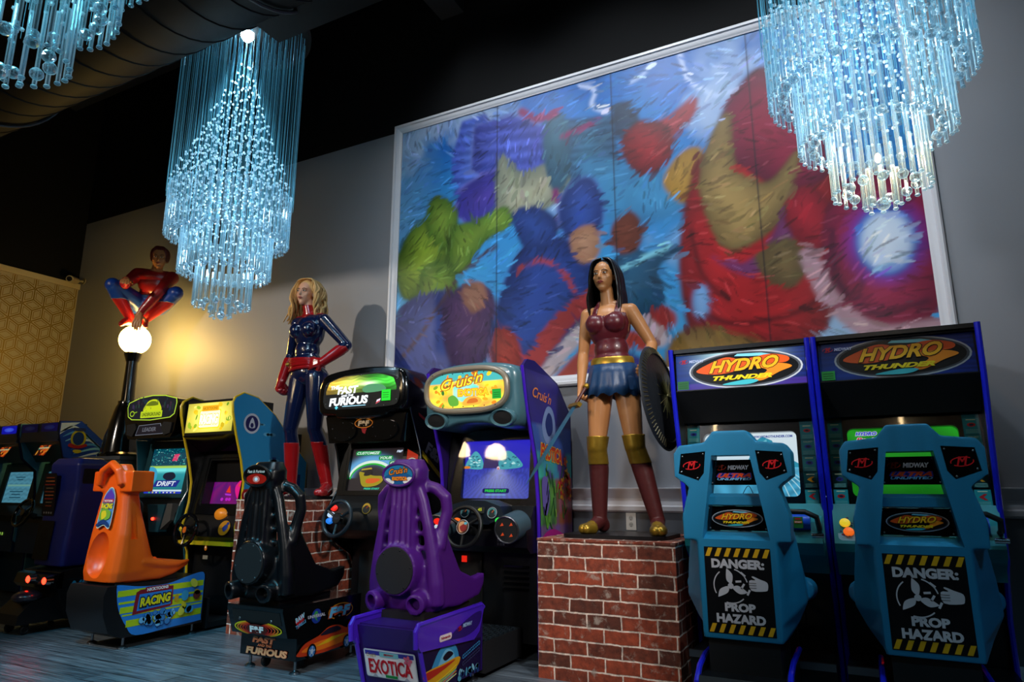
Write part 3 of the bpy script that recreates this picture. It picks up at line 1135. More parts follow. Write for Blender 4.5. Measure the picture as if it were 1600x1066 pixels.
M['rod'] = crystal('crystal_rod', (0.66, 0.88, 0.98), 0.70, 0.14)
M['bead'] = crystal('crystal_bead', (0.86, 0.95, 1.0), 0.15, 0.15, False)
M['strand'] = crystal('clear_strand', (0.30, 0.72, 0.86), 0.60, 0.05, False)
M['facet'] = crystal('crystal_ball', (0.66, 0.88, 1.0), 0.74, 0.34, True)


def chandelier():
    """origin under the canopy centre at the level of the lowest crystals"""
    rg = random.Random(5)
    root = thing('crystal_chandelier', 'x', 'chandelier', (0, 0, 0), 0, 'crystal chandeliers of the hall')
    TOP = 2.13
    b = MB(); b.lathe([(0.0, TOP + 0.05), (0.44, TOP + 0.05), (0.44, TOP), (0.0, TOP)], 48); b.build('canopy', M['dark_paint'], root)
    b = MB(); b.cyl((0, 0, TOP + 0.05), (0, 0, TOP + 1.0), 0.012); b.build('hanging_rod', M['joist'], root)
    b = MB(); b.lathe([(0.0, TOP - 0.055), (0.03, TOP - 0.055), (0.045, TOP - 0.03), (0.045, TOP), (0.0, TOP)], 20)
    b.build('led_lens', mat('led_lens', '#ffffff', 0.3, emit='#bfeaff', es=60), root)
    # tiers: radius, bottom, top, count
    tiers = [(0.385, 0.53, 0.86, 56), (0.285, 0.29, 0.60, 42), (0.175, 0.075, 0.36, 26), (0.062, 0.0, 0.16, 8)]
    rod_me = {}
    nrod = 0
    rest = MB()
    for ti, (r, z0, z1, n) in enumerate(tiers):
        L = z1 - z0
        mb = MB()
        mb.cyl((0, 0, 0.006), (0, 0, L), 0.0072, 0.0072, 8)
        mb.ball((0, 0, 0.004), (0.0105, 0.0105, 0.007), u=8, v=6)
        me = mb.mesh('crystal_rod')
        me.materials.append(M['rod'])
        for k in range(n):
            a = 2 * math.pi * k / n
            p = (r * math.cos(a), r * math.sin(a), z0 + rg.uniform(-0.006, 0.006))
            if nrod < 98:
                o = link('crystal_rod', me, root)
                o.location = p
                nrod += 1
            else:
                rest.cyl((p[0], p[1], p[2] + 0.006), (p[0], p[1], p[2] + L), 0.0072, 0.0072, 8)
                rest.ball((p[0], p[1], p[2] + 0.004), (0.0105, 0.0105, 0.007), u=8, v=6)
    o = rest.build('lower_crystal_rods', M['rod'], root); o['kind'] = 'stuff'
    # faceted balls inside every tier's lower edge
    t = bmesh.new(); bmesh.ops.create_icosphere(t, subdivisions=2, radius=0.021)
    bme = bpy.data.meshes.new('crystal_ball'); t.to_mesh(bme); t.free(); bme.materials.append(M['facet'])
    for r, z, n in ((0.335, 0.545, 32), (0.235, 0.305, 24), (0.125, 0.09, 11), (0.0, 0.02, 1)):
        for k in range(n):
            a = 2 * math.pi * (k + 0.3) / n
            o = link('crystal_ball', bme, root)
            o.location = (r * math.cos(a), r * math.sin(a), z)
            o.rotation_euler = (rg.random() * 3, rg.random() * 3, 0)
            if r == 0: o.scale = (1.3, 1.3, 1.3)
    # strands and the cone of beads threaded on them
    st = MB()
    beads = []
    for ring in range(10):
        r = 0.04 + ring * 0.0385
        n = max(5, int(r * 2 * math.pi / 0.052))
        for k in range(n):
            a = 2 * math.pi * (k + 0.5 * (ring % 2)) / n + rg.uniform(-0.05, 0.05)
            x, y = r * math.cos(a), r * math.sin(a)
            zcone = 1.98 - (r / 0.385) ** 0.9 * 1.08
            low = 0.55 if r > 0.29 else (0.30 if r > 0.18 else 0.10)
            st.tube([(x, y, max(low, zcone - 0.9)), (x, y, TOP)], 0.0011 if ring < 9 else 0.0016, 4, False)
            z = zcone + rg.uniform(-0.04, 0.04)
            m = 0
            while z > low + 0.03 and m < 9:
                beads.append((x, y, z))
                z -= rg.uniform(0.07, 0.13)
                m += 1
    o = st.build('strands', M['strand'], root); o['kind'] = 'stuff'
    for k in range(30):
        a = 2 * math.pi * k / 30
        mb = MB(); mb.tube([(0.4 * math.cos(a), 0.4 * math.sin(a), 0.80), (0.4 * math.cos(a), 0.4 * math.sin(a), TOP)], 0.0022, 5, False)
        o = mb.build('outer_strand', M['strand'], root)
    mb = MB(); mb.ball((0, 0, 0), 0.0088, u=8, v=6)
    bd = mb.mesh('crystal_bead', 180); bd.materials.append(M['bead'])
    rg.shuffle(beads)
    beads.sort(key=lambda p: p[1] > 0)
    rest = MB()
    tm = bmesh.new(); bmesh.ops.create_icosphere(tm, subdivisions=1, radius=0.0088)
    me0 = bpy.data.meshes.new('t'); tm.to_mesh(me0); tm.free()
    big = bmesh.new()
    for i, p in enumerate(beads):
        if i < 98:
            o = link('crystal_bead', bd, root); o.location = p
        else:
            tm = bmesh.new(); tm.from_mesh(me0); bmesh.ops.translate(tm, vec=p, verts=tm.verts)
            m1 = bpy.data.meshes.new('t'); tm.to_mesh(m1); tm.free(); big.from_mesh(m1); bpy.data.meshes.remove(m1)
    me = bpy.data.meshes.new('bead_cone'); big.to_mesh(me); big.free(); me.shade_smooth()
    o = link('bead_cone', me, root, [M['bead']]); o['kind'] = 'stuff'
    # the LED spot in the canopy and fill points added among the crystals
    l = bpy.data.lights.new('canopy_led', 'SPOT')
    l.energy = 340; l.color = (0.50, 0.84, 1.0); l.spot_size = R(44); l.spot_blend = 0.25; l.shadow_soft_size = 0.03
    o = bpy.data.objects.new('canopy_led', l); COL.objects.link(o); o.parent = root; o.location = (0, 0, TOP - 0.07)
    l = bpy.data.lights.new('crystal_fill', 'POINT')
    l.energy = 7; l.color = (0.62, 0.86, 1.0); l.shadow_soft_size = 0.06
    for z in (0.42, 0.78):
        o = bpy.data.objects.new('crystal_fill', l); COL.objects.link(o); o.parent = root; o.location = (0, 0, z)
    return root


ch = chandelier()
ch.location = (0.17, 2.9, 2.16)
ch['label'] = 'crystal chandelier hanging in front of the mural at its upper right corner'
def dup_tree(o, parent=None):
    c = dup(o, parent)
    for k in list(o.children):
        q = dup_tree(k, c)
    return c
c2 = dup_tree(ch)
c2.location = (-3.66, 2.9, 2.16)
c2['label'] = 'tall crystal chandelier with bead cone hanging left of the mural'
c3 = dup_tree(ch)
c3.location = (-2.20, 0.88, 2.28)
for k in c3.children:
    if k.type == 'LIGHT':
        k.data = k.data.copy()
        k.data.energy *= 0.4
        k.data.color = (0.18, 0.72, 0.85)
c3['label'] = 'crystal chandelier cut off by the top left corner, only its lowest rods in view'
# warm bulb added to tint the right-hand chandelier's lowest crystals
b = MB(); b.ball((0, 0, 0.22), (0.011, 0.011, 0.020)); b.build('added_bulb', mat('added_bulb', '#ffffff', 0.3, emit='#ffa050', es=60), ch)
l = bpy.data.lights.new('added_bulb_light', 'POINT'); l.energy = 9; l.color = (1.0, 0.62, 0.30); l.shadow_soft_size = 0.03
o = bpy.data.objects.new('added_bulb_light', l); COL.objects.link(o); o.parent = ch; o.location = (0, 0, 0.20)

# warm lamps further back in the hall, seen only mirrored in the screens
M['warm_glass'] = mat('warm_lamp_glass', '#ffffff', 0.3, emit=(1.0, 0.72, 0.38), es=17)
for k, (x, y, z) in enumerate(((-5.12, -0.85, 2.66), (-5.70, -0.70, 2.68))):
    t = thing('dome_pendant', ('warm glass dome lamp mirrored in the snowy road screen', 'warm glass dome lamp mirrored at the left edge of the snowy road screen')[k], 'lamp', (x, y, z), 0, 'warm dome lamps behind the viewer')
    b = MB(); b.lathe([(0.0, 0.165), (0.07, 0.155), (0.13, 0.11), (0.165, 0.03), (0.168, -0.05), (0.0, -0.05)], 32); b.build('dome_shade', M['warm_glass'], t)
    b = MB(); b.cyl((0, 0, 0.16), (0, 0, CEIL - z), 0.008, 0.008, 8); b.build('hanging_cord', M['joist'], t)
for k, (x, y, z) in enumerate(((-2.15, -3.1, 3.85), (0.55, -3.2, 3.95))):
    t = thing('tube_pendant', ('slim warm tube lamp mirrored above the iceberg screen', 'slim warm tube lamp mirrored above the green screen')[k], 'lamp', (x, y, z), 0, 'warm tube lamps behind the viewer')
    b = MB(); b.lathe([(0.0, 0.45), (0.024, 0.44), (0.024, -0.44), (0.0, -0.45)], 20); b.build('tube_shade', M['warm_glass'], t)
    b = MB(); b.cyl((0, 0, 0.44), (0, 0, CEIL - z), 0.008, 0.008, 8); b.build('hanging_cord', M['joist'], t)

# ------------------------------------------------------------------ lamp post on its pedestal
ped = thing('lamp_pedestal', 'plain dark grey box pedestal carrying the lamp post by the blue cabinets', 'pedestal', (-6.5, 4.2, 0))
MB().box(-0.36, 0.36, -0.27, 0.35, 0, 1.33, 0.006).build('pedestal_body', mat('slate_grey', '#3b4148', 0.5), ped)
MB().box(-0.375, 0.375, -0.285, 0.365, 1.33, 1.365, 0.005).build('pedestal_top', mat('slate_top', '#464c54', 0.45), ped)
LG = Vector((-6.56, 4.2, 2.565))
lp = thing('street_lamp', 'black street lamp with a glowing white globe on the left', 'lamp', (-6.56, 4.2, 1.365))
b = MB()
b.lathe([(0.0, 0), (0.21, 0), (0.21, 0.03), (0.19, 0.05), (0.15, 0.30), (0.10, 0.50), (0.085, 0.53), (0.085, 0.56), (0.0, 0.56)], 32)
b.build('lamp_base', M['black_gloss'], lp)
b = MB(); b.lathe([(0.0, 0.55), (0.062, 0.55), (0.055, 0.98), (0.0, 0.98)], 24); b.build('pole', M['black_gloss'], lp)
b = MB(); b.lathe([(0.0, 0.97), (0.06, 0.97), (0.085, 1.04), (0.085, 1.06), (0.0, 1.06)], 24); b.build('collar', M['black_gloss'], lp)
b = MB(); b.ball((0, 0, LG.z - 1.365), 0.148, u=40, v=24)
b.build('globe', mat('lamp_globe', '#ffffff', 0.3, emit=(1.0, 0.64, 0.15), es=56), lp)

# ------------------------------------------------------------------ brick pedestals
BR = [brick_mat('brick_front', 'y'), brick_mat('brick_side', 'x'), brick_mat('brick_top', 'z')]


def brick_box(name, label, x0, x1, y0, y1, h):
    root = thing(name, label, 'pedestal', ((x0 + x1) / 2, (y0 + y1) / 2, 0))
    hx_, hy = (x1 - x0) / 2, (y1 - y0) / 2
    o = MB().box(-hx_, hx_, -hy, hy, 0, h - 0.012, 0.003, 1).build('brick_body', BR, root, 20)
    for p in o.data.polygons:
        n = p.normal
        p.material_index = 1 if abs(n.x) > 0.7 else (2 if abs(n.z) > 0.7 else 0)
    o = MB().box(-hx_ - 0.004, hx_ + 0.004, -hy - 0.004, hy + 0.004, h - 0.012, h, 0.002, 1).build('top_slab', BR, root, 20)
    for p in o.data.polygons:
        n = p.normal
        p.material_index = 1 if abs(n.x) > 0.7 else (2 if abs(n.z) > 0.7 else 0)
    return root


PZ1, PZ2 = 0.985, 0.776
brick_box('brick_pedestal', 'tall brick-faced pedestal under the blonde statue, left of the black racing cabinet', -4.40, -3.69, 3.80, 4.42, PZ1)
brick_box('brick_pedestal', 'lower wide brick-faced pedestal under the dark-haired statue, beside the blue boat cabinets', -1.796, -0.965, 3.80, 4.55, PZ2)

# ================================================================== arcade cabinets
def loc_prof(prof, y0):
    return [(y - y0, z) for y, z in prof]


def side_panel(root, prof, x, th, m, trim=None, tr=0.012, n_trim=None):
    """one plywood side (y,z outline) with its edge moulding as a sub-part"""
    b = MB().prism(prof, x - th / 2, x + th / 2, 'x', 0.002, 1)
    p = b.build('side_panel', m, root)
    if trim:
        path = [(x, y, z) for y, z in (prof[:n_trim] if n_trim else prof)]
        t = MB().tube(path, tr, 8, flat=1.0)
        t.build('edge_trim', trim, p)
    return p


def steering_wheel(root, c, r, tilt, rim=0.014, hub_r=0.035, hub_art=None, m=None, depth=0.12):
    m = m or M['rubber']
    X = Matrix.Translation(c) @ Matrix.Rotation(-tilt, 4, 'X')
    b = MB()
    b.torus((0, 0, 0), r, rim, 'y', 40, 10, mtx=X)
    for a in (-90, 28, 152):
        a = R(a)
        p = [(math.cos(a) * t, 0.012 * (1 - t / r), math.sin(a) * t) for t in (hub_r * 0.7, r * 0.6, r * 0.97)]
        b.tube([X @ Vector(v) for v in p], [0.013, 0.010, 0.011], 8)
    o = b.build('steering_wheel', m, root)
    b = MB()
    b.cyl(X @ Vector((0, depth, 0)), X @ Vector((0, 0.0, 0)), 0.03, 0.024, 20)
    b.build('steering_column', M['black_matte'], o)
    b = MB()
    b.cyl(X @ Vector((0, 0.016, 0)), X @ Vector((0, -0.008, 0)), hub_r, hub_r * 0.92, 28, 0.003)
    h = b.build('hub', M['black_gloss'], o)
    if hub_art:
        hub_art.build('hub_badge', M['print'], o, X @ Matrix.Translation((0, -0.0085, 0)))
    return o


def button(root, c, r, m, tilt=0, sx=1.0, name='button'):
    X = Matrix.Translation(c) @ Matrix.Rotation(-tilt, 4, 'X') @ Matrix.Diagonal((sx, 1, 1, 1))
    b = MB()
    b.lathe([(0, 0.012), (r, 0.010), (r, 0.0), (r * 1.15, -0.002), (r * 1.15, -0.006), (0, -0.006)], 20, X @ Matrix.Rotation(R(90), 4, 'X'))
    return b.build(name, m, root)


def screws(root, pts, y, r=0.006, m=None):
    for x, z in pts:
        b = MB(); b.ball((x, y, z), (r, r * 0.5, r), u=10, v=6)
        b.build('screw', m or M['steel'], root)


def hydro_logo(a, cx, cz, w, dim=1.0):
    """the oval boat-game title: HYDRO over THUNDER"""
    s = w / 1.0
    n0 = len(a.C)
    a.ell(cx, cz, 0.5 * s, 0.175 * s, '#b9bfc8')
    a.ell(cx, cz, 0.485 * s, 0.162 * s, '#4a4f58')
    a.ell(cx, cz, 0.465 * s, 0.148 * s, '#07090d')
    a.poly([(cx - 0.05 * s, cz + 0.145 * s), (cx + 0.16 * s, cz + 0.138 * s), (cx + 0.30 * s, cz + 0.105 * s), (cx + 0.05 * s, cz + 0.115 * s), (cx - 0.08 * s, cz + 0.125 * s)], '#7fd4ea')
    a.smooth([(cx - 0.43 * s, cz + 0.0 * s), (cx - 0.30 * s, cz + 0.075 * s), (cx - 0.15 * s, cz + 0.12 * s), (cx + 0.0 * s, cz + 0.09 * s), (cx + 0.22 * s, cz + 0.12 * s), (cx + 0.38 * s, cz + 0.085 * s), (cx + 0.36 * s, cz + 0.035 * s), (cx + 0.15 * s, cz + 0.03 * s), (cx - 0.2 * s, cz - 0.035 * s)], '#e0561c')
    a.smooth([(cx + 0.10 * s, cz + 0.02 * s), (cx + 0.30 * s, cz + 0.03 * s), (cx + 0.41 * s, cz - 0.005 * s), (cx + 0.30 * s, cz - 0.05 * s), (cx + 0.16 * s, cz - 0.115 * s), (cx + 0.08 * s, cz - 0.105 * s), (cx + 0.20 * s, cz - 0.03 * s)], '#f08a20')
    a.smooth([(cx - 0.20 * s, cz - 0.135 * s), (cx + 0.02 * s, cz - 0.10 * s), (cx + 0.12 * s, cz - 0.115 * s), (cx + 0.02 * s, cz - 0.145 * s)], '#3fb8c4')
    a.outlined('HYDRO', cx - 0.005 * s, cz + 0.042 * s, 0.115 * s, '#f9b51f', '#0a0705', 0.62 * s, 0.42, 0.035, 0.035, 0.03)
    a.text('THUNDER', cx - 0.02 * s, cz - 0.075 * s, 0.042 * s, '#f2d21e', 0.52 * s, 0.35, 0.05)
    if dim != 1.0: a.C[n0:] = [tuple(v * dim for v in c) for c in a.C[n0:]]   # unlit look painted into the logo colours


def m_logo(a, cx, cz, w, c='#d81c22'):
    """a slanted M inside a broken swoosh"""
    a.ring(cx, cz, w * 0.5, w * 0.24, w * 0.05, c, 40, 190, 0.10)
    a.ring(cx, cz, w * 0.5, w * 0.24, w * 0.05, c, 220, 370, 0.10)
    a.text('M', cx, cz + w * 0.02, w * 0.46, c, w * 0.52, 0.35, 0.02, 0.06)


def hydro_cabinet(cx, label, lit, picture):
    y0 = 3.77
    root = thing('arcade_cabinet', label, 'arcade cabinet', (cx, y0, 0), 0, 'boat racing cabinets on the right')
    hw = 0.366
    prof = loc_prof([(3.77, 1.845), (3.79, 1.60), (3.86, 1.30), (3.92, 0.98), (3.93, 0.88), (3.95, 0.74), (4.02, 0.66), (4.12, 0.45), (4.14, 0.02), (4.66, 0.02), (4.66, 1.70), (4.50, 1.845)], y0)
    for s in (-1, 1):
        side_panel(root, prof, s * (hw - 0.006), 0.018, M['black'], M['hydro_trim'], 0.0135, 9)
    b = MB()
    b.box(-hw + 0.01, hw - 0.01, 0.06, 0.86, 1.60, 1.825, 0.006)
    b.box(-hw + 0.01, hw - 0.01, 0.40, 0.88, 0.03, 1.60, 0.004)
    b.box(-hw + 0.005, hw - 0.005, 0.01, 0.5, 1.823, 1.845, 0.006)
    b.build('cabinet_body', M['black'], root)
    # hood panel below the marquee
    b = MB(); b.prism([(0.02, 1.605), (0.07, 1.605), (0.24, 1.455), (0.20, 1.44)], -hw + 0.012, hw - 0.012, 'x', 0.003)
    b.build('hood_panel', M['black_matte'], root)
    # marquee
    a = Art()
    W, Hh = 0.342, 0.105
    def bg(u, v):
        base = np.array(hx('#123a96')) * (1 - u) + np.array(hx('#0a1f6e')) * u
        st = 0.5 + 0.5 * math.sin(v * 44 + 2.2 * math.sin(u * 5 + v * 9))
        c = base * (0.75 + 0.75 * st * (0.3 + u))
        if lit:
            g = math.exp(-(((u - 0.5) / 0.24) ** 2 + ((v - 0.9) / 0.55) ** 2))  # backlight hotspot painted into the marquee colours
            c = c * 0.62 + np.array((0.55, 0.86, 0.72)) * g * 1.1
            if v < 0.18: c = c * 0.7 + np.array((0.10, 0.02, 0.30)) * 0.4
        else: c = c * np.array((0.30, 0.55, 0.50))  # background colours darkened to paint the marquee unlit
        return tuple(np.clip(c, 0, 1.2))
    a.grid(-W, -Hh, W, Hh, 40, 24, bg)
    hydro_logo(a, 0.03, 0.0, 0.60, 1.0 if lit else 0.5)
    m_logo(a, -0.295, 0.062, 0.05, '#9c1a28')
    a.text('MIDWAY', -0.222, 0.062, 0.016, '#aab6d8', 0.085, 0.2, 0.03)
    a.rect(-0.335, -0.098, -0.272, -0.05, '#1e7a30' if not lit else '#1a5a30')
    for k in range(3): a.rect(-0.328, -0.062 - 0.012 * k, -0.28, -0.065 - 0.012 * k, '#0c3a18', a.n)
    a.build('marquee', M['glow'] if lit else M['print'], root, front(0, 0.045, 1.712, R(2)))
    for z in (1.606, 1.818):
        b = MB(); b.box(-hw + 0.012, hw - 0.012, 0.03, 0.062, z - 0.006, z + 0.006, 0.003)
        b.build('marquee_retainer', M['black'], root)
    # monitor bezel, leaning back
    T = R(7)
    X = front(0, 0.215, 1.215, T)
    fr = MB()
    fr.frame(rrpts(-hw + 0.012, -0.27, hw - 0.012, 0.27, 0.004, 5), rrpts(-0.262, -0.20, 0.262, 0.175, 0.03, 5), 0, 0.02, 0.003, mtx=X)
    fr.frame(rrpts(-0.262, -0.20, 0.262, 0.175, 0.03, 5), rrpts(-0.25, -0.19, 0.25, 0.165, 0.03, 5), 0.003, 0.06, 0.002, mtx=X)
    fr.build('monitor_bezel', M['screen_black'], root)
    picture().build('screen', M['glow_soft'], root, X @ Matrix.Translation((0, 0.035, 0)))
    MB().box(-hw + 0.014, hw - 0.014, -0.012, -0.009, -0.265, 0.262, 0, mtx=X).build('glass_pane', M['pane'], root)
    # instruction strips
    for s in (-1, 1):
        a = Art()
        a.rect(-0.036, -0.25, 0.036, 0.235, '#126a70')
        z = 0.225
        rg = random.Random(3 + s)
        if s < 0: a.text('TRICKS', 0, z - 0.008, 0.009, '#d8a030', 0.05, 0, 0.03)
        heads = ['', '', '', '', ''] if s < 0 else ['', 'COLLECT', '', '', '']
        for k in range(5):
            zz = z - 0.03 - k * 0.088
            a.rect(-0.033, zz - 0.078, 0.033, zz + 0.002, '#1f8f96')
            if heads[k]: a.text(heads[k], 0, zz - 0.006, 0.007, '#d8e6c0', 0.045, 0, 0.02)
            else: a.rect(-0.02, zz - 0.009, 0.02, zz - 0.004, '#c8d8b0', a.n)
            for q in range(3): a.rect(-0.027, zz - 0.056 - q * 0.007, 0.027, zz - 0.0585 - q * 0.007, '#7fc0b8', a.n)
            cc = rg.choice(['#2a3aa8', '#c02028', '#2a3aa8', '#d8a020', '#a8b0b4'])
            if s > 0 and k >= 3:
                a.poly([(-0.018, zz - 0.033), (0.004, zz - 0.018), (0.018, zz - 0.018), (0.002, zz - 0.033), (0.018, zz - 0.048), (0.004, zz - 0.048)], '#d8a020' if k == 3 else '#c02028')
            else:
                a.ell(0, zz - 0.032, 0.018, 0.010, cc); a.ell(0, zz - 0.032, 0.010, 0.005, '#0a1a3a')
        a.build('instruction_strip', M['print'], root, X @ Matrix.Translation((s * 0.306, -0.0015, 0)))
    # control console
    b = MB()
    b.prism([(0.155, 0.99), (0.40, 0.99), (0.40, 0.64), (0.19, 0.64), (0.165, 0.70), (0.085, 0.76), (0.075, 0.80)], -hw + 0.012, hw - 0.012, 'x', 0.008)
    con = b.build('control_console', M['hydro_teal'], root)
    ct = R(24)
    a = Art(); a.rrect(-0.045, -0.06, 0.045, 0.06, 0.02, '#8fb6c4')
    rg = random.Random(2)
    for k in range(16): a.ell(rg.uniform(-0.038, 0.038), rg.uniform(-0.052, 0.052), 0.005, 0.005, rg.choice(['#1c2a50', '#1c2a50', '#7c2030']))
    a.build('button_plate', M['print'], con, front(-0.29, 0.105, 0.87, ct))
    for dz, m in ((0.03, 'btn_yellow'), (-0.012, 'btn_orange')):
        button(con, (-0.29 + (0.004 if dz < 0 else -0.01), 0.098 + math.tan(ct) * dz * 0.95, 0.87 + dz), 0.019, M[m], ct, 1.15)
    # throttle housing on the right
    b = MB(); b.prism([(0.12, 0.93), (0.06, 0.90), (0.02, 0.80), (0.06, 0.74), (0.18, 0.74), (0.18, 0.93)], 0.16, hw - 0.02, 'x', 0.015)
    b.build('throttle_housing', M['hydro_teal'], con)
    b = MB(); b.cyl((0.185, 0.06, 0.90), (0.295, 0.06, 0.90), 0.040, 0.040, 28, 0.004)
    th = b.build('throttle_drum', mat('drum_blue', '#1a50c8', 0.3), con)
    a = Art(); a.rect(-0.022, -0.028, 0.022, 0.028, '#2a7a38'); a.rect(-0.018, -0.004, 0.018, 0.008, '#e07828'); a.text('START', 0, 0.002, 0.006, '#ffffff', 0.03, 0, 0.03); a.rect(-0.014, 0.014, 0.014, 0.022, '#c02828')
    a.build('drum_label', M['print'], th, front(0.24, 0.018, 0.90))
    b = MB(); b.tube([(0.33, 0.10, 0.86), (0.335, 0.02, 0.88), (0.33, -0.03, 0.93), (0.28, -0.05, 0.955), (0.18, -0.05, 0.955)], 0.013, 10)
    b.build('throttle_lever', M['rubber'], con)
    b = MB(); b.cyl((0.30, -0.01, 0.84), (0.355, -0.01, 0.84), 0.012, 0.012, 14, 0.003)
    b.build('lever_pivot', M['chrome'], con)
    a = Art(); a.ell(0, 0, 0.034, 0.034, '#101010'); a.text('BOOST', 0, 0, 0.016, '#f0f0f0', 0.06, 0, 0.04)
    steering_wheel(root, (-0.02, -0.03, 0.88), 0.135, R(28), 0.016, 0.04, a, M['black_gloss'], 0.10)
    # coin door
    b = MB()
    b.box(-0.20, 0.20, 0.392, 0.402, 0.12, 0.56, 0.004)
    cdoor = b.build('coin_door', M['black'], root)
    b = MB(); b.frame(rrpts(-0.16, 0.17, 0.16, 0.36, 0.02), rrpts(-0.153, 0.177, 0.153, 0.353, 0.018), 0.386, 0.393, 0.001)
    b.build('door_frame', M['steel'], cdoor)
    for x in (-0.08, 0.08):
        b = MB(); b.box(x - 0.02, x + 0.02, 0.378, 0.393, 0.42, 0.5, 0.004); b.build('coin_slot', M['btn_red'], cdoor)
    # front kick platform with blue edges
    b = MB(); b.box(-hw + 0.015, hw - 0.015, 0.06, 0.38, 0.02, 0.225, 0.004); b.build('kick_base', M['black'], root)
    b = MB(); b.box(-hw + 0.015, hw - 0.015, 0.035, 0.06, 0.205, 0.24, 0.004); b.build('kick_edge', M['steel'], root)
    return root


def pic_ice():
    a = Art()
    w0, w1 = -0.25, 0.25
    def sky(u, v):
        c = np.array((0.55, 0.82, 0.98)) * (1 - v) + np.array((0.80, 0.93, 1.0)) * v
        return tuple(c)
    a.grid(w0, -0.19, w1, 0.165, 10, 10, sky)
    a.poly([(-0.03, -0.02), (0.01, 0.06), (0.03, 0.12), (0.07, 0.145), (0.12, 0.12), (0.135, 0.07), (0.19, 0.03), (0.25, -0.01), (0.25, -0.06), (-0.05, -0.06)], '#2f9ab8')
    a.poly([(0.03, 0.02), (0.05, 0.10), (0.09, 0.13), (0.10, 0.06), (0.07, 0.0)], '#6cc4d8')
    a.poly([(0.10, -0.02), (0.13, 0.05), (0.16, 0.03), (0.15, -0.02)], '#1f7090')
    def sea(u, v):
        s = 0.5 + 0.5 * math.sin(30 * u * (1.2 - v) + 9 * v)
        return tuple(np.array((0.06, 0.38, 0.62)) * (0.7 + 0.5 * s) + np.array((0.2, 0.45, 0.5)) * max(0, v - 0.6))
    a.grid(w0, -0.19, w1, -0.03, 50, 12, sea)
    for k in range(7):
        a.stroke([(0.08 + 0.02 * k, -0.05), (0.10 + 0.03 * k, -0.11), (0.12 + 0.045 * k - 0.02, -0.188)], 0.006, '#a8dcec', a.n)
    a.stroke([(-0.06, -0.19), (-0.02, -0.13), (0.01, -0.19)], 0.004, '#0c2030')
    a.text('WWW.HYDROTHUNDER.COM', 0.115, 0.143, 0.014, '#1a3aa0', 0.225, 0, 0.04)
    a.outlined('HYDRO', -0.195, 0.128, 0.018, '#2a3ac0', '#ffffff', 0.09, 0.3, 0.05, 0.06)
    a.text('THUNDER', -0.19, 0.106, 0.010, '#c03040', 0.08, 0.3, 0.04)
    a.stroke([(-0.235, 0.09), (-0.20, 0.10), (-0.16, 0.085)], 0.003, '#3a4ac0')
    return a


def pic_green():
    a = Art()
    def fld(u, v):
        s = 0.5 + 0.5 * math.sin(8 * u + 14 * v + 2 * math.sin(6 * u))
        return tuple(np.array((0.015, 0.28, 0.015)) * (0.75 + 0.35 * s) * (0.65 + 0.5 * v))
    a.grid(-0.25, -0.19, 0.25, 0.165, 40, 24, fld)
    a.outlined('HYDRO', -0.16, 0.142, 0.020, '#2838c8', '#dfe8ff', 0.10, 0.25, 0.05, 0.07)
    a.outlined('Racing', -0.145, 0.108, 0.026, '#d02028', '#f0e0e8', 0.13, 0.3, 0.03, 0.06)
    a.stroke([(-0.21, 0.09), (-0.12, 0.098), (-0.06, 0.112)], 0.004, '#d02028')
    a.text('1351', -0.15, 0.075, 0.012, '#e8f0e8', 0.04, 0.3, 0.02)
    return a


hydro_cabinet(-0.568, 'blue-trimmed boat racing cabinet with brightly lit marquee and iceberg screen', True, pic_ice)
hydro_cabinet(0.182, 'blue-trimmed boat racing cabinet with unlit marquee and green screen, rightmost', False, pic_green)


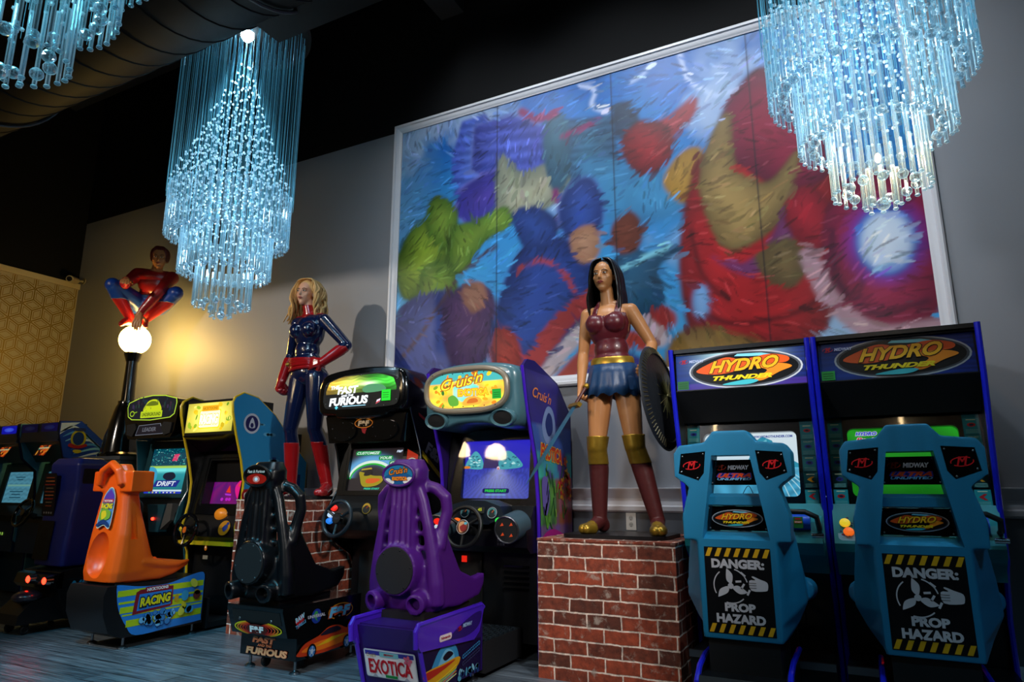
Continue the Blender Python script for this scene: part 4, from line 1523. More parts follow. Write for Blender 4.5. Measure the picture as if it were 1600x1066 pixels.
# ------------------------------------------------------------------ tropical road racer (teal hood, purple sides)
def exotica_cabinet():
    cx, y0 = -2.303, 3.85
    root = thing('arcade_cabinet', 'purple-sided driving cabinet with rounded teal hood and snowy road screen', 'arcade cabinet', (cx, y0, 0))
    hw = 0.378
    prof = loc_prof([(3.87, 1.86), (3.94, 1.57), (4.06, 1.26), (4.10, 0.99), (4.11, 0.74), (4.11, 0.02), (4.66, 0.02), (4.66, 1.60), (4.42, 1.81), (4.04, 1.915), (3.93, 1.91)], y0)
    for s in (-1, 1):
        p = side_panel(root, prof + [prof[0]], s * (hw - 0.008), 0.02, M['purple_dark'], M['purple_trim'], 0.0125, 6)
    # painted side art on the right: night sky, title, jungle and a violet car (generic shapes)
    a = Art()
    q = [(y, z) for y, z in prof]
    a.poly(q, '#1b1466')
    def clip(u, v):  # y range of the panel at a height
        z = 0.04 + v * 1.80
        pts = sorted(prof[:6], key=lambda p: p[1])
        yf = np.interp(z, [p[1] for p in pts], [p[0] for p in pts]) + 0.012
        yb = np.interp(z, [0.02, 1.58, 1.80, 1.90], [0.80, 0.80, 0.56, 0.20])
        return yf + (yb - yf) * u, z
    P, Cc, Fs = [], [], []
    nx, nz = 24, 70
    rg = random.Random(4)
    ph = [rg.uniform(0, 6) for _ in range(8)]
    for j in range(nz + 1):
        for i in range(nx + 1):
            u, v = i / nx, j / nz
            P.append(clip(u, v))
            n1 = math.sin(9 * u + ph[0] + 5 * v) * math.sin(17 * v + ph[1] + 3 * u)
            n2 = math.sin(23 * u + ph[2]) * math.sin(31 * v + ph[3])
            if v > 0.80: c = (0.03, 0.02, 0.22 + 0.05 * n1)
            elif v > 0.70: c = (0.04 + 0.05 * (n1 > 0.2), 0.10 + 0.1 * max(n1, 0), 0.42)
            elif v > 0.60:
                c = (0.05, 0.30 + 0.2 * n1, 0.42 + 0.1 * n2) if n1 > -0.2 else (0.10, 0.05, 0.30)
            elif v > 0.44:
                c = (0.06 + 0.06 * (n2 > 0), 0.26 + 0.18 * n2, 0.06) if u < 0.5 else (0.30 + 0.2 * n1, 0.10, 0.05 + 0.1 * (n2 > 0))
            elif v > 0.36: c = (0.20 + 0.05 * n1, 0.10, 0.30 + 0.1 * n2)
            else: c = (0.24 + 0.06 * n1, 0.02, 0.20)
            Cc.append(tuple(max(0, t) for t in c))
    for j in range(nz):
        for i in range(nx):
            k = j * (nx + 1) + i
            Fs.append((k, k + 1, k + nx + 2, k + nx + 1))
    a.raw(P, Fs, Cc)
    a.smooth([(0.30, 1.50), (0.38, 1.62), (0.48, 1.60), (0.52, 1.46), (0.42, 1.36), (0.33, 1.40)], '#7f96c8')
    a.smooth([(0.35, 1.50), (0.40, 1.58), (0.46, 1.55), (0.47, 1.46), (0.40, 1.42)], '#1a2a70')
    a.text("Cruis'n", 0.30, 1.69, 0.075, '#f08838', 0.30, 0.35, 0.01, -0.10)
    a.outlined('EXOTICA', 0.45, 1.30, 0.10, '#c83a1c', '#f0c030', 0.36, 0.0, 0.05, 0.05, -0.1)
    for k in range(26):
        y, z = rg.uniform(0.32, 0.72), rg.uniform(0.78, 1.18)
        a.stroke([(y, z), (y + rg.uniform(-0.06, 0.06), z + rg.uniform(0.05, 0.13))], 0.014, rg.choice(['#3c8a28', '#5fae30', '#1f5a24', '#8fc040']), a.n, 4)
    for k in range(9):
        y, z = rg.uniform(0.58, 0.76), rg.uniform(0.98, 1.26)
        for m in range(5):
            an = m * 1.257
            a.ell(y + 0.022 * math.cos(an), z + 0.022 * math.sin(an), 0.020, 0.012, rg.choice(['#c81c2c', '#e0a01c', '#d84a1c']), an, a.n, 12)
    a.smooth([(0.28, 1.12), (0.36, 1.14), (0.40, 1.02), (0.36, 0.90), (0.30, 0.92)], '#6a5cb0')
    a.smooth([(0.26, 0.74), (0.45, 0.80), (0.72, 0.72), (0.78, 0.64), (0.60, 0.58), (0.30, 0.60)], '#b01c88')
    a.smooth([(0.36, 0.72), (0.50, 0.75), (0.62, 0.71), (0.50, 0.67)], '#e05cb8')
    a.smooth([(0.30, 0.64), (0.42, 0.66), (0.50, 0.58), (0.38, 0.52), (0.30, 0.54)], '#3060c0')
    a.build('side_art', M['print'], root, side_r(hw + 0.0035, 0, 0))
    # body
    b = MB()
    b.box(-hw + 0.02, hw - 0.02, 0.44, 0.79, 0.03, 1.55, 0.004)
    b.box(-hw + 0.02, hw - 0.02, 0.26, 0.5, 0.10, 0.66, 0.006)
    b.build('cabinet_body', M['black'], root)
    # rounded hood
    ol = catmull([(-0.355, 0, 1.50), (-0.365, 0, 1.70), (-0.352, 0, 1.83), (-0.20, 0, 1.885), (0.0, 0, 1.90), (0.20, 0, 1.89), (0.352, 0, 1.845), (0.365, 0, 1.70), (0.355, 0, 1.50), (0.24, 0, 1.455), (0.10, 0, 1.487), (-0.10, 0, 1.487), (-0.24, 0, 1.455)], 4, True)
    secs = []
    cz = 1.69
    for y, s in ((-0.045, 0.86), (-0.035, 0.94), (-0.005, 0.985), (0.05, 1.0), (0.30, 1.0), (0.36, 0.98)):
        secs.append([(p.x * s, y + 0.10 * (1.0 - (p.z - 1.45) / 0.45) * (0.25 if y < 0.1 else 0), cz + (p.z - cz) * s) for p in ol])
    hood = MB().loft(secs, True, True).build('hood', M['exo_hood'], root, 50)
    # oval marquee ring and picture
    def oval(wd, ht, n=48, e=2.9):
        out = []
        for k in range(n):
            t = 2 * math.pi * k / n
            c, s = math.cos(t), math.sin(t)
            out.append((wd * math.copysign(abs(c) ** (2 / e), c), ht * math.copysign(abs(s) ** (2 / e), s)))
        return out
    X = front(-0.01, -0.058, 1.71, R(-3))
    b = MB(); b.tube([(p[0], 0, p[1]) for p in oval(0.312, 0.142)], 0.020, 10, closed=True, mtx=X)
    b.build('marquee_ring', M['exo_ring'], hood)
    a = Art()
    a.poly(oval(0.303, 0.132), '#2a2440')
    rg = random.Random(11)
    def tro(u, v):
        d = math.hypot((u - 0.5) * 1.7, v - 0.45)
        n = math.sin(13 * u + 5 * v) * math.sin(11 * v - 7 * u)
        if v > 0.72: c = (0.05, 0.42, 0.42)
        elif d < 0.30: c = (0.30 + 0.2 * n, 0.72, 0.62)
        else: c = (0.95, 0.62 + 0.25 * n, 0.05)
        return c
    a.grid(-0.3, -0.118, 0.3, 0.118, 44, 26, tro, half=lambda h: 0.292 * (1 - (abs(h) / 0.132) ** 2.9) ** (1 / 2.9))
    for k in range(46):
        x, z = rg.uniform(-0.25, 0.25), rg.uniform(-0.105, 0.105)
        if abs(x) < 0.13 and z < 0.05: continue
        a.ell(x, z, rg.uniform(0.012, 0.030), rg.uniform(0.007, 0.014), rg.choice(['#f0c818', '#e8a010', '#78a020', '#f08010', '#2f7028']), rg.uniform(0, 3), a.n, 10)
    a.smooth([(-0.02, -0.10), (0.0, -0.055), (0.07, -0.045), (0.12, -0.07), (0.10, -0.10)], '#f0a838')
    a.smooth([(0.01, -0.09), (0.03, -0.062), (0.08, -0.06), (0.09, -0.085)], '#c86818')
    a.smooth([(-0.12, -0.10), (-0.14, -0.05), (-0.10, -0.03), (-0.06, -0.06), (-0.06, -0.10)], '#58a030')
    a.stroke([(-0.20, 0.0), (-0.10, 0.032), (0.02, 0.042)], 0.009, '#b06008')
    a.outlined("Cruis'n", -0.03, 0.060, 0.072, '#fadc30', '#a85808', 0.33, 0.4, 0.01, 0.07, 0.14)
    a.outlined('EXOTICA', 0.06, -0.018, 0.048, '#f8c818', '#e07808', 0.235, 0, 0.05, 0.06)
    a.rect(0.205, -0.072, 0.272, -0.008, '#0c9a2c')
    for k in range(3): a.rect(0.215, -0.03 - 0.013 * k, 0.262, -0.034 - 0.013 * k, '#086018', a.n)
    a.build('marquee', M['glow'], hood, X)
    for k in range(7):
        for z in (0.108, -0.112):
            b = MB(); b.ball(X @ Vector((-0.24 + 0.08 * k, -0.036, z)), 0.004, u=8, v=6); b.build('screw', M['black'], hood)
    # speaker pods
    for s in (-1, 1):
        Y = front(s * 0.255, -0.035, 1.515, R(-20))
        b = MB()
        b.lathe([(0.072, 0.05), (0.088, 0.03), (0.088, 0.0), (0.080, -0.012), (0.066, -0.004), (0.055, 0.035), (0.0, 0.045)], 32, Y @ Matrix.Rotation(R(90), 4, 'X') @ Matrix.Scale(-1, 4, (0, 0, 1)) @ Matrix.Diagonal((1.05, 0.68, 1, 1)))
        sp = b.build('speaker_pod', M['exo_hood'], hood, 40)
        b = MB(); b.lathe([(0.0, -0.004), (0.066, -0.008), (0.066, 0.0), (0, 0.004)], 28, Y @ Matrix.Rotation(R(90), 4, 'X') @ Matrix.Diagonal((1.02, 0.66, 1, 1)))
        b.build('speaker_grille', M['black_matte'], hood)
    # monitor
    T = R(6)
    X = front(0.0, 0.30, 1.205, T)
    b = MB()
    b.frame(rrpts(-hw + 0.02, -0.26, hw - 0.02, 0.27, 0.004), rrpts(-0.28, -0.225, 0.30, 0.215, 0.02), 0, 0.02, 0.002, mtx=X)
    b.frame(rrpts(-0.28, -0.225, 0.30, 0.215, 0.02), rrpts(-0.245, -0.205, 0.285, 0.195, 0.015), 0.002, 0.05, 0.002, mtx=X)
    b.build('monitor_bezel', M['screen_black'], root)
    a = Art()
    x0, x1, z0, z1 = -0.245, 0.285, -0.205, 0.195
    def snow(u, v):
        if v > 0.5:
            c = np.array((0.02, 0.02, 0.50)) * (1 - (v - 0.5)) + np.array((0.04, 0.03, 0.80)) * (v - 0.5)
        else:
            d = abs(u - 0.52) / max(0.06, 0.62 - v)
            s = 0.5 + 0.5 * math.sin(40 * (u - 0.52) / max(0.08, 0.56 - v))
            c = np.array((0.045, 0.07, 0.62)) * (0.55 + 0.45 * s) + np.array((0.30, 0.32, 0.25)) * math.exp(-d * d * 2.0) * (0.3 + v * 1.4)
        return tuple(np.clip(c, 0, 1))
    a.grid(x0, z0, x1, z1, 48, 30, snow)
    a.smooth([(x0 + 0.004, 0.02), (x0 + 0.05, 0.10), (x0 + 0.09, 0.125), (x0 + 0.14, 0.07), (x0 + 0.15, 0.005), (x0 + 0.07, 0.0)], '#4fb8c8')
    a.smooth([(0.03, 0.005), (0.05, 0.09), (0.10, 0.125), (0.16, 0.09), (0.22, 0.02), (0.14, 0.0)], '#46aebe')
    rg = random.Random(6)
    for k in range(46):
        L = k % 2
        x = rg.uniform(x0 + 0.03, x0 + 0.13) if L else rg.uniform(0.05, 0.19)
        z = rg.uniform(0.01, 0.09)
        a.ell(x, z, 0.012, 0.005, rg.choice(['#a8f0f0', '#d8ffff', '#2a8aa0', '#1a6a80']), rg.uniform(-.5, .5), a.n, 8)
    a.poly([(x0 + 0.15, 0.005), (x0 + 0.16, 0.08), (0.02, 0.085), (0.035, 0.005)], '#3a2c68')
    a.ell(0.03, 0.005, 0.012, 0.012, '#f0d8e8'); a.ell(0.03, 0.0, 0.006, 0.006, '#e04030')
    a.ell(x0 + 0.02, 0.012, 0.03, 0.010, '#f08828')
    a.rrect(-0.085, -0.168, 0.125, -0.135, 0.014, '#0c1060')
    a.text('PRESS START', 0.02, -0.151, 0.018, '#28e048', 0.17, 0, 0.05)
    a.rect(-0.06, -0.181, 0.10, -0.177, '#80d8f0')
    a.build('screen', M['glow_soft'], root, X @ Matrix.Translation((0, 0.03, 0)))
    MB().box(-hw + 0.022, hw - 0.022, -0.012, -0.009, -0.25, 0.265, 0, mtx=X).build('glass_pane', M['pane'], root)
    # dashboard
    b = MB()
    b.prism([(0.22, 0.955), (0.30, 0.955), (0.34, 0.66), (0.16, 0.66), (0.11, 0.70), (0.10, 0.80)], -hw + 0.02, hw - 0.02, 'x', 0.01)
    dash = b.build('dashboard', M['black'], root)
    b = MB(); b.prism([(-0.21, 0.90), (-0.17, 0.965), (-0.05, 0.995), (0.08, 0.99), (0.19, 0.955), (0.22, 0.89), (0.10, 0.84), (-0.12, 0.84)], 0.06, 0.25, 'y', 0.014)
    b.build('gauge_hump', mat('dash_blue_black', '#15202c', 0.35), dash)
    for x, r in ((-0.07, 0.034), (0.135, 0.036)):
        a = Art(); a.ell(0, 0, r, r, '#8aa0a8'); a.ell(0, 0, r * .88, r * .88, '#10242c'); a.ring(0, 0, r * .75, r * .75, 0.004, '#3fb0b8', -30, 210)
        a.stroke([(0, 0), (r * .4, r * .5)], 0.003, '#f07020'); a.build('gauge', M['print'], dash, front(x, 0.052, 0.915, R(12)))
    a = Art(); a.rect(-0.05, -0.02, 0.05, 0.02, '#0c1a18'); a.text('45', 0.015, 0.004, 0.020, '#e0f020', 0.03, 0, 0.03)
    a.build('speed_display', M['glow_dim'], dash, front(0.03, 0.05, 0.93, R(12)))
    for x, arts in ((-0.245, 'b'), (0.275, 'g')):
        b = MB(); b.cyl((x, 0.16, 0.845), (x, -0.01, 0.815), 0.088, 0.088, 32, 0.006)
        dr = b.build('dash_drum', mat('drum_grey_blue', '#3c5560', 0.35), dash)
        Y = front(x, -0.013, 0.815, R(-10))
        b = MB(); b.torus((0, 0, 0), 0.082, 0.006, 'y', 36, 8, mtx=Y); b.build('drum_rim', M['steel'], dr)
        a = Art(); a.ell(0, 0, 0.080, 0.080, '#0c0f12')
        if arts == 'g':
            for dx, dz in ((-0.03, 0.03), (0.035, 0.032), (0.03, -0.035), (-0.03, -0.03)):
                a.poly([(dx - 0.014, dz - 0.008), (dx + 0.012, dz - 0.004), (dx + 0.004, dz + 0.014)], '#f0501c')
        a.build('drum_face', M['glow_dim'], dr, Y)
        if arts == 'b':
            for dz, m in ((0.042, 'btn_red'), (0.0, 'btn_white'), (-0.042, 'btn_blue')):
                button(dr, (x + 0.01, -0.016, 0.815 + dz), 0.021, M[m], R(-10), 1.3)
    button(dash, (-0.135, 0.07, 0.87), 0.02, M['btn_orange'], R(10), 1.35)
    button(dash, (0.185, 0.06, 0.865), 0.02, M['btn_green'], R(10), 1.35)
    b = MB()
    for i in range(3):
        for j in range(4):
            b.box(0.15 + 0.02 * i, 0.165 + 0.02 * i, 0.094, 0.104, 0.71 + 0.022 * j, 0.727 + 0.022 * j, 0.003)
    b.build('keypad', M['steel'], dash)
    a = Art(); a.ell(0, 0, 0.046, 0.046, '#c8d0d8'); a.ell(0, 0, 0.043, 0.043, '#5c3a2c'); a.smooth([(-0.03, 0.02), (0.0, 0.035), (0.03, 0.01), (0.01, -0.03), (-0.02, -0.03)], '#e0a878'); a.smooth([(-0.02, 0.0), (0.02, 0.02), (0.03, -0.015), (0.0, -0.03)], '#9a2c2c'); a.ell(0.02, 0.022, 0.012, 0.009, '#58b8d0')
    steering_wheel(root, (-0.03, -0.03, 0.825), 0.128, R(14), 0.015, 0.05, a, M['rubber'], 0.13)
    # lower front: coin light and vents
    b = MB(); b.box(-0.26, -0.05, 0.245, 0.262, 0.30, 0.64, 0.004); cdr = b.build('coin_door', M['black_matte'], root)
    b = MB(); b.box(-0.20, -0.165, 0.233, 0.247, 0.58, 0.62, 0.004); b.build('coin_light', M['btn_red'], cdr)
    b = MB()
    for k in range(5): b.box(0.12, 0.30, 0.243, 0.262, 0.56 - 0.035 * k, 0.575 - 0.035 * k, 0.003)
    b.build('vent_slats', M['black_gloss'], root)
    return root


exotica_cabinet()


# ------------------------------------------------------------------ black street racer
def street_cabinet():
    cx, y0 = -3.25, 3.87
    root = thing('arcade_cabinet', 'black glossy street racing cabinet with lit green marquee, between brick pedestal and purple cabinet', 'arcade cabinet', (cx, y0, 0))
    hw = 0.40
    prof = loc_prof([(3.90, 1.84), (3.93, 1.62), (4.06, 1.35), (4.12, 1.10), (4.00, 0.92), (3.97, 0.78), (4.08, 0.67), (4.26, 0.57), (4.36, 0.40), (4.36, 0.02), (4.66, 0.02), (4.66, 1.20), (4.40, 1.62), (4.22, 1.84), (4.05, 1.875)], y0)
    for s in (-1, 1):
        side_panel(root, prof + [prof[0]], s * (hw - 0.008), 0.018, M['black_gloss'], M['chrome'] if s > 0 else M['black_gloss'], 0.006, 5)
    # side print on the right
    a = Art()
    a.poly([(0.08, 1.84), (0.18, 1.86), (0.33, 1.80), (0.42, 1.62), (0.12, 1.66)], '#1c1418')
    rg = random.Random(8)
    for k in range(16):
        y, z = rg.uniform(0.12, 0.34), rg.uniform(1.68, 1.80)
        a.ell(y, z, rg.uniform(0.02, 0.045), rg.uniform(0.015, 0.04), rg.choice(['#3a2418', '#5c3a24', '#241a1c', '#8a5c3c', '#30343c']), rg.uniform(0, 3), a.n, 12)
    a.poly([(0.14, 1.61), (0.15, 1.585), (0.50, 1.44), (0.50, 1.47)], '#8c1420')
    a.text('F&F', 0.36, 1.32, 0.09, '#8c90a0', 0.24, 0.1, 0.05, -0.42)
    a.poly([(0.20, 1.30), (0.62, 1.02), (0.62, 1.06), (0.20, 1.34)], '#b8a018')
    a.poly([(0.20, 1.22), (0.30, 1.20), (0.26, 1.12), (0.20, 1.10)], '#d05818')
    a.poly([(0.28, 1.20), (0.66, 0.96), (0.66, 0.70), (0.36, 0.84)], '#121414')
    a.text('-130', 0.42, 1.04, 0.045, '#a8a8a0', 0.13, 0, 0.02, -0.9)
    a.poly([(0.30, 0.84), (0.62, 0.66), (0.62, 0.60), (0.30, 0.76)], '#7a7818')
    a.build('side_print', M['print'], root, side_r(hw + 0.0035, 0, 0))
    b = MB()
    b.box(-hw + 0.02, hw - 0.02, 0.42, 0.78, 0.03, 1.20, 0.004)
    b.box(-hw + 0.02, hw - 0.02, 0.34, 0.58, 1.15, 1.60, 0.004)
    b.build('cabinet_body', M['black'], root)
    # hood with rounded lens
    ol = catmull([(-0.40, 0, 1.62), (-0.425, 0, 1.75), (-0.405, 0, 1.86), (-0.32, 0, 1.925), (0.0, 0, 1.955), (0.32, 0, 1.93), (0.40, 0, 1.87), (0.42, 0, 1.75), (0.39, 0, 1.63), (0.26, 0, 1.60), (0.18, 0, 1.57), (-0.18, 0, 1.57), (-0.26, 0, 1.60)], 4, True)
    secs = []
    cz = 1.76
    for y, s in ((-0.03, 0.90), (-0.025, 0.955), (0.0, 0.99), (0.04, 1.0), (0.24, 1.0), (0.34, 0.9), (0.36, 0.7)):
        secs.append([(p.x * s, y, cz + (p.z - cz) * s) for p in ol])
    hood = MB().loft(secs, True, True).build('hood', M['black_gloss'], root, 50)
    a = Art()
    po = [(-0.345, -0.085), (-0.352, 0.02), (-0.325, 0.085), (-0.18, 0.125), (0.0, 0.138), (0.18, 0.128), (0.325, 0.09), (0.352, 0.02), (0.345, -0.085), (0.25, -0.118), (-0.25, -0.118)]
    a.smooth(po, '#050706', n=3)
    rg = random.Random(9)
    def sp(u, v):
        g = math.exp(-((v - 0.72) / 0.16) ** 2)
        s = 0.75 + 0.22 * math.sin(v * 47 + 2.2 * math.sin(u * 9) + 1.5 * math.sin(u * 23)) * (v > 0.4)
        l = np.array((0.95, 0.55, 0.05)) * max(0, 1 - u * 2.2) + np.array((0.75, 0.95, 0.15)) * math.exp(-((u - 0.35) / 0.2) ** 2) + np.array((0.08, 0.85, 0.06)) * max(0, (u - 0.35) * 1.6)
        c = l * (g * 1.1 + 0.25 * (v > 0.35)) * s
        c = c + np.array((0.8, 1.0, 0.7)) * math.exp(-(((u - 0.62) / 0.12) ** 2 + ((v - 0.66) / 0.07) ** 2))
        return tuple(np.clip(c, 0, 1.3))
    a.grid(-0.30, -0.07, 0.315, 0.125, 60, 34, sp, half=lambda h: float(np.interp(h, [-0.085, 0.02, 0.085, 0.112, 0.125], [0.325, 0.33, 0.30, 0.22, 0.15])))
    a.smooth([(0.02, 0.02), (0.08, 0.05), (0.20, 0.04), (0.23, 0.0), (0.06, -0.01)], '#4a8a60')
    a.rrect(-0.31, -0.108, 0.10, -0.03, 0.02, '#04060a')
    for t, x, z, h, w_ in (('THE', -0.24, 0.045, 0.028, 0.085), ('FAST', -0.115, 0.020, 0.058, 0.20), ('AND THE', -0.12, -0.022, 0.016, 0.12), ('FURIOUS', -0.105, -0.062, 0.062, 0.37)):
        a.text(t, x, z, h, '#f4fbff', w_, 0.15, 0.05, 0.02)
    a.rect(-0.16, -0.104, 0.06, -0.099, '#9cd8f0')
    a.text('+', -0.215, -0.108, 0.026, '#60d8f8', 0.03, 0, 0.05)
    a.rect(0.205, -0.08, 0.285, 0.0, '#18d028')
    for k in range(3): a.rect(0.215, -0.02 - 0.016 * k, 0.27, -0.025 - 0.016 * k, '#0a8018', a.n)
    a.poly([(0.155, -0.10), (0.19, -0.085), (0.20, -0.06), (0.165, -0.07)], '#d8d0e0'); a.poly([(0.155, -0.10), (0.19, -0.085), (0.192, -0.075), (0.16, -0.088)], '#c02028')
    a.build('marquee', M['glow'], hood, front(0, -0.0315, 1.765))
    screws(hood, [(-0.33, 1.69), (-0.33, 1.83), (0.33, 1.69), (0.33, 1.84), (0, 1.89), (-0.22, 1.655), (0.22, 1.655)], -0.032, 0.005)
    # speaker panel under the hood
    ol = [(-0.375, 1.60), (-0.33, 1.40), (0.33, 1.40), (0.375, 1.60)]
    b = MB(); b.prism(ol, 0.03, 0.20, 'y', 0.012)
    spk = b.build('speaker_panel', M['black_gloss'], root)
    for s in (-1, 1):
        b = MB(); b.lathe([(0, -0.01), (0.085, -0.012), (0.1, -0.004), (0.1, 0.01), (0, 0.01)], 32, front(s * 0.19, 0.024, 1.485) @ Matrix.Rotation(R(90), 4, 'X') @ Matrix.Diagonal((1.25, 0.75, 1, 1)))
        g = b.build('speaker_cover', M['black_gloss'], spk)
        screws(spk, [(s * 0.19 + 0.105 * math.cos(R(q)), 1.485 + 0.062 * math.sin(R(q))) for q in (20, 90, 160, 230, 310)], 0.016, 0.005)
    a = Art(); a.ring(0, 0, 0.085, 0.036, 0.006, '#d87818'); a.text('F&F', 0, 0, 0.040, '#c8a880', 0.105, 0.1, 0.06)
    a.build('badge', M['glow_dim'], spk, front(0, 0.022, 1.538))
    a = Art(); a.poly([(-0.03, 0.02), (0.03, 0.02), (0.012, -0.03), (-0.012, -0.02)], '#a01c24'); a.build('red_emblem', M['print'], spk, front(0, 0.0285, 1.49))
    # monitor
    T = R(9)
    X = front(0, 0.225, 1.215, T)
    b = MB()
    b.frame(rrpts(-hw + 0.02, -0.20, hw - 0.02, 0.20, 0.003), rrpts(-0.325, -0.175, 0.225, 0.165, 0.01), 0, 0.02, 0.002, mtx=X)
    b.frame(rrpts(-0.325, -0.175, 0.225, 0.165, 0.01), rrpts(-0.30, -0.165, 0.205, 0.155, 0.01), 0.002, 0.05, 0.002, mtx=X)
    b.build('monitor_bezel', M['screen_black'], root)
    a = Art()
    def dk(u, v):
        e = abs(math.hypot((u - 0.42) * 1.0, (v - 0.28) * 0.95) - 0.46)
        c = np.array((0.025, 0.018, 0.02))
        if v > 0.3: c = c + np.array((0.15, 0.55, 1.0)) * math.exp(-(e / 0.10) ** 2) * 0.8
        return tuple(c)
    a.grid(-0.30, -0.165, 0.205, 0.155, 50, 34, dk)
    a.ring(-0.09, -0.08, 0.225, 0.148, 0.022, '#e8fff0', 10, 170)
    a.ring(-0.09, -0.085, 0.208, 0.132, 0.012, '#20c830', 5, 175)
    for t, x, z, w_ in (('CUSTOMIZE', -0.145, 0.125, 0.22), ('YOUR', 0.03, 0.085, 0.11), ('CAR', 0.13, 0.045, 0.10)):
        a.rrect(x - w_ / 2 - 0.012, z - 0.017, x + w_ / 2 + 0.012, z + 0.017, 0.015, '#189a48')
        a.text(t, x, z, 0.021, '#e8fff4', w_, 0.3, 0.03)
    a.text('F&F', 0.155, 0.132, 0.018, '#d8e8ff', 0.055, 0.2, 0.05)
    a.smooth([(-0.20, -0.02), (-0.19, -0.06), (-0.15, -0.13), (-0.03, -0.125), (0.03, -0.09), (0.02, -0.055), (-0.06, -0.05), (-0.14, -0.03)], '#a89818')
    a.smooth([(-0.12, -0.075), (-0.04, -0.07), (0.01, -0.08), (-0.05, -0.105), (-0.12, -0.105)], '#e0601c')
    a.poly([(-0.185, -0.01), (-0.08, -0.0), (-0.09, 0.012), (-0.18, 0.002)], '#b8a42c')
    a.smooth([(-0.15, -0.05), (-0.09, -0.045), (-0.09, -0.01), (-0.14, -0.02)], '#241c1c')
    a.text('PRESS START', -0.06, -0.148, 0.014, '#30d8b0', 0.15, 0.2, 0.04)
    a.build('screen', M['glow_soft'], root, X @ Matrix.Translation((0, 0.03, 0)))
    a = Art(); a.poly([(-0.055, -0.10), (0.055, -0.10), (0.055, 0.08), (-0.055, 0.13)], '#0a0808')
    a.poly([(-0.05, -0.02), (0.05, -0.03), (0.05, 0.075), (-0.05, 0.12)], '#d8381c'); a.poly([(-0.05, -0.10), (0.05, -0.10), (0.05, -0.0), (-0.05, -0.01)], '#f0c818')
    a.smooth([(-0.05, 0.03), (0.0, 0.055), (0.05, 0.03), (0.0, -0.005)], '#e8f0d8'); a.ell(0, 0.027, 0.036, 0.020, '#101810'); a.text('F&F', 0, 0.027, 0.017, '#f0f0f0', 0.04, 0.1, 0.06)
    a.build('side_decal', M['glow_dim'], root, X @ Matrix.Translation((0.295, -0.002, 0.02)))
    # dashboard
    b = MB()
    b.prism([(0.20, 1.02), (0.30, 1.02), (0.44, 0.68), (0.22, 0.70), (0.13, 0.77), (0.12, 0.86), (0.15, 0.93)], -hw + 0.02, hw - 0.02, 'x', 0.012)
    dash = b.build('dashboard', M['black'], root)
    dt = R(14)
    for x, z, r in ((-0.03, 0.925, 0.04), (0.10, 0.93, 0.022), (0.17, 0.905, 0.036)):
        a = Art(); a.ell(0, 0, r, r, '#8a7a20'); a.ell(0, -r * .2, r * .8, r * .7, '#181408'); a.ring(0, 0, r * .92, r * .92, r * .3, '#d8a820', 20, 160)
        a.stroke([(0, 0), (r * .5, r * .5)], 0.003, '#f04018'); a.build('gauge', M['glow_dim'], dash, front(x, 0.118 + (z - 0.86) * 0.25, z, dt))
    for x, z, m in ((-0.335, 0.925, 'btn_red'), (-0.35, 0.875, 'btn_white'), (-0.35, 0.83, 'btn_blue'), (0.17, 0.825, 'btn_green')):
        button(dash, (x, 0.112 + (z - 0.86) * 0.25, z), 0.02, M[m], dt, 1.4)
    a = Art(); a.poly([(-0.02, -0.02), (0.02, -0.02), (0, 0.025)], '#e83020'); a.build('warning_light', M['glow_dim'], dash, front(0.26, 0.10, 0.81, dt))
    a = Art(); a.rect(-0.012, -0.025, 0.012, 0.025, '#f07818'); a.build('gear_light', M['glow_dim'], dash, front(-0.245, 0.105, 0.86, dt))
    a = Art(); a.ell(0, 0, 0.035, 0.035, '#15171a'); a.text('F&F', 0, 0, 0.016, '#30343a', 0.045, 0.1, 0.05)
    steering_wheel(root, (-0.185, 0.0, 0.855), 0.125, R(14), 0.015, 0.042, a, mat('blue_black_rim', '#12202a', 0.35), 0.12)
    b = MB(); b.box(-0.30, 0.30, 0.405, 0.42, 0.10, 0.60, 0.004); b.build('front_panel', M['black_matte'], root)
    return root


street_cabinet()


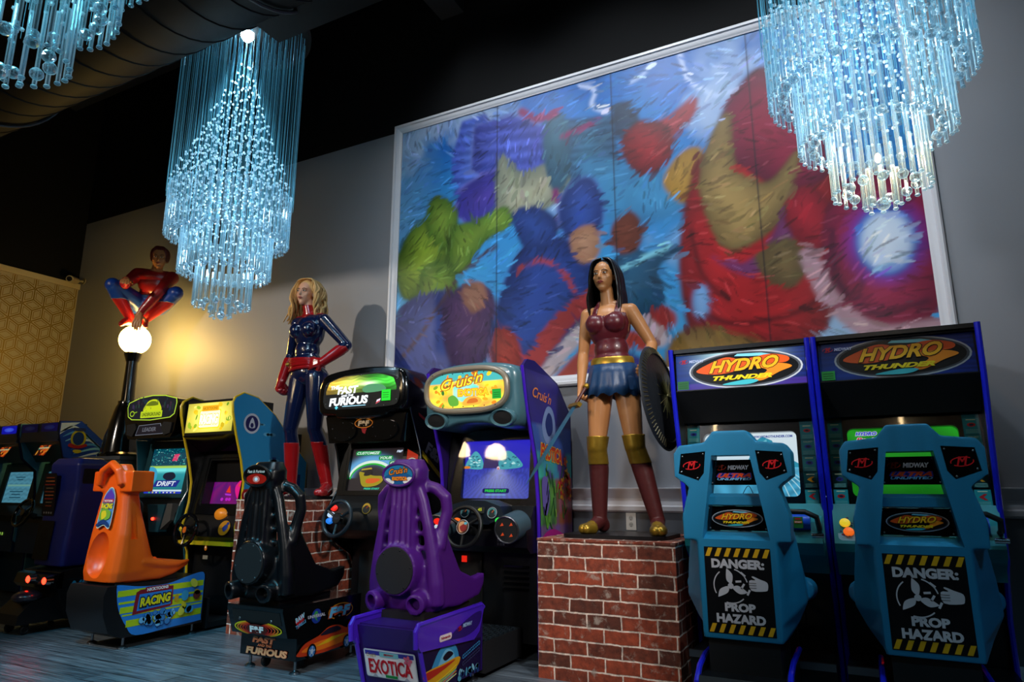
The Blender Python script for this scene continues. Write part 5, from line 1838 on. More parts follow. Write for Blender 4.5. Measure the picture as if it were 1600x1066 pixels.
# ------------------------------------------------------------------ cartoon kart racer (yellow edges)
def kart_cabinet():
    cx, y0 = -4.863, 3.80
    root = thing('arcade_cabinet', 'black kart racing cabinet with yellow edges, glowing yellow marquee and sky-blue side', 'arcade cabinet', (cx, y0, 0))
    hw = 0.327
    prof0 = [(3.82, 1.80), (3.80, 1.76), (3.81, 1.68), (3.86, 1.50), (3.93, 1.30), (3.975, 1.12), (3.97, 0.95), (3.93, 0.76), (3.94, 0.68), (4.0, 0.55), (4.02, 0.30), (4.02, 0.02), (4.66, 0.02), (4.66, 1.30), (4.46, 1.48), (4.25, 1.69), (4.05, 1.82), (3.90, 1.845)]
    prof = loc_prof(prof0, y0)
    for s in (-1, 1):
        side_panel(root, prof + [prof[0]], s * (hw - 0.008), 0.018, M['black'], M['yellow_trim'], 0.011, None)
    a = Art()
    inner = [(y + 0.01, z) for y, z in prof]
    def sk(u, v):
        return tuple(np.array(hx('#2fa4dc')) * v + np.array(hx('#1c74b8')) * (1 - v))
    pts = [(p[0], p[1]) for p in prof]
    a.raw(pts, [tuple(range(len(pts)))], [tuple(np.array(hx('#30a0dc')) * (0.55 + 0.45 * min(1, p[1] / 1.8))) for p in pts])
    for y, z, r in ((0.40, 1.52, 0.07), (0.47, 1.30, 0.06), (0.30, 1.60, 0.045)):
        for d in (-1, 0, 1): a.ell(y + d * r * .5, z, r * .5, r * .22, '#6cc4e8', 0, a.n, 14)
    for k in range(9):
        y = 0.40 + 0.05 * k
        h = 0.12 + 0.07 * ((k * 7) % 4)
        if y + 0.04 < 0.83: a.rect(y, 0.98, y + 0.042, 1.0 + h, '#1a4a94', a.n)
    a.poly([(0.41, 1.18), (0.43, 1.32), (0.45, 1.18)], '#1a4a94')
    a.ell(0.20, 1.60, 0.085, 0.085, '#dfe6f2'); a.ell(0.20, 1.60, 0.066, 0.066, '#2a2a6a'); a.smooth([(0.17, 1.57), (0.20, 1.65), (0.235, 1.57)], '#dfe6f2'); a.ell(0.20, 1.585, 0.016, 0.02, '#2a2a6a')
    a.outlined('NICKTOONS', 0.42, 1.00, 0.085, '#f0e8e0', '#b01c24', 0.50, 0.05, 0.05, 0.10, -0.03)
    a.stroke([(0.20, 0.93), (0.19, 1.05), (0.64, 1.03)], 0.022, '#b01c24')
    a.outlined('RACING', 0.42, 0.84, 0.12, '#f0d820', '#102a60', 0.46, 0.1, 0.05, 0.08)
    for k in range(5): a.rect(0.24, 0.12 + 0.12 * k, 0.80, 0.17 + 0.12 * k, '#c8d020', a.n)
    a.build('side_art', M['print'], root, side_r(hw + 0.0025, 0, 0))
    b = MB()
    b.box(-hw + 0.02, hw - 0.02, 0.05, 0.44, 1.50, 1.80, 0.005)
    b.box(-hw + 0.02, hw - 0.02, 0.33, 0.80, 0.03, 1.55, 0.005)
    b.box(-hw + 0.02, hw - 0.02, 0.26, 0.40, 0.03, 0.66, 0.005)
    b.build('cabinet_body', M['black'], root)
    b = MB(); b.prism([(0.035, 1.505), (0.08, 1.505), (0.24, 1.40), (0.22, 1.38)], -hw + 0.02, hw - 0.02, 'x', 0.003); b.build('hood_panel', M['black_gloss'], root)
    a = Art()
    W, Hh = 0.285, 0.125
    def yb(u, v):
        d = math.hypot((u - 0.5) * 1.3, v - 0.5)
        return tuple(np.array((1.0, 0.86, 0.10)) * max(0.35, 1.15 - d * 0.9) + np.array((0.3, 0.35, 0.2)) * math.exp(-(d / 0.3) ** 2))
    a.grid(-W, -Hh, W, Hh, 24, 16, yb)
    rg = random.Random(21)
    for k in range(54):
        x, z = rg.uniform(-W + .03, W - .03), rg.uniform(-Hh + .02, Hh - .02)
        if abs(x) < 0.15 and abs(z) < 0.10: continue
        a.ell(x, z, rg.uniform(0.010, 0.030), rg.uniform(0.008, 0.022), rg.choice(['#c8a810', '#e8d030', '#8fae20', '#f0b818', '#5c8a18', '#d88a10', '#f4e468']), rg.uniform(0, 3), a.n, 14)
    a.rrect(-0.13, -0.095, 0.135, 0.065, 0.02, '#f4d418'); a.rrect(-0.12, -0.085, 0.125, 0.055, 0.016, '#fbf6c8')
    a.rrect(-0.10, 0.052, 0.105, 0.10, 0.008, '#e8a410'); a.text('NICKTOONS', 0, 0.076, 0.026, '#b07808', 0.18, 0, 0.04)
    a.outlined('RACING', 0.0, -0.018, 0.085, '#ffffff', '#e8c010', 0.225, 0.1, 0.05, 0.06)
    a.build('marquee', M['glow'], root, front(0, 0.042, 1.655, R(3)))
    T = R(10)
    X = front(0, 0.235, 1.13, T)
    b = MB()
    b.frame(rrpts(-hw + 0.02, -0.28, hw - 0.02, 0.28, 0.003), rrpts(-0.235, -0.21, 0.235, 0.20, 0.01), 0, 0.02, 0.002, mtx=X)
    b.frame(rrpts(-0.235, -0.21, 0.235, 0.20, 0.01), rrpts(-0.215, -0.19, 0.215, 0.18, 0.01), 0.01, 0.10, 0.002, mtx=X)
    b.build('monitor_bezel', M['screen_black'], root)
    a = Art()
    def kp(u, v):
        if v > 0.62: return (0.02, 0.01, 0.35 + 0.3 * math.sin(u * 9))
        if v > 0.55: return (0.10, 0.0, 0.12)
        d = (u - 0.40) / max(0.05, 0.62 - v)
        return (0.10 + 0.10 * (0.5 + 0.5 * math.sin(d * 5)), 0.0, 0.14 + 0.06 * v)
    a.grid(-0.215, -0.19, 0.215, 0.18, 30, 26, kp)
    a.smooth([(-0.02, 0.02), (0.0, 0.12), (0.05, 0.13), (0.08, 0.02)], '#08060c')
    a.smooth([(0.215, 0.06), (0.13, 0.04), (0.06, -0.03), (0.09, -0.11), (0.16, -0.17), (0.215, -0.18)], '#e8108a')
    a.smooth([(0.20, 0.05), (0.13, 0.03), (0.09, -0.02), (0.13, -0.03)], '#f03a50')
    a.poly([(-0.01, -0.02), (-0.04, -0.08), (0.02, -0.085)], '#e83018')
    a.poly([(-0.05, -0.09), (0.03, -0.095), (0.03, -0.11), (-0.04, -0.105)], '#b030d8')
    for dx in (-0.06, 0.0, 0.035): a.ell(dx - 0.01, -0.14, 0.017, 0.014, '#c018c8')
    for k in range(6): a.rect(-0.10 + 0.045 * k, 0.156, -0.065 + 0.045 * k, 0.163, '#a01848', a.n)
    a.build('screen', M['glow_soft'], root, X @ Matrix.Translation((0, 0.095, 0)))
    b = MB(); b.prism([(0.20, 0.86), (0.36, 0.88), (0.40, 0.62), (0.16, 0.62), (0.12, 0.68), (0.13, 0.76)], -hw + 0.02, hw - 0.02, 'x', 0.01)
    dash = b.build('dashboard', M['black'], root)
    b = MB(); b.box(-hw + 0.012, hw - 0.012, 0.10, 0.15, 0.615, 0.645, 0.004); b.build('yellow_bar', M['yellow_trim'], dash)
    b = MB(); b.ball((0.07, 0.20, 0.855), (0.075, 0.05, 0.055)); b.build('dash_dome', mat('orange_dome', '#d88020', 0.3, emit='#e88818', es=0.25), dash)
    a = Art(); a.ell(0, 0, 0.065, 0.06, '#c88418'); a.smooth([(-0.02, 0.0), (0.02, 0.03), (0.04, 0.0), (0.01, -0.03)], '#203a88'); a.ell(0.03, 0.035, 0.015, 0.012, '#203a88')
    a.build('dash_sticker', M['print'], dash, front(0.20, 0.122, 0.755, R(18)))
    a = Art(); a.ell(0, 0, 0.03, 0.03, '#202020'); a.smooth([(-0.015, -0.02), (-0.02, 0.02), (0.012, 0.022), (0.016, -0.018)], '#e06818')
    steering_wheel(root, (-0.13, 0.02, 0.735), 0.125, R(12), 0.015, 0.04, a, M['black_gloss'], 0.13)
    b = MB(); b.ball((-hw + 0.03, 0.11, 0.735), (0.024, 0.018, 0.024)); b.build('side_knob', M['yellow_trim'], dash)
    a = Art(); a.rect(-0.03, -0.016, 0.03, 0.016, '#b8b4a0'); a.build('coin_sticker', M['print'], root, front(-0.16, 0.258, 0.50))
    a = Art(); a.ell(0, 0, 0.016, 0.022, '#c06a18'); a.ell(0, 0.006, 0.007, 0.009, '#f0e0c0'); a.build('coin_light', M['glow_dim'], root, front(-0.165, 0.258, 0.575))
    b = MB(); b.box(-0.25, 0.25, 0.0, 0.26, 0.02, 0.06, 0.004); b.box(-0.26, 0.26, -0.02, 0.0, 0.02, 0.24, 0.004); b.build('kick_plate', mat('dull_steel', '#2a2c30', 0.45, 0.7), root)
    return root


kart_cabinet()


# ------------------------------------------------------------------ night street racer with green marquee
def drift_cabinet():
    cx, y0 = -5.665, 3.86
    root = thing('arcade_cabinet', 'black racing cabinet with green-edged marquee and cyan screen, left of the yellow-edged one', 'arcade cabinet', (cx, y0, 0))
    hw = 0.355
    prof = loc_prof([(3.98, 1.50), (4.00, 1.40), (4.05, 1.05), (3.98, 0.92), (3.95, 0.78), (4.05, 0.66), (4.10, 0.40), (4.10, 0.02), (4.66, 0.02), (4.66, 1.55)], y0)
    for s in (-1, 1):
        side_panel(root, prof + [prof[0]], s * (hw - 0.008), 0.018, mat('teal_grey_side', '#2c6470', 0.4), M['steel'], 0.005, 4)
    b = MB()
    b.box(-hw + 0.02, hw - 0.02, 0.30, 0.78, 0.03, 1.50, 0.004)
    b.build('cabinet_body', M['black'], root)
    ol = [(-0.375, 1.73), (-0.365, 1.80), (-0.20, 1.875), (0.0, 1.895), (0.20, 1.885), (0.365, 1.84), (0.375, 1.76), (0.335, 1.56), (0.29, 1.505), (-0.29, 1.505), (-0.335, 1.56)]
    b = MB(); b.prism(ol, 0.0, 0.36, 'y', 0.018)
    hood = b.build('hood', M['black_gloss'], root)
    a = Art()
    mq = [(-0.345, 0.03), (-0.33, 0.075), (-0.18, 0.115), (0.0, 0.13), (0.18, 0.12), (0.335, 0.085), (0.345, 0.045), (0.325, -0.055), (0.27, -0.085), (0.0, -0.10), (-0.27, -0.085), (-0.325, -0.055)]
    a.poly(mq, '#c8f040')
    a.poly([(x * 0.975, z * 0.93) for x, z in mq], '#0c1420')
    rg = random.Random(5)
    for k in range(40):
        x, z = rg.uniform(-0.29, 0.29), rg.uniform(-0.03, 0.075)
        a.rect(x, z, x + rg.uniform(0.004, 0.02), z + rg.uniform(0.01, 0.05), rg.choice(['#202c48', '#3a2c50', '#1c3040', '#402838', '#28503c']), a.n)
    a.smooth([(-0.10, -0.02), (-0.08, 0.05), (-0.02, 0.085), (0.06, 0.085), (0.11, 0.05), (0.13, -0.02)], '#d8e818')
    a.smooth([(-0.07, 0.035), (-0.02, 0.07), (0.05, 0.07), (0.09, 0.035)], '#6a7a10')
    a.rrect(-0.14, -0.075, 0.16, -0.015, 0.008, '#c8e020')
    a.text('UNDERGROUND', 0.01, -0.045, 0.032, '#40500a', 0.26, 0.1, 0.03)
    a.ring(-0.26, -0.03, 0.032, 0.026, 0.008, '#b0d828'); a.stroke([(-0.235, -0.025), (-0.19, -0.015)], 0.010, '#88b020')
    a.build('marquee', M['glow_soft'], hood, front(0, -0.002, 1.765))
    b = MB(); b.prism([(-0.315, 1.635), (-0.30, 1.545), (-0.22, 1.525), (-0.17, 1.60), (-0.20, 1.645)], -0.012, 0.01, 'y', 0.004); b.build('speaker_grille', M['black_matte'], hood)
    b = MB(); b.prism([(0.315, 1.635), (0.30, 1.545), (0.22, 1.525), (0.17, 1.60), (0.20, 1.645)], -0.012, 0.01, 'y', 0.004); b.build('speaker_grille', M['black_matte'], hood)
    a = Art(); a.poly([(-0.15, 0.04), (0.15, 0.05), (0.20, -0.045), (-0.19, -0.05)], '#8890a0'); a.poly([(-0.145, 0.035), (0.145, 0.045), (0.192, -0.04), (-0.182, -0.045)], '#141020')
    a.text('LEADER', 0, 0.0, 0.036, '#7a7c88', 0.19, 0.2, 0.03)
    a.build('name_plate', M['glow_dim'], hood, front(0, -0.0015, 1.585))
    T = R(8)
    X = front(0, 0.225, 1.225, T)
    b = MB()
    b.frame(rrpts(-hw + 0.02, -0.24, hw - 0.02, 0.26, 0.003), rrpts(-0.27, -0.205, 0.25, 0.205, 0.01), 0, 0.02, 0.002, mtx=X)
    b.build('monitor_bezel', mat('teal_bezel', '#1c4650', 0.35), root)
    a = Art()
    rg = random.Random(14)
    def dr(u, v):
        if v > 0.60: return (0.0, 0.06, 0.10)
        if v > 0.55: return (0.45, 0.75, 0.10)
        return tuple(np.array((0.02, 0.36, 0.42)) * (0.5 + v) + np.array((0.2, 0.6, 0.5)) * math.exp(-((v - 0.52) / 0.05) ** 2))
    a.grid(-0.27, -0.205, 0.25, 0.205, 26, 40, dr)
    for k in range(120):
        x, z = rg.uniform(-0.26, 0.24), rg.uniform(0.05, 0.20)
        a.rect(x, z, x + rg.uniform(0.004, 0.016), z + rg.uniform(0.003, 0.007), rg.choice(['#20b0a0', '#48e0d0', '#1a8088', '#b0f0e0']), a.n)
    a.poly([(0.02, 0.09), (0.04, 0.15), (0.11, 0.155), (0.09, 0.09)], '#e83a70')
    a.ell(-0.24, -0.05, 0.10, 0.09, '#3aa8d0'); a.smooth([(-0.05, -0.06), (-0.03, -0.02), (0.08, -0.015), (0.12, -0.06), (0.04, -0.09)], '#0c1830')
    a.poly([(-0.17, -0.145), (-0.13, -0.085), (0.20, -0.085), (0.16, -0.145)], '#1a2a90')
    a.text('DRIFT', 0.015, -0.115, 0.042, '#e8f4ff', 0.26, 0.2, 0.03)
    a.rect(-0.27, -0.185, 0.25, -0.17, '#d8f0ff'); a.rect(-0.27, -0.205, 0.25, -0.186, '#2038c0')
    for k in range(8): a.rect(-0.20 + k * 0.05, -0.20, -0.18 + k * 0.05, -0.19, rg.choice(['#40e040', '#f0e040', '#f0f0f0']), a.n)
    a.build('screen', M['glow_soft'], root, X @ Matrix.Translation((0, 0.008, 0)))
    b = MB(); b.prism([(0.20, 0.98), (0.34, 0.98), (0.40, 0.66), (0.20, 0.66), (0.10, 0.76), (0.10, 0.86)], -hw + 0.02, hw - 0.02, 'x', 0.02)
    dash = b.build('dashboard', M['black'], root)
    b = MB(); b.prism([(0.02, 0.93), (0.08, 0.70), (0.20, 0.70), (0.26, 0.93)], 0.05, 0.13, 'y', 0.015); b.build('shifter_plate', mat('dark_teal_plate', '#1c4a58', 0.35), dash)
    b = MB(); b.prism([(0.27, 0.94), (0.21, 0.72), (0.33, 0.80), (0.34, 0.94)], 0.06, 0.12, 'y', 0.01); b.build('wing_panel', mat('printed_grey', '#5a5a58', 0.35), dash)
    b = MB(); b.ball((0.12, 0.045, 0.81), 0.013); b.build('start_light', M['bulb'], dash)
    steering_wheel(root, (-0.10, -0.02, 0.83), 0.14, R(16), 0.015, 0.04, None, M['rubber'], 0.14)
    return root


drift_cabinet()


# ------------------------------------------------------------------ the pair of dark blue sea cabinets at the far left
def wave_cabinet(cx, label, visible):
    y0 = 3.76
    root = thing('arcade_cabinet', label, 'arcade cabinet', (cx, y0, 0), 0, 'dark blue cabinets at the far left')
    hw = 0.35
    prof = loc_prof([(3.77, 1.71), (3.77, 1.60), (3.84, 1.36), (3.98, 1.24), (4.02, 0.92), (3.86, 0.80), (3.86, 0.56), (4.0, 0.45), (4.0, 0.02), (4.66, 0.02), (4.66, 1.15), (4.29, 1.48), (3.97, 1.725)], y0)
    for s in (-1, 1):
        p = side_panel(root, prof + [prof[0]], s * (hw - 0.01), 0.02, mat('pale_side', '#3f7fa0', 0.4) if s < 0 else M['deep_blue'], M['black'], 0.006, 5)
    a = Art()
    up = loc_prof([(3.775, 1.705), (3.775, 1.60), (3.842, 1.37), (4.64, 1.16), (4.64, 1.165), (4.29, 1.475), (3.97, 1.72)], y0)
    a.poly(up, '#123a9c')
    for k in range(9):
        a.stroke([(0.02 + 0.03 * k, 1.60 - 0.04 * k), (0.16 + 0.05 * k, 1.66 - 0.04 * k), (0.36 + 0.045 * k, 1.52 - 0.035 * k)], 0.022, ['#a8c8ec', '#3f86d0', '#6ab0e4'][k % 3], a.n, 6, True)
    a.poly([(0.02, 1.69), (0.02, 1.58), (0.09, 1.64), (0.20, 1.71)], '#a8c4e8')
    a.ell(0.20, 1.55, 0.075, 0.085, '#9a9a20'); a.ell(0.20, 1.55, 0.055, 0.065, '#12306a'); a.rrect(0.14, 1.625, 0.26, 1.655, 0.008, '#1c2c60')
    a.smooth([(0.11, 1.47), (0.20, 1.45), (0.29, 1.48), (0.27, 1.50), (0.20, 1.48), (0.13, 1.50)], '#8c1c24')
    a.smooth([(0.17, 1.44), (0.23, 1.44), (0.24, 1.42), (0.20, 1.405), (0.16, 1.42)], '#a8a424')
    a.build('side_art', M['print'], root, side_r(hw + 0.0015, 0, 0))
    b = MB()
    b.box(-hw + 0.02, hw - 0.02, 0.02, 0.28, 1.52, 1.70, 0.005)
    b.box(-hw + 0.02, hw - 0.02, 0.34, 0.84, 0.03, 1.45, 0.005)
    b.box(-hw + 0.02, hw - 0.02, 0.12, 0.5, 0.45, 0.78, 0.01)
    b.build('cabinet_body', M['cab_blue'], root)
    for dx in (-0.17, 0.17):
        a = Art(); a.rrect(-0.14, -0.04, 0.14, 0.04, 0.015, '#0a14c0'); a.ell(0, 0, 0.09, 0.022, '#2a48ff', c2='#5a7aff')
        a.build('marquee_light', M['glow_dim'] if visible == 2 else M['print'], root, front(dx, 0.014, 1.655))
    b = MB(); b.prism([(0.04, 1.56), (0.12, 1.56), (0.26, 1.36), (0.20, 1.33)], -hw + 0.02, hw - 0.02, 'x', 0.02); b.build('speaker_hood', mat('teal_dark', '#14404e', 0.4), root)
    a = Art(); rg = random.Random(3)
    a.rrect(-0.10, -0.085, 0.10, 0.085, 0.01, '#3a0c08')
    for k in range(40): a.ell(rg.uniform(-0.085, 0.085), rg.uniform(-0.075, 0.075), rg.uniform(0.008, 0.02), rg.uniform(0.01, 0.03), rg.choice(['#e84810', '#f07820', '#c02808', '#f8a838']), rg.uniform(-.4, .4), a.n, 10)
    a.rect(-0.09, -0.02, 0.09, 0.015, '#3a7a70'); a.rect(-0.09, -0.006, 0.09, 0.004, '#e8e0a0')
    a.build('lit_panel', M['glow_dim'], root, front(0.02, 0.075, 1.46, R(30)))
    T = R(8)
    X = front(0, 0.26, 1.08, T)
    b = MB()
    b.frame(rrpts(-hw + 0.02, -0.22, hw - 0.02, 0.24, 0.003), rrpts(-0.24, -0.16, 0.24, 0.16, 0.012), 0, 0.03, 0.003, mtx=X)
    b.build('monitor_bezel', mat('bezel_teal', '#15303c', 0.4), root)
    a = Art()
    def sc_(u, v):
        s = 0.5 + 0.5 * math.sin(v * 40 + math.sin(u * 30))
        return tuple(np.array((0.10, 0.36, 0.50)) * (0.7 + 0.35 * s) * (1.0 if visible == 2 else 0.5))
    a.grid(-0.24, -0.16, 0.24, 0.16, 24, 24, sc_)
    a.rect(-0.22, 0.01, 0.22, 0.03, '#7ab8b0')
    for zz, ww in ((0.10, 0.10), (0.075, 0.06), (-0.05, 0.14), (-0.08, 0.09), (-0.11, 0.12)): a.rect(-ww, zz, ww * 0.8, zz + 0.010, '#1a4a60', 4)
    a.build('screen', M['glow_dim'], root, X @ Matrix.Translation((0, 0.012, 0)))
    b = MB(); b.prism([(0.24, 0.90), (0.34, 0.90), (0.34, 0.74), (0.10, 0.74), (0.10, 0.80)], -hw + 0.02, hw - 0.02, 'x', 0.01); b.build('dashboard', M['black'], root)
    steering_wheel(root, (0.0, -0.02, 0.84), 0.13, R(20), 0.014, 0.035, None, M['black_gloss'], 0.12)
    for dx in (0.10, 0.14):
        a = Art(); a.rect(-0.008, -0.014, 0.008, 0.014, '#b8f060'); a.build('coin_light', M['glow_dim'], root, front(dx, 0.115, 0.62))
    return root


wave_cabinet(-7.245, 'dark blue cabinet with wave art side and badge, nearest the lamp post', 1)
wave_cabinet(-7.965, 'dark blue cabinet with glowing blue top, cut by the left edge', 2)

# ================================================================== drivers' seats (separate units standing before the cabinets)
def moulded(mb, name, m, parent, voxel=0.009, it=4):
    """several shapes melted into one blow-moulded plastic shell"""
    o = mb.build(name, m, parent, 0)
    def s(ob):
        r = ob.modifiers.new('r', 'REMESH')
        r.mode = 'VOXEL'
        r.voxel_size = voxel
        q = ob.modifiers.new('s', 'SMOOTH')
        q.iterations = it
        q.factor = 0.5
    apply_mods(o, s)
    o.data.shade_smooth()
    if not o.data.materials: o.data.materials.append(m)
    return o


def rsec(x0, x1, y0, y1, z, r, m=4):
    return [(px, py, z) for px, py in rrpts(x0, y0, x1, y1, r, m)]


def ysec(x0, x1, z0, z1, y, r, m=4):
    return [(px, y, pz) for px, pz in rrpts(x0, z0, x1, z1, r, m)]


def foot(root, x, y, h=0.08, caster=False):
    b = MB()
    if caster:
        b.torus((x, y, 0.036), 0.022, 0.014, 'x', 20, 8)
        b.cyl((x - 0.012, y, 0.036), (x + 0.012, y, 0.036), 0.02)
        b.box(x - 0.02, x + 0.02, y - 0.02, y + 0.02, 0.064, h, 0.003)
        return b.build('caster', M['rubber'], root)
    b.lathe([(0, 0), (0.03, 0), (0.032, 0.008), (0.02, 0.018), (0.009, 0.022), (0.009, h), (0, h)], 16, Matrix.Translation((x, y, 0)))
    return b.build('levelling_foot', M['steel'], root)


def engine_seat(root, m, badge, z=0.40, x0=0.0, cover=None, disc_r=0.125, screw_m=None):
    """bucket seat with engine-like back: fluted column, ladder rungs, round drum and two exhausts"""
    b = MB()
    # side rails and shoulder loops
    for s in (-1, 1):
        b.tube([(s * 0.075, 0.045, 1.09), (s * 0.115, 0.05, 1.00), (s * 0.155, 0.05, 0.86), (s * 0.185, 0.06, 0.70), (s * 0.20, 0.07, 0.55), (s * 0.20, 0.08, 0.44)], [0.034, 0.034, 0.034, 0.04, 0.05, 0.05], 10)
        b.tube([(s * 0.10, 0.10, 1.085), (s * 0.17, 0.11, 1.065), (s * 0.222, 0.12, 1.02), (s * 0.228, 0.13, 0.94), (s * 0.205, 0.12, 0.84), (s * 0.195, 0.10, 0.74)], [0.035, 0.036, 0.036, 0.034, 0.036, 0.04], 10)
        # side wall sweeping forward to the pan
        b.prism([(0.06, 0.42), (0.05, 0.72), (0.12, 0.86), (0.20, 0.74), (0.30, 0.60), (0.46, 0.545), (0.58, 0.56), (0.575, 0.50), (0.52, 0.44), (0.30, 0.41)], s * 0.17, s * 0.222, 'x', 0.012)
        for k, zz in enumerate((0.985, 0.905, 0.825, 0.745)):
            b.tube([(s * 0.05, 0.05, zz), (s * (0.13 + 0.014 * k), 0.05, zz - 0.006)], 0.016, 8)
    # spine with flutes
    b.loft([rsec(-0.075, 0.075, 0.005, 0.10, 1.10, 0.03), rsec(-0.078, 0.078, 0.0, 0.10, 0.95, 0.03), rsec(-0.088, 0.088, -0.005, 0.10, 0.78, 0.03), rsec(-0.095, 0.095, -0.005, 0.10, 0.66, 0.03)])
    for x in (-0.058, -0.02, 0.02, 0.058):
        b.tube([(x * 0.9, 0.0, 1.08), (x, -0.006, 0.92), (x * 1.12, -0.012, 0.70)], 0.0145, 8)
    # drum and lower shell
    b.cyl((0.0, -0.045, 0.625), (0.0, 0.10, 0.625), disc_r + 0.006, disc_r + 0.012, 36)
    b.loft([rsec(-0.20, 0.20, 0.03, 0.20, 0.405, 0.05), rsec(-0.215, 0.215, 0.02, 0.20, 0.46, 0.06), rsec(-0.205, 0.205, 0.03, 0.18, 0.56, 0.06), rsec(-0.19, 0.19, 0.05, 0.14, 0.66, 0.04)])
    b.loft([ysec(-0.215, 0.215, 0.42, 0.52, 0.05, 0.03), ysec(-0.215, 0.215, 0.42, 0.50, 0.25, 0.03), ysec(-0.21, 0.21, 0.435, 0.50, 0.45, 0.03), ysec(-0.19, 0.19, 0.47, 0.53, 0.58, 0.025)])
    for s in (-1, 1):
        b.tube([(s * 0.10, 0.08, 0.47), (s * 0.135, 0.0, 0.462), (s * 0.15, -0.055, 0.455)], [0.05, 0.055, 0.056], 18)
    b.loft([rsec(-0.10, 0.10, 0.0, 0.13, 1.06, 0.04), rsec(-0.118, 0.118, -0.03, 0.13, 1.12, 0.05), rsec(-0.118, 0.118, -0.02, 0.13, 1.18, 0.05), rsec(-0.085, 0.085, 0.02, 0.12, 1.235, 0.04)])
    shell = moulded(b, 'seat_shell', m, root)
    for s in (-1, 1):
        c = MB(); c.cyl((s * 0.150, -0.14, 0.449), (s * 0.139, -0.008, 0.461), 0.040, 0.034, 20)
        cut(shell, c)
    b = MB(); b.cyl((0, -0.052, 0.625), (0, -0.038, 0.625), disc_r - 0.008, disc_r - 0.004, 40, 0.003)
    cov = b.build('drum_cover', cover or M['black_matte'], root)
    screws(cov, [(disc_r * 0.86 * math.cos(R(a)), 0.625 + disc_r * 0.86 * math.sin(R(a))) for a in range(10, 370, 60)], -0.053, 0.0055, screw_m or M['steel'])
    badge.build('headrest_badge', M['print'], root, front(0, -0.0385, 1.145, R(-4)) )
    b = MB(); b.tube([(0.108 * math.cos(2 * math.pi * k / 40), 0, 0.062 * math.sin(2 * math.pi * k / 40)) for k in range(40)], 0.009, 8, closed=True, mtx=front(0, -0.036, 1.145, R(-4)))
    b.build('badge_rim', m, root)
    return shell


# ---- black street racer seat
sx, sy = -3.39, 3.10
st = thing('racing_seat', 'black moulded racing seat on a black base with orange lettering', 'arcade seat', (sx, sy, 0))
a = Art(); a.ell(0, 0, 0.106, 0.06, '#050505')
a.smooth([(-0.06, -0.045), (-0.085, -0.01), (-0.03, 0.012), (0.03, 0.012), (0.085, -0.01), (0.06, -0.045)], '#c81c10'); a.ell(0.0, -0.02, 0.03, 0.02, '#ff9080'); a.ell(0, -0.02, 0.014, 0.011, '#ffffff')
a.text('Fast & Furious', 0, 0.028, 0.018, '#f0d8c8', 0.15, 0.2, 0.03)
engine_seat(st, M['black_seat'], a)
b = MB(); b.box(-0.17, 0.17, 0.06, 0.50, 0.365, 0.41, 0.006); b.build('seat_mount', M['black'], st)
base = MB()
base.prism([(-0.05, 0.385), (-0.05, 0.36), (0.0, 0.215), (0.075, 0.20), (0.075, 0.075), (0.64, 0.075), (0.64, 0.385)], -0.145, 0.315, 'x', 0.008)
bs = base.build('seat_base', M['black_gloss'], st)
tl = math.atan2(0.05, 0.145)
X = front(0.09, -0.0275, 0.288, -R(19))
a = Art(); a.poly([(-0.195, 0.075), (0.20, 0.075), (0.20, -0.005), (-0.195, -0.005)], '#1c1a18'); a.build('rear_panel', M['print'], bs, X)
screws(bs, [(-0.05, 0.305), (0.21, 0.305)], -0.035, 0.009)
a = Art()
for k, c in enumerate(('#d8c818', '#e88818', '#e05a18', '#c83018', '#a81818')):
    r = 0.195 - 0.024 * k
    for s in (0, 180): a.ring(0, -0.035, r, 0.047 - 0.003 * k, 0.010, c, s - 62, s + 62)
a.ell(0, -0.035, 0.085, 0.032, '#5a1a10'); a.outlined('F&F', 0, -0.035, 0.042, '#f4f4f0', '#400808', 0.12, 0.15, 0.06, 0.05)
a.build('round_badge', M['print'], bs, X @ Matrix.Translation((0, -0.002, 0)))
a = Art()
for t, x, z, h, w_ in (('FAST', -0.03, 0.032, 0.036, 0.19), ('AND THE', -0.02, 0.002, 0.014, 0.12), ('FURIOUS', 0.0, -0.032, 0.040, 0.34)):
    a.outlined(t, x, z, h, '#f0a070', '#b84020', w_, 0.12, 0.05, 0.03)
a.build('rear_lettering', M['print'], bs, front(0.08, 0.0735, 0.137))
# side graphics
a = Art()
a.poly([(0.05, 0.30), (0.10, 0.335), (0.125, 0.30), (0.08, 0.255)], '#b01820')
a.text('RAW', 0.09, 0.315, 0.030, '#9cd8f0', 0.075, 0, 0.06, 0.35); a.text('THRILLS', 0.097, 0.278, 0.020, '#58a8d8', 0.085, 0, 0.04, 0.35)
a.ell(0.225, 0.305, 0.042, 0.042, '#1c3a9c'); a.smooth([(0.20, 0.31), (0.215, 0.335), (0.235, 0.325), (0.225, 0.30), (0.235, 0.275), (0.215, 0.29)], '#3a9a50')
a.text('UNIVERSAL', 0.225, 0.307, 0.019, '#b8c0d0', 0.15, 0, 0.04)
a.ring(0.44, 0.305, 0.115, 0.048, 0.007, '#b87818', -60, 240); a.outlined('F&F', 0.43, 0.305, 0.062, '#58b0e0', '#c04818', 0.20, 0.2, 0.06, 0.05)
a.smooth([(0.085, 0.10), (0.09, 0.13), (0.14, 0.165), (0.25, 0.19), (0.33, 0.225), (0.42, 0.225), (0.50, 0.195), (0.59, 0.185), (0.60, 0.13), (0.54, 0.10), (0.30, 0.085)], '#c83c14')
a.smooth([(0.11, 0.12), (0.20, 0.15), (0.34, 0.16), (0.55, 0.16), (0.58, 0.13), (0.30, 0.105)], '#f07818')
a.poly([(0.22, 0.13), (0.36, 0.165), (0.50, 0.165), (0.33, 0.135)], '#e8b818')
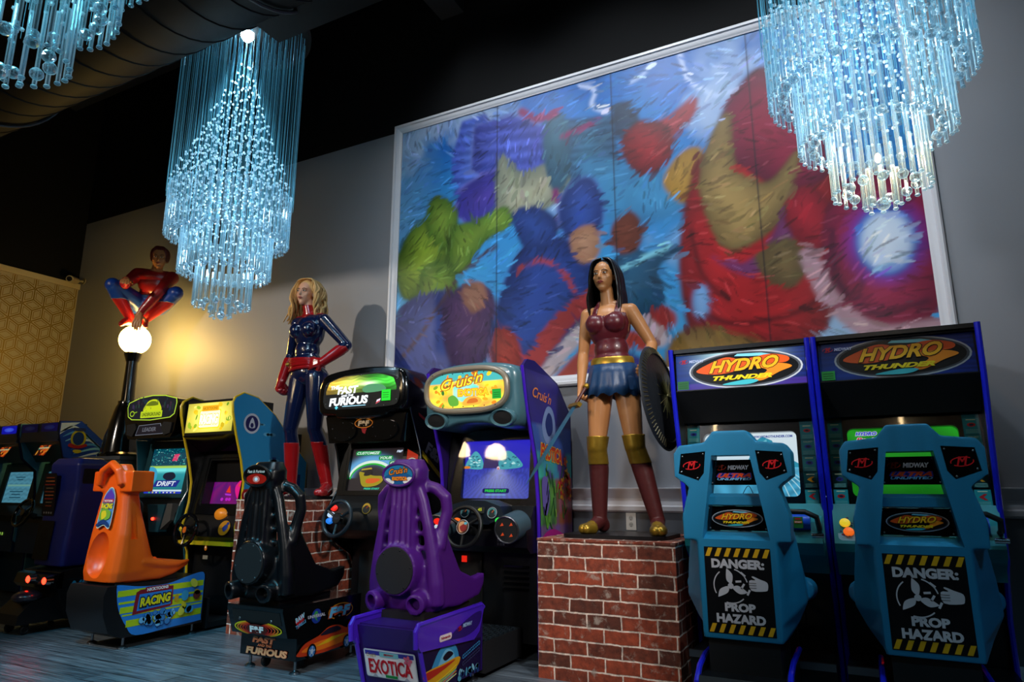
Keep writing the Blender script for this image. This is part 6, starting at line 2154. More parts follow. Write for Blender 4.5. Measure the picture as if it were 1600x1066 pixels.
a.smooth([(0.26, 0.19), (0.33, 0.218), (0.41, 0.218), (0.44, 0.195), (0.34, 0.185)], '#20182c')
a.poly([(0.50, 0.195), (0.52, 0.235), (0.60, 0.235), (0.58, 0.195)], '#a03014')
for y in (0.19, 0.50):
    a.ell(y, 0.112, 0.038, 0.042, '#0c0c10'); a.ell(y, 0.112, 0.027, 0.031, '#3a78c0'); a.ell(y, 0.112, 0.012, 0.014, '#c8d8e8')
    for k in range(5):
        t = k * 1.257; a.poly([(y, 0.112), (y + 0.026 * math.cos(t), 0.112 + 0.03 * math.sin(t)), (y + 0.026 * math.cos(t + .35), 0.112 + 0.03 * math.sin(t + .35))], '#a8c8e8', a.n)
a.build('side_graphics', M['print'], bs, side_r(0.3162, 0, 0))
b = MB(); b.box(-0.1, 0.28, 0.64, 0.80, 0.10, 0.16, 0.006); b.build('connecting_beam', M['black'], st)
for x, y in ((-0.10, 0.12), (0.29, 0.10), (0.28, 0.60), (-0.11, 0.60)): foot(st, x, y, 0.078)
for x, y in ((0.0, 0.15), (0.22, 0.20)): foot(st, x, y, 0.078, True)

# ---- purple seat with the licence-plate base
sx, sy = -2.37, 3.20
st = thing('racing_seat', 'purple moulded racing seat on a purple base with red-lettered licence plate', 'arcade seat', (sx, sy, 0))
a = Art(); a.ell(0, 0, 0.106, 0.06, '#1f7ab0'); a.ell(0, -0.022, 0.10, 0.034, '#185c98')
for x, z in ((-0.075, -0.03), (-0.05, -0.042), (0.055, -0.040), (0.08, -0.024)): a.ell(x, z, 0.022, 0.011, '#e8f0f4', 0, a.n, 14)
a.outlined("Cruis'n", 0.0, 0.022, 0.034, '#f09030', '#301008', 0.13, 0.35, 0.01, 0.06, 0.12)
a.outlined('EXOTICA', 0.012, -0.022, 0.020, '#f0a030', '#c03a10', 0.105, 0, 0.05, 0.08)
engine_seat(st, M['purple'], a, cover=mat('drum_black', '#17161c', 0.6), disc_r=0.132, screw_m=M['black'])
b = MB(); b.box(-0.19, 0.19, -0.02, 0.45, 0.365, 0.41, 0.006); b.build('seat_mount', mat('brown_black', '#1c1612', 0.5), st)
base = MB()
base.prism([(-0.22, 0.365), (-0.215, 0.34), (-0.13, 0.05), (0.42, 0.05), (0.42, 0.365)], -0.11, 0.30, 'x', 0.008)
base.box(-0.10, 0.29, -0.20, 0.42, 0.36, 0.372, 0.004)
bs = base.build('seat_base', M['purple_dark'], st)
for s in (-0.4, 1.17):
    b = MB(); b.prism([(-0.255, 0.385), (-0.25, 0.30), (-0.22, 0.27), (0.30, 0.235), (0.36, 0.27), (0.41, 0.39), (0.40, 0.40), (0.30, 0.405), (-0.20, 0.395)], s * 0.262 - 0.009, s * 0.262 + 0.009, 'x', 0.006)
    fl = b.build('side_flap', M['purple_trim'], bs)
    b = MB(); b.tube([(s * 0.262, -0.255, 0.29), (s * 0.262, -0.262, 0.37), (s * 0.262, -0.24, 0.398), (s * 0.262, -0.1, 0.40), (s * 0.262, 0.39, 0.41), (s * 0.262, 0.415, 0.39)], 0.013, 8); b.build('flap_edge', M['purple_trim'], bs)
    b = MB(); b.tube([(s * 0.258, -0.22, 0.30), (s * 0.258, -0.135, 0.05)], 0.012, 8); b.build('corner_edge', M['purple_trim'], bs)
a = Art()
a.smooth([(0.05, 0.30), (0.16, 0.34), (0.30, 0.375), (0.38, 0.37), (0.34, 0.30), (0.20, 0.27), (0.0, 0.285)], '#2a1470')
a.rrect(-0.06, 0.285, 0.06, 0.318, 0.013, '#f0d0d8'); a.rrect(-0.055, 0.289, 0.055, 0.314, 0.011, '#fbf0f2'); a.text('Nintendo', 0, 0.302, 0.015, '#b02038', 0.09, 0, 0.04)
m_logo(a, 0.135, 0.322, 0.05, '#c81c28'); a.text('MIDWAY', 0.215, 0.332, 0.020, '#a8c8f0', 0.10, 0.2, 0.04)
a.build('flap_print', M['print'], bs, side_r(0.3166, 0, 0))
a = Art()
a.poly([(-0.205, 0.27), (0.40, 0.23), (0.40, 0.055), (-0.13, 0.055)], '#180c3c')
a.smooth([(-0.13, 0.10), (-0.06, 0.22), (0.03, 0.265), (0.12, 0.24), (0.16, 0.16), (0.10, 0.09), (0.0, 0.065)], '#3a9ad0')
a.smooth([(-0.06, 0.13), (-0.01, 0.21), (0.04, 0.235), (0.10, 0.21), (0.11, 0.16), (0.02, 0.12)], '#7cc8ec')
a.smooth([(0.0, 0.20), (0.05, 0.222), (0.10, 0.20), (0.03, 0.18)], '#100820')
a.smooth([(-0.17, 0.16), (0.0, 0.17), (0.16, 0.175), (0.14, 0.13), (0.0, 0.10), (-0.14, 0.08), (-0.15, 0.12)], '#e8a818')
a.smooth([(-0.17, 0.155), (0.0, 0.162), (0.12, 0.168), (0.0, 0.14), (-0.15, 0.12)], '#c82c18')
for k in range(4): a.stroke([(-0.13 + .02 * k, 0.09 - .008 * k), (0.0, 0.105 - .012 * k), (0.13, 0.14 - .015 * k)], 0.006, ['#f0d830', '#c8d830', '#f08818', '#f0e890'][k], a.n)
rg = random.Random(31)
for r_ in range(2):
    for k in range(11): a.ring(0.20 + 0.017 * k, 0.165 - 0.035 * r_ + 0.004 * k, 0.011, 0.012, 0.005, ['#3a8ac8', '#3a3a68'][r_], z=a.n, n=10)
for k in range(16): a.ell(rg.uniform(0.16, 0.36), rg.uniform(0.06, 0.095), rg.uniform(.012, .03), rg.uniform(.008, .02), rg.choice(['#58a8c8', '#88c8e0', '#1c3a78']), rg.uniform(0, 3), a.n, 10)
a.build('side_graphics', M['print'], bs, side_r(0.3012, 0, 0))
X = front(0.098, -0.178, 0.178, -R(16.4))
a = Art()
a.rrect(-0.165, -0.075, 0.165, 0.075, 0.012, '#c8ccd8'); a.rrect(-0.160, -0.070, 0.160, 0.070, 0.010, '#f0ecf0'); a.rect(-0.155, 0.045, 0.155, 0.068, '#3a3aa0')
a.rrect(-0.06, 0.040, 0.06, 0.066, 0.004, '#7cc0c8'); a.text('MIDWAY', 0.0, 0.054, 0.011, '#b01828', 0.065, 0.1, 0.04); a.text("Cruis'n", -0.115, 0.046, 0.020, '#c8a048', 0.06, 0.3, 0.01)
for k in range(5):
    t = k * 1.257; a.ell(0.118 + .016 * math.cos(t), 0.038 + .016 * math.sin(t), 0.013, 0.009, '#e86a88', t, a.n, 10)
a.text('EXOTICA', 0.0, -0.012, 0.078, '#c01828', 0.275, 0, 0.03)
a.rect(-0.035, -0.066, 0.04, -0.052, '#1c8a40')
for x in (-0.10, 0.10): a.poly([(x - .02, -0.07), (x, -0.05), (x + .02, -0.07)], '#a8a8b8', a.n)
a.build('licence_plate', M['print'], bs, X)
# treaded platform between the seat and the cabinet
b = MB(); b.box(-0.16, 0.32, 0.42, 0.88, 0.03, 0.20, 0.004); pf = b.build('platform', M['black_matte'], st)
b = MB()
b.box(-0.155, 0.315, 0.43, 0.875, 0.20, 0.204, 0)
for i in range(16):
    for j in range(14):
        x, y = -0.14 + 0.03 * i, 0.445 + 0.031 * j
        q = Matrix.Translation((x, y, 0.205)) @ Matrix.Rotation(R(45 if (i + j) % 2 else -45), 4, 'Z')
        b.box(-0.011, 0.011, -0.003, 0.003, -0.001, 0.0025, 0.001, 1, q)
b.build('tread_plate', mat('tread_plate_metal', '#3f4a52', 0.35, 0.9), pf)
for x, y in ((-0.07, -0.08), (0.26, -0.08), (0.26, 0.38), (-0.07, 0.38)): foot(st, x, y, 0.052)

# ---- orange kart seat
sx, sy = -4.80, 3.00
st = thing('racing_seat', 'orange moulded kart seat on a striped blue and yellow base', 'arcade seat', (sx, sy, 0))
b = MB()
b.loft([rsec(-0.18, 0.19, 0.0, 0.40, 0.435, 0.07), rsec(-0.195, 0.205, -0.01, 0.38, 0.50, 0.08), rsec(-0.195, 0.205, 0.0, 0.30, 0.60, 0.08), rsec(-0.185, 0.195, 0.02, 0.24, 0.75, 0.06), rsec(-0.165, 0.165, 0.04, 0.19, 0.92, 0.05), rsec(-0.135, 0.135, 0.05, 0.17, 1.08, 0.05), rsec(-0.11, 0.11, 0.055, 0.16, 1.16, 0.04), rsec(-0.055, 0.055, 0.06, 0.15, 1.24, 0.035)])
b.loft([ysec(-0.19, 0.19, 0.42, 0.54, 0.10, 0.04), ysec(-0.21, 0.21, 0.425, 0.53, 0.35, 0.035), ysec(-0.21, 0.21, 0.45, 0.52, 0.46, 0.03), ysec(-0.19, 0.19, 0.505, 0.54, 0.58, 0.015)])
for s in (-1, 1):
    b.tube([(s * 0.18, 0.20, 0.56), (s * 0.20, 0.40, 0.525), (s * 0.205, 0.48, 0.525), (s * 0.19, 0.58, 0.54)], [0.035, 0.028, 0.022, 0.012], 8)
    b.box(min(s * 0.09, s * 0.225), max(s * 0.09, s * 0.225), 0.035, 0.20, 1.045, 1.19, 0.03, 3)
b.tube([(-0.125, 0.03, 1.09), (-0.09, 0.02, 1.19), (0, 0.025, 1.24), (0.09, 0.02, 1.19), (0.125, 0.03, 1.09)], 0.032, 10)
shell = moulded(b, 'seat_shell', M['orange'], st, 0.008, 4)
c = MB(); c.ball((-0.01, -0.03, 0.62), (0.115, 0.12, 0.165), u=32, v=20); cut(shell, c)
c = MB(); c.prism([(0.095, 0.72), (0.145, 0.72), (0.125, 0.98), (0.095, 0.98)], 0.165, 0.3, 'x', 0); 
cut(shell, c)
a = Art()
oc = [(-0.085, -0.15), (-0.088, 0.0), (-0.075, 0.09), (-0.035, 0.15), (0.0, 0.165), (0.035, 0.15), (0.075, 0.09), (0.088, 0.0), (0.085, -0.15), (0.0, -0.13)]
a.smooth(oc, '#c8d4c0'); a.smooth([(x * .93, z * .95) for x, z in oc], '#5a86c0')
a.poly([(-0.075, 0.06), (0.075, 0.06), (0.06, 0.10), (0.0, 0.15), (-0.06, 0.10)], '#5a3aa8')
a.rect(-0.07, 0.045, 0.07, 0.072, '#b8344c'); a.text('NICKTOONS', 0, 0.058, 0.015, '#f0e0e0', 0.11, 0, 0.04)
a.outlined('RACING', 0, 0.018, 0.042, '#f0d820', '#182858', 0.145, 0.1, 0.05, 0.08)
a.smooth([(-0.07, -0.02), (-0.03, 0.0), (0.03, -0.01), (0.07, -0.03), (0.06, -0.08), (-0.06, -0.09)], '#7aa838'); a.smooth([(-0.05, -0.03), (0.0, -0.02), (0.02, -0.06), (-0.03, -0.085)], '#e8cc28')
a.smooth([(-0.08, -0.12), (0.0, -0.085), (0.08, -0.12), (0.075, -0.14), (0.0, -0.12), (-0.075, -0.14)], '#1c3a70')
a.build('back_sticker', M['print'], st, front(0.0, 0.022, 0.93, R(6.5)) @ Matrix.Diagonal((0.85, 1, 0.9, 1)))
b = MB()
b.prism([(-0.04, 0.42), (-0.06, 0.36), (-0.05, 0.24), (0.0, 0.12), (0.10, 0.075), (0.73, 0.075), (0.73, 0.42)], -0.205, 0.212, 'x', 0.01)
bs = b.build('seat_base', M['black'], st)
b = MB(); b.box(-0.17, 0.17, 0.04, 0.50, 0.41, 0.45, 0.006); b.build('seat_mount', M['black_matte'], st)
a = Art()
ot = catmull([(0.14, 0.425, 0), (0.30, 0.398, 0), (0.50, 0.392, 0), (0.66, 0.425, 0), (0.78, 0.445, 0), (0.815, 0.425, 0), (0.818, 0.36, 0), (0.815, 0.12, 0), (0.80, 0.095, 0), (0.55, 0.085, 0), (0.30, 0.078, 0), (0.22, 0.15, 0), (0.155, 0.26, 0), (0.13, 0.36, 0), (0.125, 0.41, 0)], 4, True)
op = [(p.x, p.y) for p in ot]
a.poly(op, '#2f80d0')
for z0, z1 in ((0.345, 0.385), (0.295, 0.31), (0.235, 0.275), (0.215, 0.225), (0.14, 0.185)):
    xl = np.interp((z0 + z1) / 2, [0.08, 0.15, 0.26, 0.36, 0.42], [0.31, 0.225, 0.16, 0.135, 0.135])
    a.rect(xl, z0, 0.812, z1, '#c4cc1c', 1)
a.n = 2
a.poly([(0.255, 0.215), (0.27, 0.36), (0.30, 0.375), (0.555, 0.375), (0.56, 0.245), (0.54, 0.235)], '#8c1a28'); a.poly([(0.285, 0.235), (0.295, 0.345), (0.545, 0.35), (0.545, 0.25)], '#2f80d0')
a.rrect(0.335, 0.355, 0.52, 0.388, 0.008, '#a01828'); a.text('NICKTOONS', 0.43, 0.371, 0.022, '#f4ece8', 0.165, 0, 0.05, 0.02)
a.outlined('RACING', 0.42, 0.295, 0.062, '#f4dc20', '#101838', 0.235, 0.1, 0.05, 0.10, 0.05)
rg = random.Random(12)
for k in range(34):
    x = rg.uniform(0.33, 0.58); z = rg.uniform(0.115, 0.20) + (x - 0.33) * 0.05
    r = rg.uniform(0.012, 0.026); a.ell(x, z, r, r, '#1a3a78', 0, a.n, 12); a.ell(x - r * .1, z + r * .12, r * .85, r * .82, rg.choice(['#4a9ad0', '#7abce4', '#3a80bc']), 0, a.n + 1, 12)
a.n += 2
for k in range(9):
    x, z = rg.uniform(0.58, 0.76), rg.uniform(0.14, 0.40); a.ell(x, z, rg.uniform(.02, .04), rg.uniform(.015, .035), rg.choice(['#e8c828', '#c89a28', '#6a2a20', '#f0d848', '#3aa0c8']), rg.uniform(0, 3), a.n, 12)
a.build('side_graphics', M['print'], bs, side_r(0.2132, -0.1, 0))
for x, y in ((-0.17, 0.14), (0.17, 0.14), (0.17, 0.68), (-0.17, 0.68)): foot(st, x, y, 0.077)

# ---- deep blue seat of the night racer
sx, sy = -5.80, 3.22
st = thing('racing_seat', 'dark blue moulded seat with red tail lights below, behind the orange seat', 'arcade seat', (sx, sy, 0))
b = MB()
b.loft([rsec(-0.20, 0.20, 0.0, 0.36, 0.47, 0.03), rsec(-0.205, 0.205, 0.0, 0.34, 0.60, 0.03), rsec(-0.205, 0.205, 0.02, 0.28, 0.85, 0.03), rsec(-0.20, 0.20, 0.04, 0.28, 1.05, 0.03), rsec(-0.20, 0.20, 0.03, 0.30, 1.26, 0.03), rsec(-0.17, 0.17, 0.06, 0.26, 1.31, 0.03)])
b.loft([ysec(-0.21, 0.22, 0.46, 0.56, 0.30, 0.03), ysec(-0.20, 0.21, 0.48, 0.55, 0.60, 0.03)])
shell = moulded(b, 'seat_shell', M['deep_blue'], st, 0.009, 3)
a = Art(); a.rrect(-0.085, -0.17, 0.085, 0.17, 0.012, '#0a0812')
rg = random.Random(17)
for k in range(9):
    c = ['#7c3a20', '#a05a2c', '#8c2a20', '#6a5a40'][k % 4]
    w_ = rg.uniform(0.04, 0.07)
    a.rect(-w_, 0.13 - 0.028 * k, w_, 0.138 - 0.028 * k, c, 1)
a.n = 2
for k in range(4): a.ell(-0.05 + 0.033 * k, -0.145, 0.009, 0.009, '#8c8a88', 0, 2, 10)
a.build('back_sticker', M['print'], st, front(-0.115, 0.0095, 1.02, R(-3)))
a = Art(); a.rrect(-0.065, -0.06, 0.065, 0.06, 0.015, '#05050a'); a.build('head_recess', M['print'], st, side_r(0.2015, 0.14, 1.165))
a = Art(); a.rrect(-0.105, -0.15, 0.105, 0.15, 0.015, '#06080e'); a.ring(0, 0, 0.08, 0.11, 0.006, '#12282c'); a.build('lower_grille', M['print'], st, front(-0.09, -0.002, 0.665, R(4)))
b = MB()
b.prism([(-0.02, 0.44), (-0.05, 0.36), (0.02, 0.20), (0.10, 0.08), (0.70, 0.08), (0.70, 0.46), (0.1, 0.46)], -0.25, 0.25, 'x', 0.02)
b.prism([(-0.24, 0.08), (-0.23, 0.15), (-0.14, 0.24), (0.05, 0.26), (0.10, 0.08)], -0.15, 0.15, 'x', 0.03)
bs = b.build('seat_base', M['black'], st)
b = MB(); b.prism([(-0.07, 0.42), (-0.09, 0.35), (-0.06, 0.32), (0.0, 0.32), (0.0, 0.44)], -0.25, 0.25, 'x', 0.015); b.build('rear_bumper', M['black_gloss'], st)
for dx in (0.0, 0.215):
    b = MB(); b.cyl((dx, -0.12, 0.385), (dx, -0.07, 0.385), 0.030, 0.040, 24, 0.004); tlb = b.build('tail_light_housing', M['chrome'], st)
    b = MB(); b.ball((dx, -0.118, 0.385), (0.026, 0.012, 0.026)); b.build('tail_light_lens', M['bulb'], tlb)
a = Art()
for k in range(2): a.rect(0.03, 0.31 + 0.07 * k, 0.36, 0.313 + 0.07 * k, '#1c3a48', a.n)
a.text('NEED', 0.18, 0.345, 0.045, '#2a9ac0', 0.26, 0.4, 0.03); a.build('side_lettering', M['print'], bs, side_r(0.2512, 0, 0))
b = MB(); b.ball((0.06, -0.14, 0.265), (0.10, 0.10, 0.05)); b.build('bonnet_dome', mat('printed_dome', '#26202c', 0.25, coat=0.5), st)
for x, y in ((-0.2, 0.2), (0.2, 0.2), (0.2, 0.62), (-0.2, 0.62)): foot(st, x, y, 0.085)
for x in (-0.1, 0.1): foot(st, x, -0.15, 0.085, True)


# ---- the two teal boat seats
def boat_seat(cx, label):
    y0 = 3.36
    st = thing('boat_seat', label, 'arcade seat', (cx, y0, 0), 0, 'teal boat seats in front of the boat racing cabinets')
    b = MB()
    # lower shell: flat rear face, flanks opening towards the front
    def sec(z, a_, w_, yr, yf): return [(-a_, yr, z), (a_, yr, z), (w_, yr + 0.17, z), (w_ - 0.01, yf, z), (-w_ + 0.01, yf, z), (-w_, yr + 0.17, z)]
    b.loft([sec(0.395, 0.172, 0.185, 0.0, 0.22), sec(0.47, 0.174, 0.232, 0.0, 0.36), sec(0.56, 0.175, 0.275, 0.0, 0.42), sec(0.70, 0.176, 0.265, 0.0, 0.28), sec(0.87, 0.178, 0.244, 0.0, 0.20)])
    ol = [(-0.178, 0.825), (-0.24, 0.83), (-0.246, 0.93), (-0.222, 1.02), (-0.205, 1.075), (-0.27, 1.125), (-0.272, 1.235), (-0.245, 1.275), (-0.12, 1.288), (-0.078, 1.342), (0.078, 1.342), (0.12, 1.288), (0.245, 1.275), (0.272, 1.235), (0.27, 1.125), (0.205, 1.075), (0.222, 1.02), (0.246, 0.93), (0.24, 0.83), (0.178, 0.825)]
    b.prism(ol, 0.0, 0.15, 'y', 0.018, 2)
    for s in (-1, 1):
        b.tube([(s * 0.25, 0.26, 0.60), (s * 0.25, 0.42, 0.585), (s * 0.23, 0.50, 0.56)], [0.05, 0.055, 0.03], 14)
    b.loft([ysec(-0.24, 0.24, 0.50, 0.57, 0.20, 0.03), ysec(-0.235, 0.235, 0.50, 0.56, 0.56, 0.03)])
    fr = moulded(b, 'seat_shell', M['teal_seat'], st, 0.0075, 4)
    c = MB(); c.prism([(-0.152, 0.835), (0.152, 0.835), (0.088, 1.225), (-0.088, 1.225)], -0.1, 0.3, 'y', 0); cut(fr, c)
    for s in (-1, 1):
        c = MB()
        pad = [(s * 0.115, 1.245), (s * 0.235, 1.235), (s * 0.25, 1.14), (s * 0.155, 1.105), (s * 0.128, 1.14)]
        c.prism([(x, z) for x, z in pad], -0.1, 0.012, 'y', 0); cut(fr, c)
        b = MB(); b.prism([(s * 0.175 + (x - s * 0.175) * 0.97, 1.18 + (z - 1.18) * 0.97) for x, z in pad], 0.004, 0.014, 'y', 0.003)
        pd = b.build('headrest_pad', M['black_gloss'], st)
        a = Art(); m_logo(a, 0, 0, 0.085, '#d81c22'); a.build('logo_print', M['print'], pd, front(s * 0.185, 0.003, 1.178))
        screws(pd, [(s * 0.128, 1.232), (s * 0.228, 1.222), (s * 0.236, 1.148), (s * 0.160, 1.118)], 0.003, 0.0045)
    # sloping ledge, bars and plates inside the opening
    b = MB()
    b.prism([(0.005, 0.825), (0.085, 0.865), (0.15, 0.865), (0.15, 0.80), (0.005, 0.80)], -0.16, 0.16, 'x', 0.006)
    b.prism([(0.06, 0.992), (0.06, 1.03), (0.10, 1.045), (0.14, 1.03), (0.14, 0.985)], -0.135, 0.135, 'x', 0.01)
    b.build('cross_bar', M['teal_seat'], st)
    b = MB(); b.box(-0.14, 0.14, 0.078, 0.088, 0.872, 0.985, 0.003); p1 = b.build('logo_plate', M['black_gloss'], st)
    a = Art(); hydro_logo(a, 0, 0, 0.235); a.build('logo_print', M['print'], p1, front(0, 0.0765, 0.928))
    screws(p1, [(-0.128, 0.975), (0.128, 0.975), (-0.128, 0.882), (0.128, 0.882)], 0.077, 0.004)
    b = MB(); b.prism([(-0.116, 1.085), (0.116, 1.085), (0.092, 1.205), (-0.092, 1.205)], 0.078, 0.088, 'y', 0.003); p2 = b.build('maker_plate', M['black_gloss'], st)
    a = Art(); m_logo(a, -0.062, 1.168, 0.052, '#e0401c'); a.text('MIDWAY', 0.022, 1.168, 0.021, '#e8ecf4', 0.10, 0.2, 0.05)
    a.outlined('ULTRA', 0, 1.130, 0.020, '#e04a1c', '#3a3aa8', 0.155, 0.4, 0.05, 0.10); a.text('UNLIMITED', 0, 1.113, 0.011, '#7ab8e0', 0.16, 0.2, 0.04)
    a.build('maker_print', M['print'], p2, front(0, 0.0765, 0))
    screws(p2, [(-0.085, 1.197), (0.085, 1.197), (-0.105, 1.095), (0.105, 1.095)], 0.077, 0.004)
    # the warning sign
    a = Art()
    W, Z0, Z1 = 0.148, -0.185, 0.195
    a.rect(-W, Z0, W, Z1, '#0b0b0e')
    for z0, z1 in ((Z1 - 0.042, Z1 - 0.004), (Z0 + 0.004, Z0 + 0.042)):
        for k in range(7):
            x = -W + 0.004 + 0.0425 * k
            a.poly([(x, z0), (x + 0.020, z0), (min(W - .002, x + 0.036), z1), (x + 0.016, z1)], '#e0a81c', 1)
    a.n = 2
    wh = '#c9c4c8'
    a.text('DANGER:', 0.0, 0.122, 0.042, wh, 0.235, 0, 0.055)
    a.text('PROP', 0.0, -0.068, 0.038, wh, 0.135, 0, 0.055); a.text('HAZARD', 0.0, -0.117, 0.040, wh, 0.215, 0, 0.055)
    a.n = 4
    px_, pz = -0.035, 0.025
    for an in (95, 215, 335):
        t = R(an)
        q = [(0.010, 0.0), (0.030, 0.016), (0.072, 0.010), (0.074, 0.004), (0.050, -0.014), (0.020, -0.010)]
        a.smooth([(px_ + x * math.cos(t) - y * math.sin(t), pz + x * math.sin(t) + y * math.cos(t)) for x, y in q], wh, 5)
    a.ell(px_, pz, 0.013, 0.013, wh, z=6)
    for a0, a1 in ((128, 208), (252, 315), (15, 75)): a.ring(px_, pz, 0.078, 0.078, 0.005, wh, a0, a1, z=4)
    for x, z, t in ((0.022, 0.078, -0.7), (0.0, 0.046, 0.1), (0.018, 0.026, 1.0), (0.042, 0.000, 1.1)):
        a.poly([(x + u * math.cos(t) - v * math.sin(t), z + u * math.sin(t) + v * math.cos(t)) for u, v in ((-.013, -.0045), (.013, -.0045), (.013, .0045), (-.013, .0045))], wh, 5)
    a.smooth([(0.048, 0.052), (0.075, 0.056), (0.06, 0.068), (0.066, 0.072), (0.095, 0.060), (0.125, 0.048), (0.127, 0.022), (0.115, 0.010), (0.055, 0.010)], wh, 5, 3)
    for z in (0.042, 0.032, 0.021): a.rect(0.046, z - .001, 0.078, z + .001, '#0b0b0e', 6)
    a.build('warning_sign', M['print'], st, front(0.0, -0.0012, 0.605))
    # pedestal
    b = MB(); b.box(-0.155, 0.155, 0.02, 0.42, 0.20, 0.42, 0.01); b.build('seat_mount', M['black_matte'], st)
    b = MB(); b.prism([(-0.10, 0.225), (-0.08, 0.25), (0.42, 0.25), (0.42, 0.02), (-0.10, 0.02)], -0.185, 0.185, 'x', 0.006); bs = b.build('seat_base', M['black'], st)
    a = Art(); a.rect(-0.18, -0.10, 0.18, 0.10, '#1a7f86'); a.rrect(-0.10, -0.09, 0.15, 0.075, 0.02, '#0a1a20'); a.build('kick_plate', M['print'], bs, front(0, -0.1012, 0.12))
    for s in (-1, 1):
        b = MB(); b.tube([(s * 0.195, 0.42, 0.30), (s * 0.195, 0.10, 0.30), (s * 0.195, -0.02, 0.275), (s * 0.195, -0.095, 0.225), (s * 0.195, -0.105, 0.19), (s * 0.195, -0.10, 0.03)], 0.013, 8); b.build('base_edge', M['hydro_trim'], bs)
        b = MB(); b.prism([(0.42, 0.30), (0.10, 0.30), (-0.02, 0.275), (-0.095, 0.225), (-0.10, 0.02), (0.42, 0.02)], s * 0.185 - 0.005, s * 0.185 + 0.005, 'x', 0.002); b.build('base_side', M['black'], bs)
    for x in (-0.15, 0.15):
        for y in (0.0, 0.36): foot(st, x, y, 0.021)
    return st


boat_seat(-0.568, 'teal boat seat with propeller warning sign, before the cabinet with lit marquee')
boat_seat(0.175, 'teal boat seat with propeller warning sign, rightmost, before the green screen')

# ================================================================== the three painted figure statues
M['skin_warm'] = mat('painted_skin_tan', '#c08350', 0.4, var=0.03, bscale=9)
M['skin_fair'] = mat('painted_skin_fair', '#d8a184', 0.42, var=0.03, bscale=9)
M['hair_black'] = mat('black_hair', '#0b0a0c', 0.35)
M['hair_blonde'] = mat('blonde_hair', '#dcb070', 0.40, var=0.35, bscale=45)
M['maroon'] = mat('maroon_leather', '#5c1a24', 0.35, coat=0.2, bump=0.12, bscale=50, var=0.25)
M['navy_cloth'] = mat('navy_leather', '#173a62', 0.4, bump=0.1, bscale=60, var=0.2)
M['bronze'] = mat('bronze_paint', '#a9862c', 0.32, 0.65, var=0.3, bscale=25)
M['brown_boot'] = mat('brown_boot_leather', '#4c1c1c', 0.4, bump=0.1, bscale=40, var=0.25)
M['navy_gloss'] = mat('navy_gloss_suit', '#0d1a40', 0.18, coat=0.8, var=0.15, bscale=8)
M['red_gloss'] = mat('red_gloss_suit', '#a0141a', 0.2, coat=0.7, var=0.15, bscale=12)
M['red_matte'] = mat('red_figure_paint', '#a01a1c', 0.32, coat=0.3, var=0.12, bscale=14)
M['blue_matte'] = mat('blue_figure_paint', '#123f9c', 0.35, coat=0.3, var=0.12, bscale=14)
M['eye_white'] = mat('eye_white', '#e4ded6', 0.25)
M['iris'] = mat('iris_dark', '#2a1c14', 0.2)
M['lip'] = mat('painted_lips', '#9a3a3c', 0.35)
M['brow'] = mat('painted_brow', '#3a2416', 0.6)


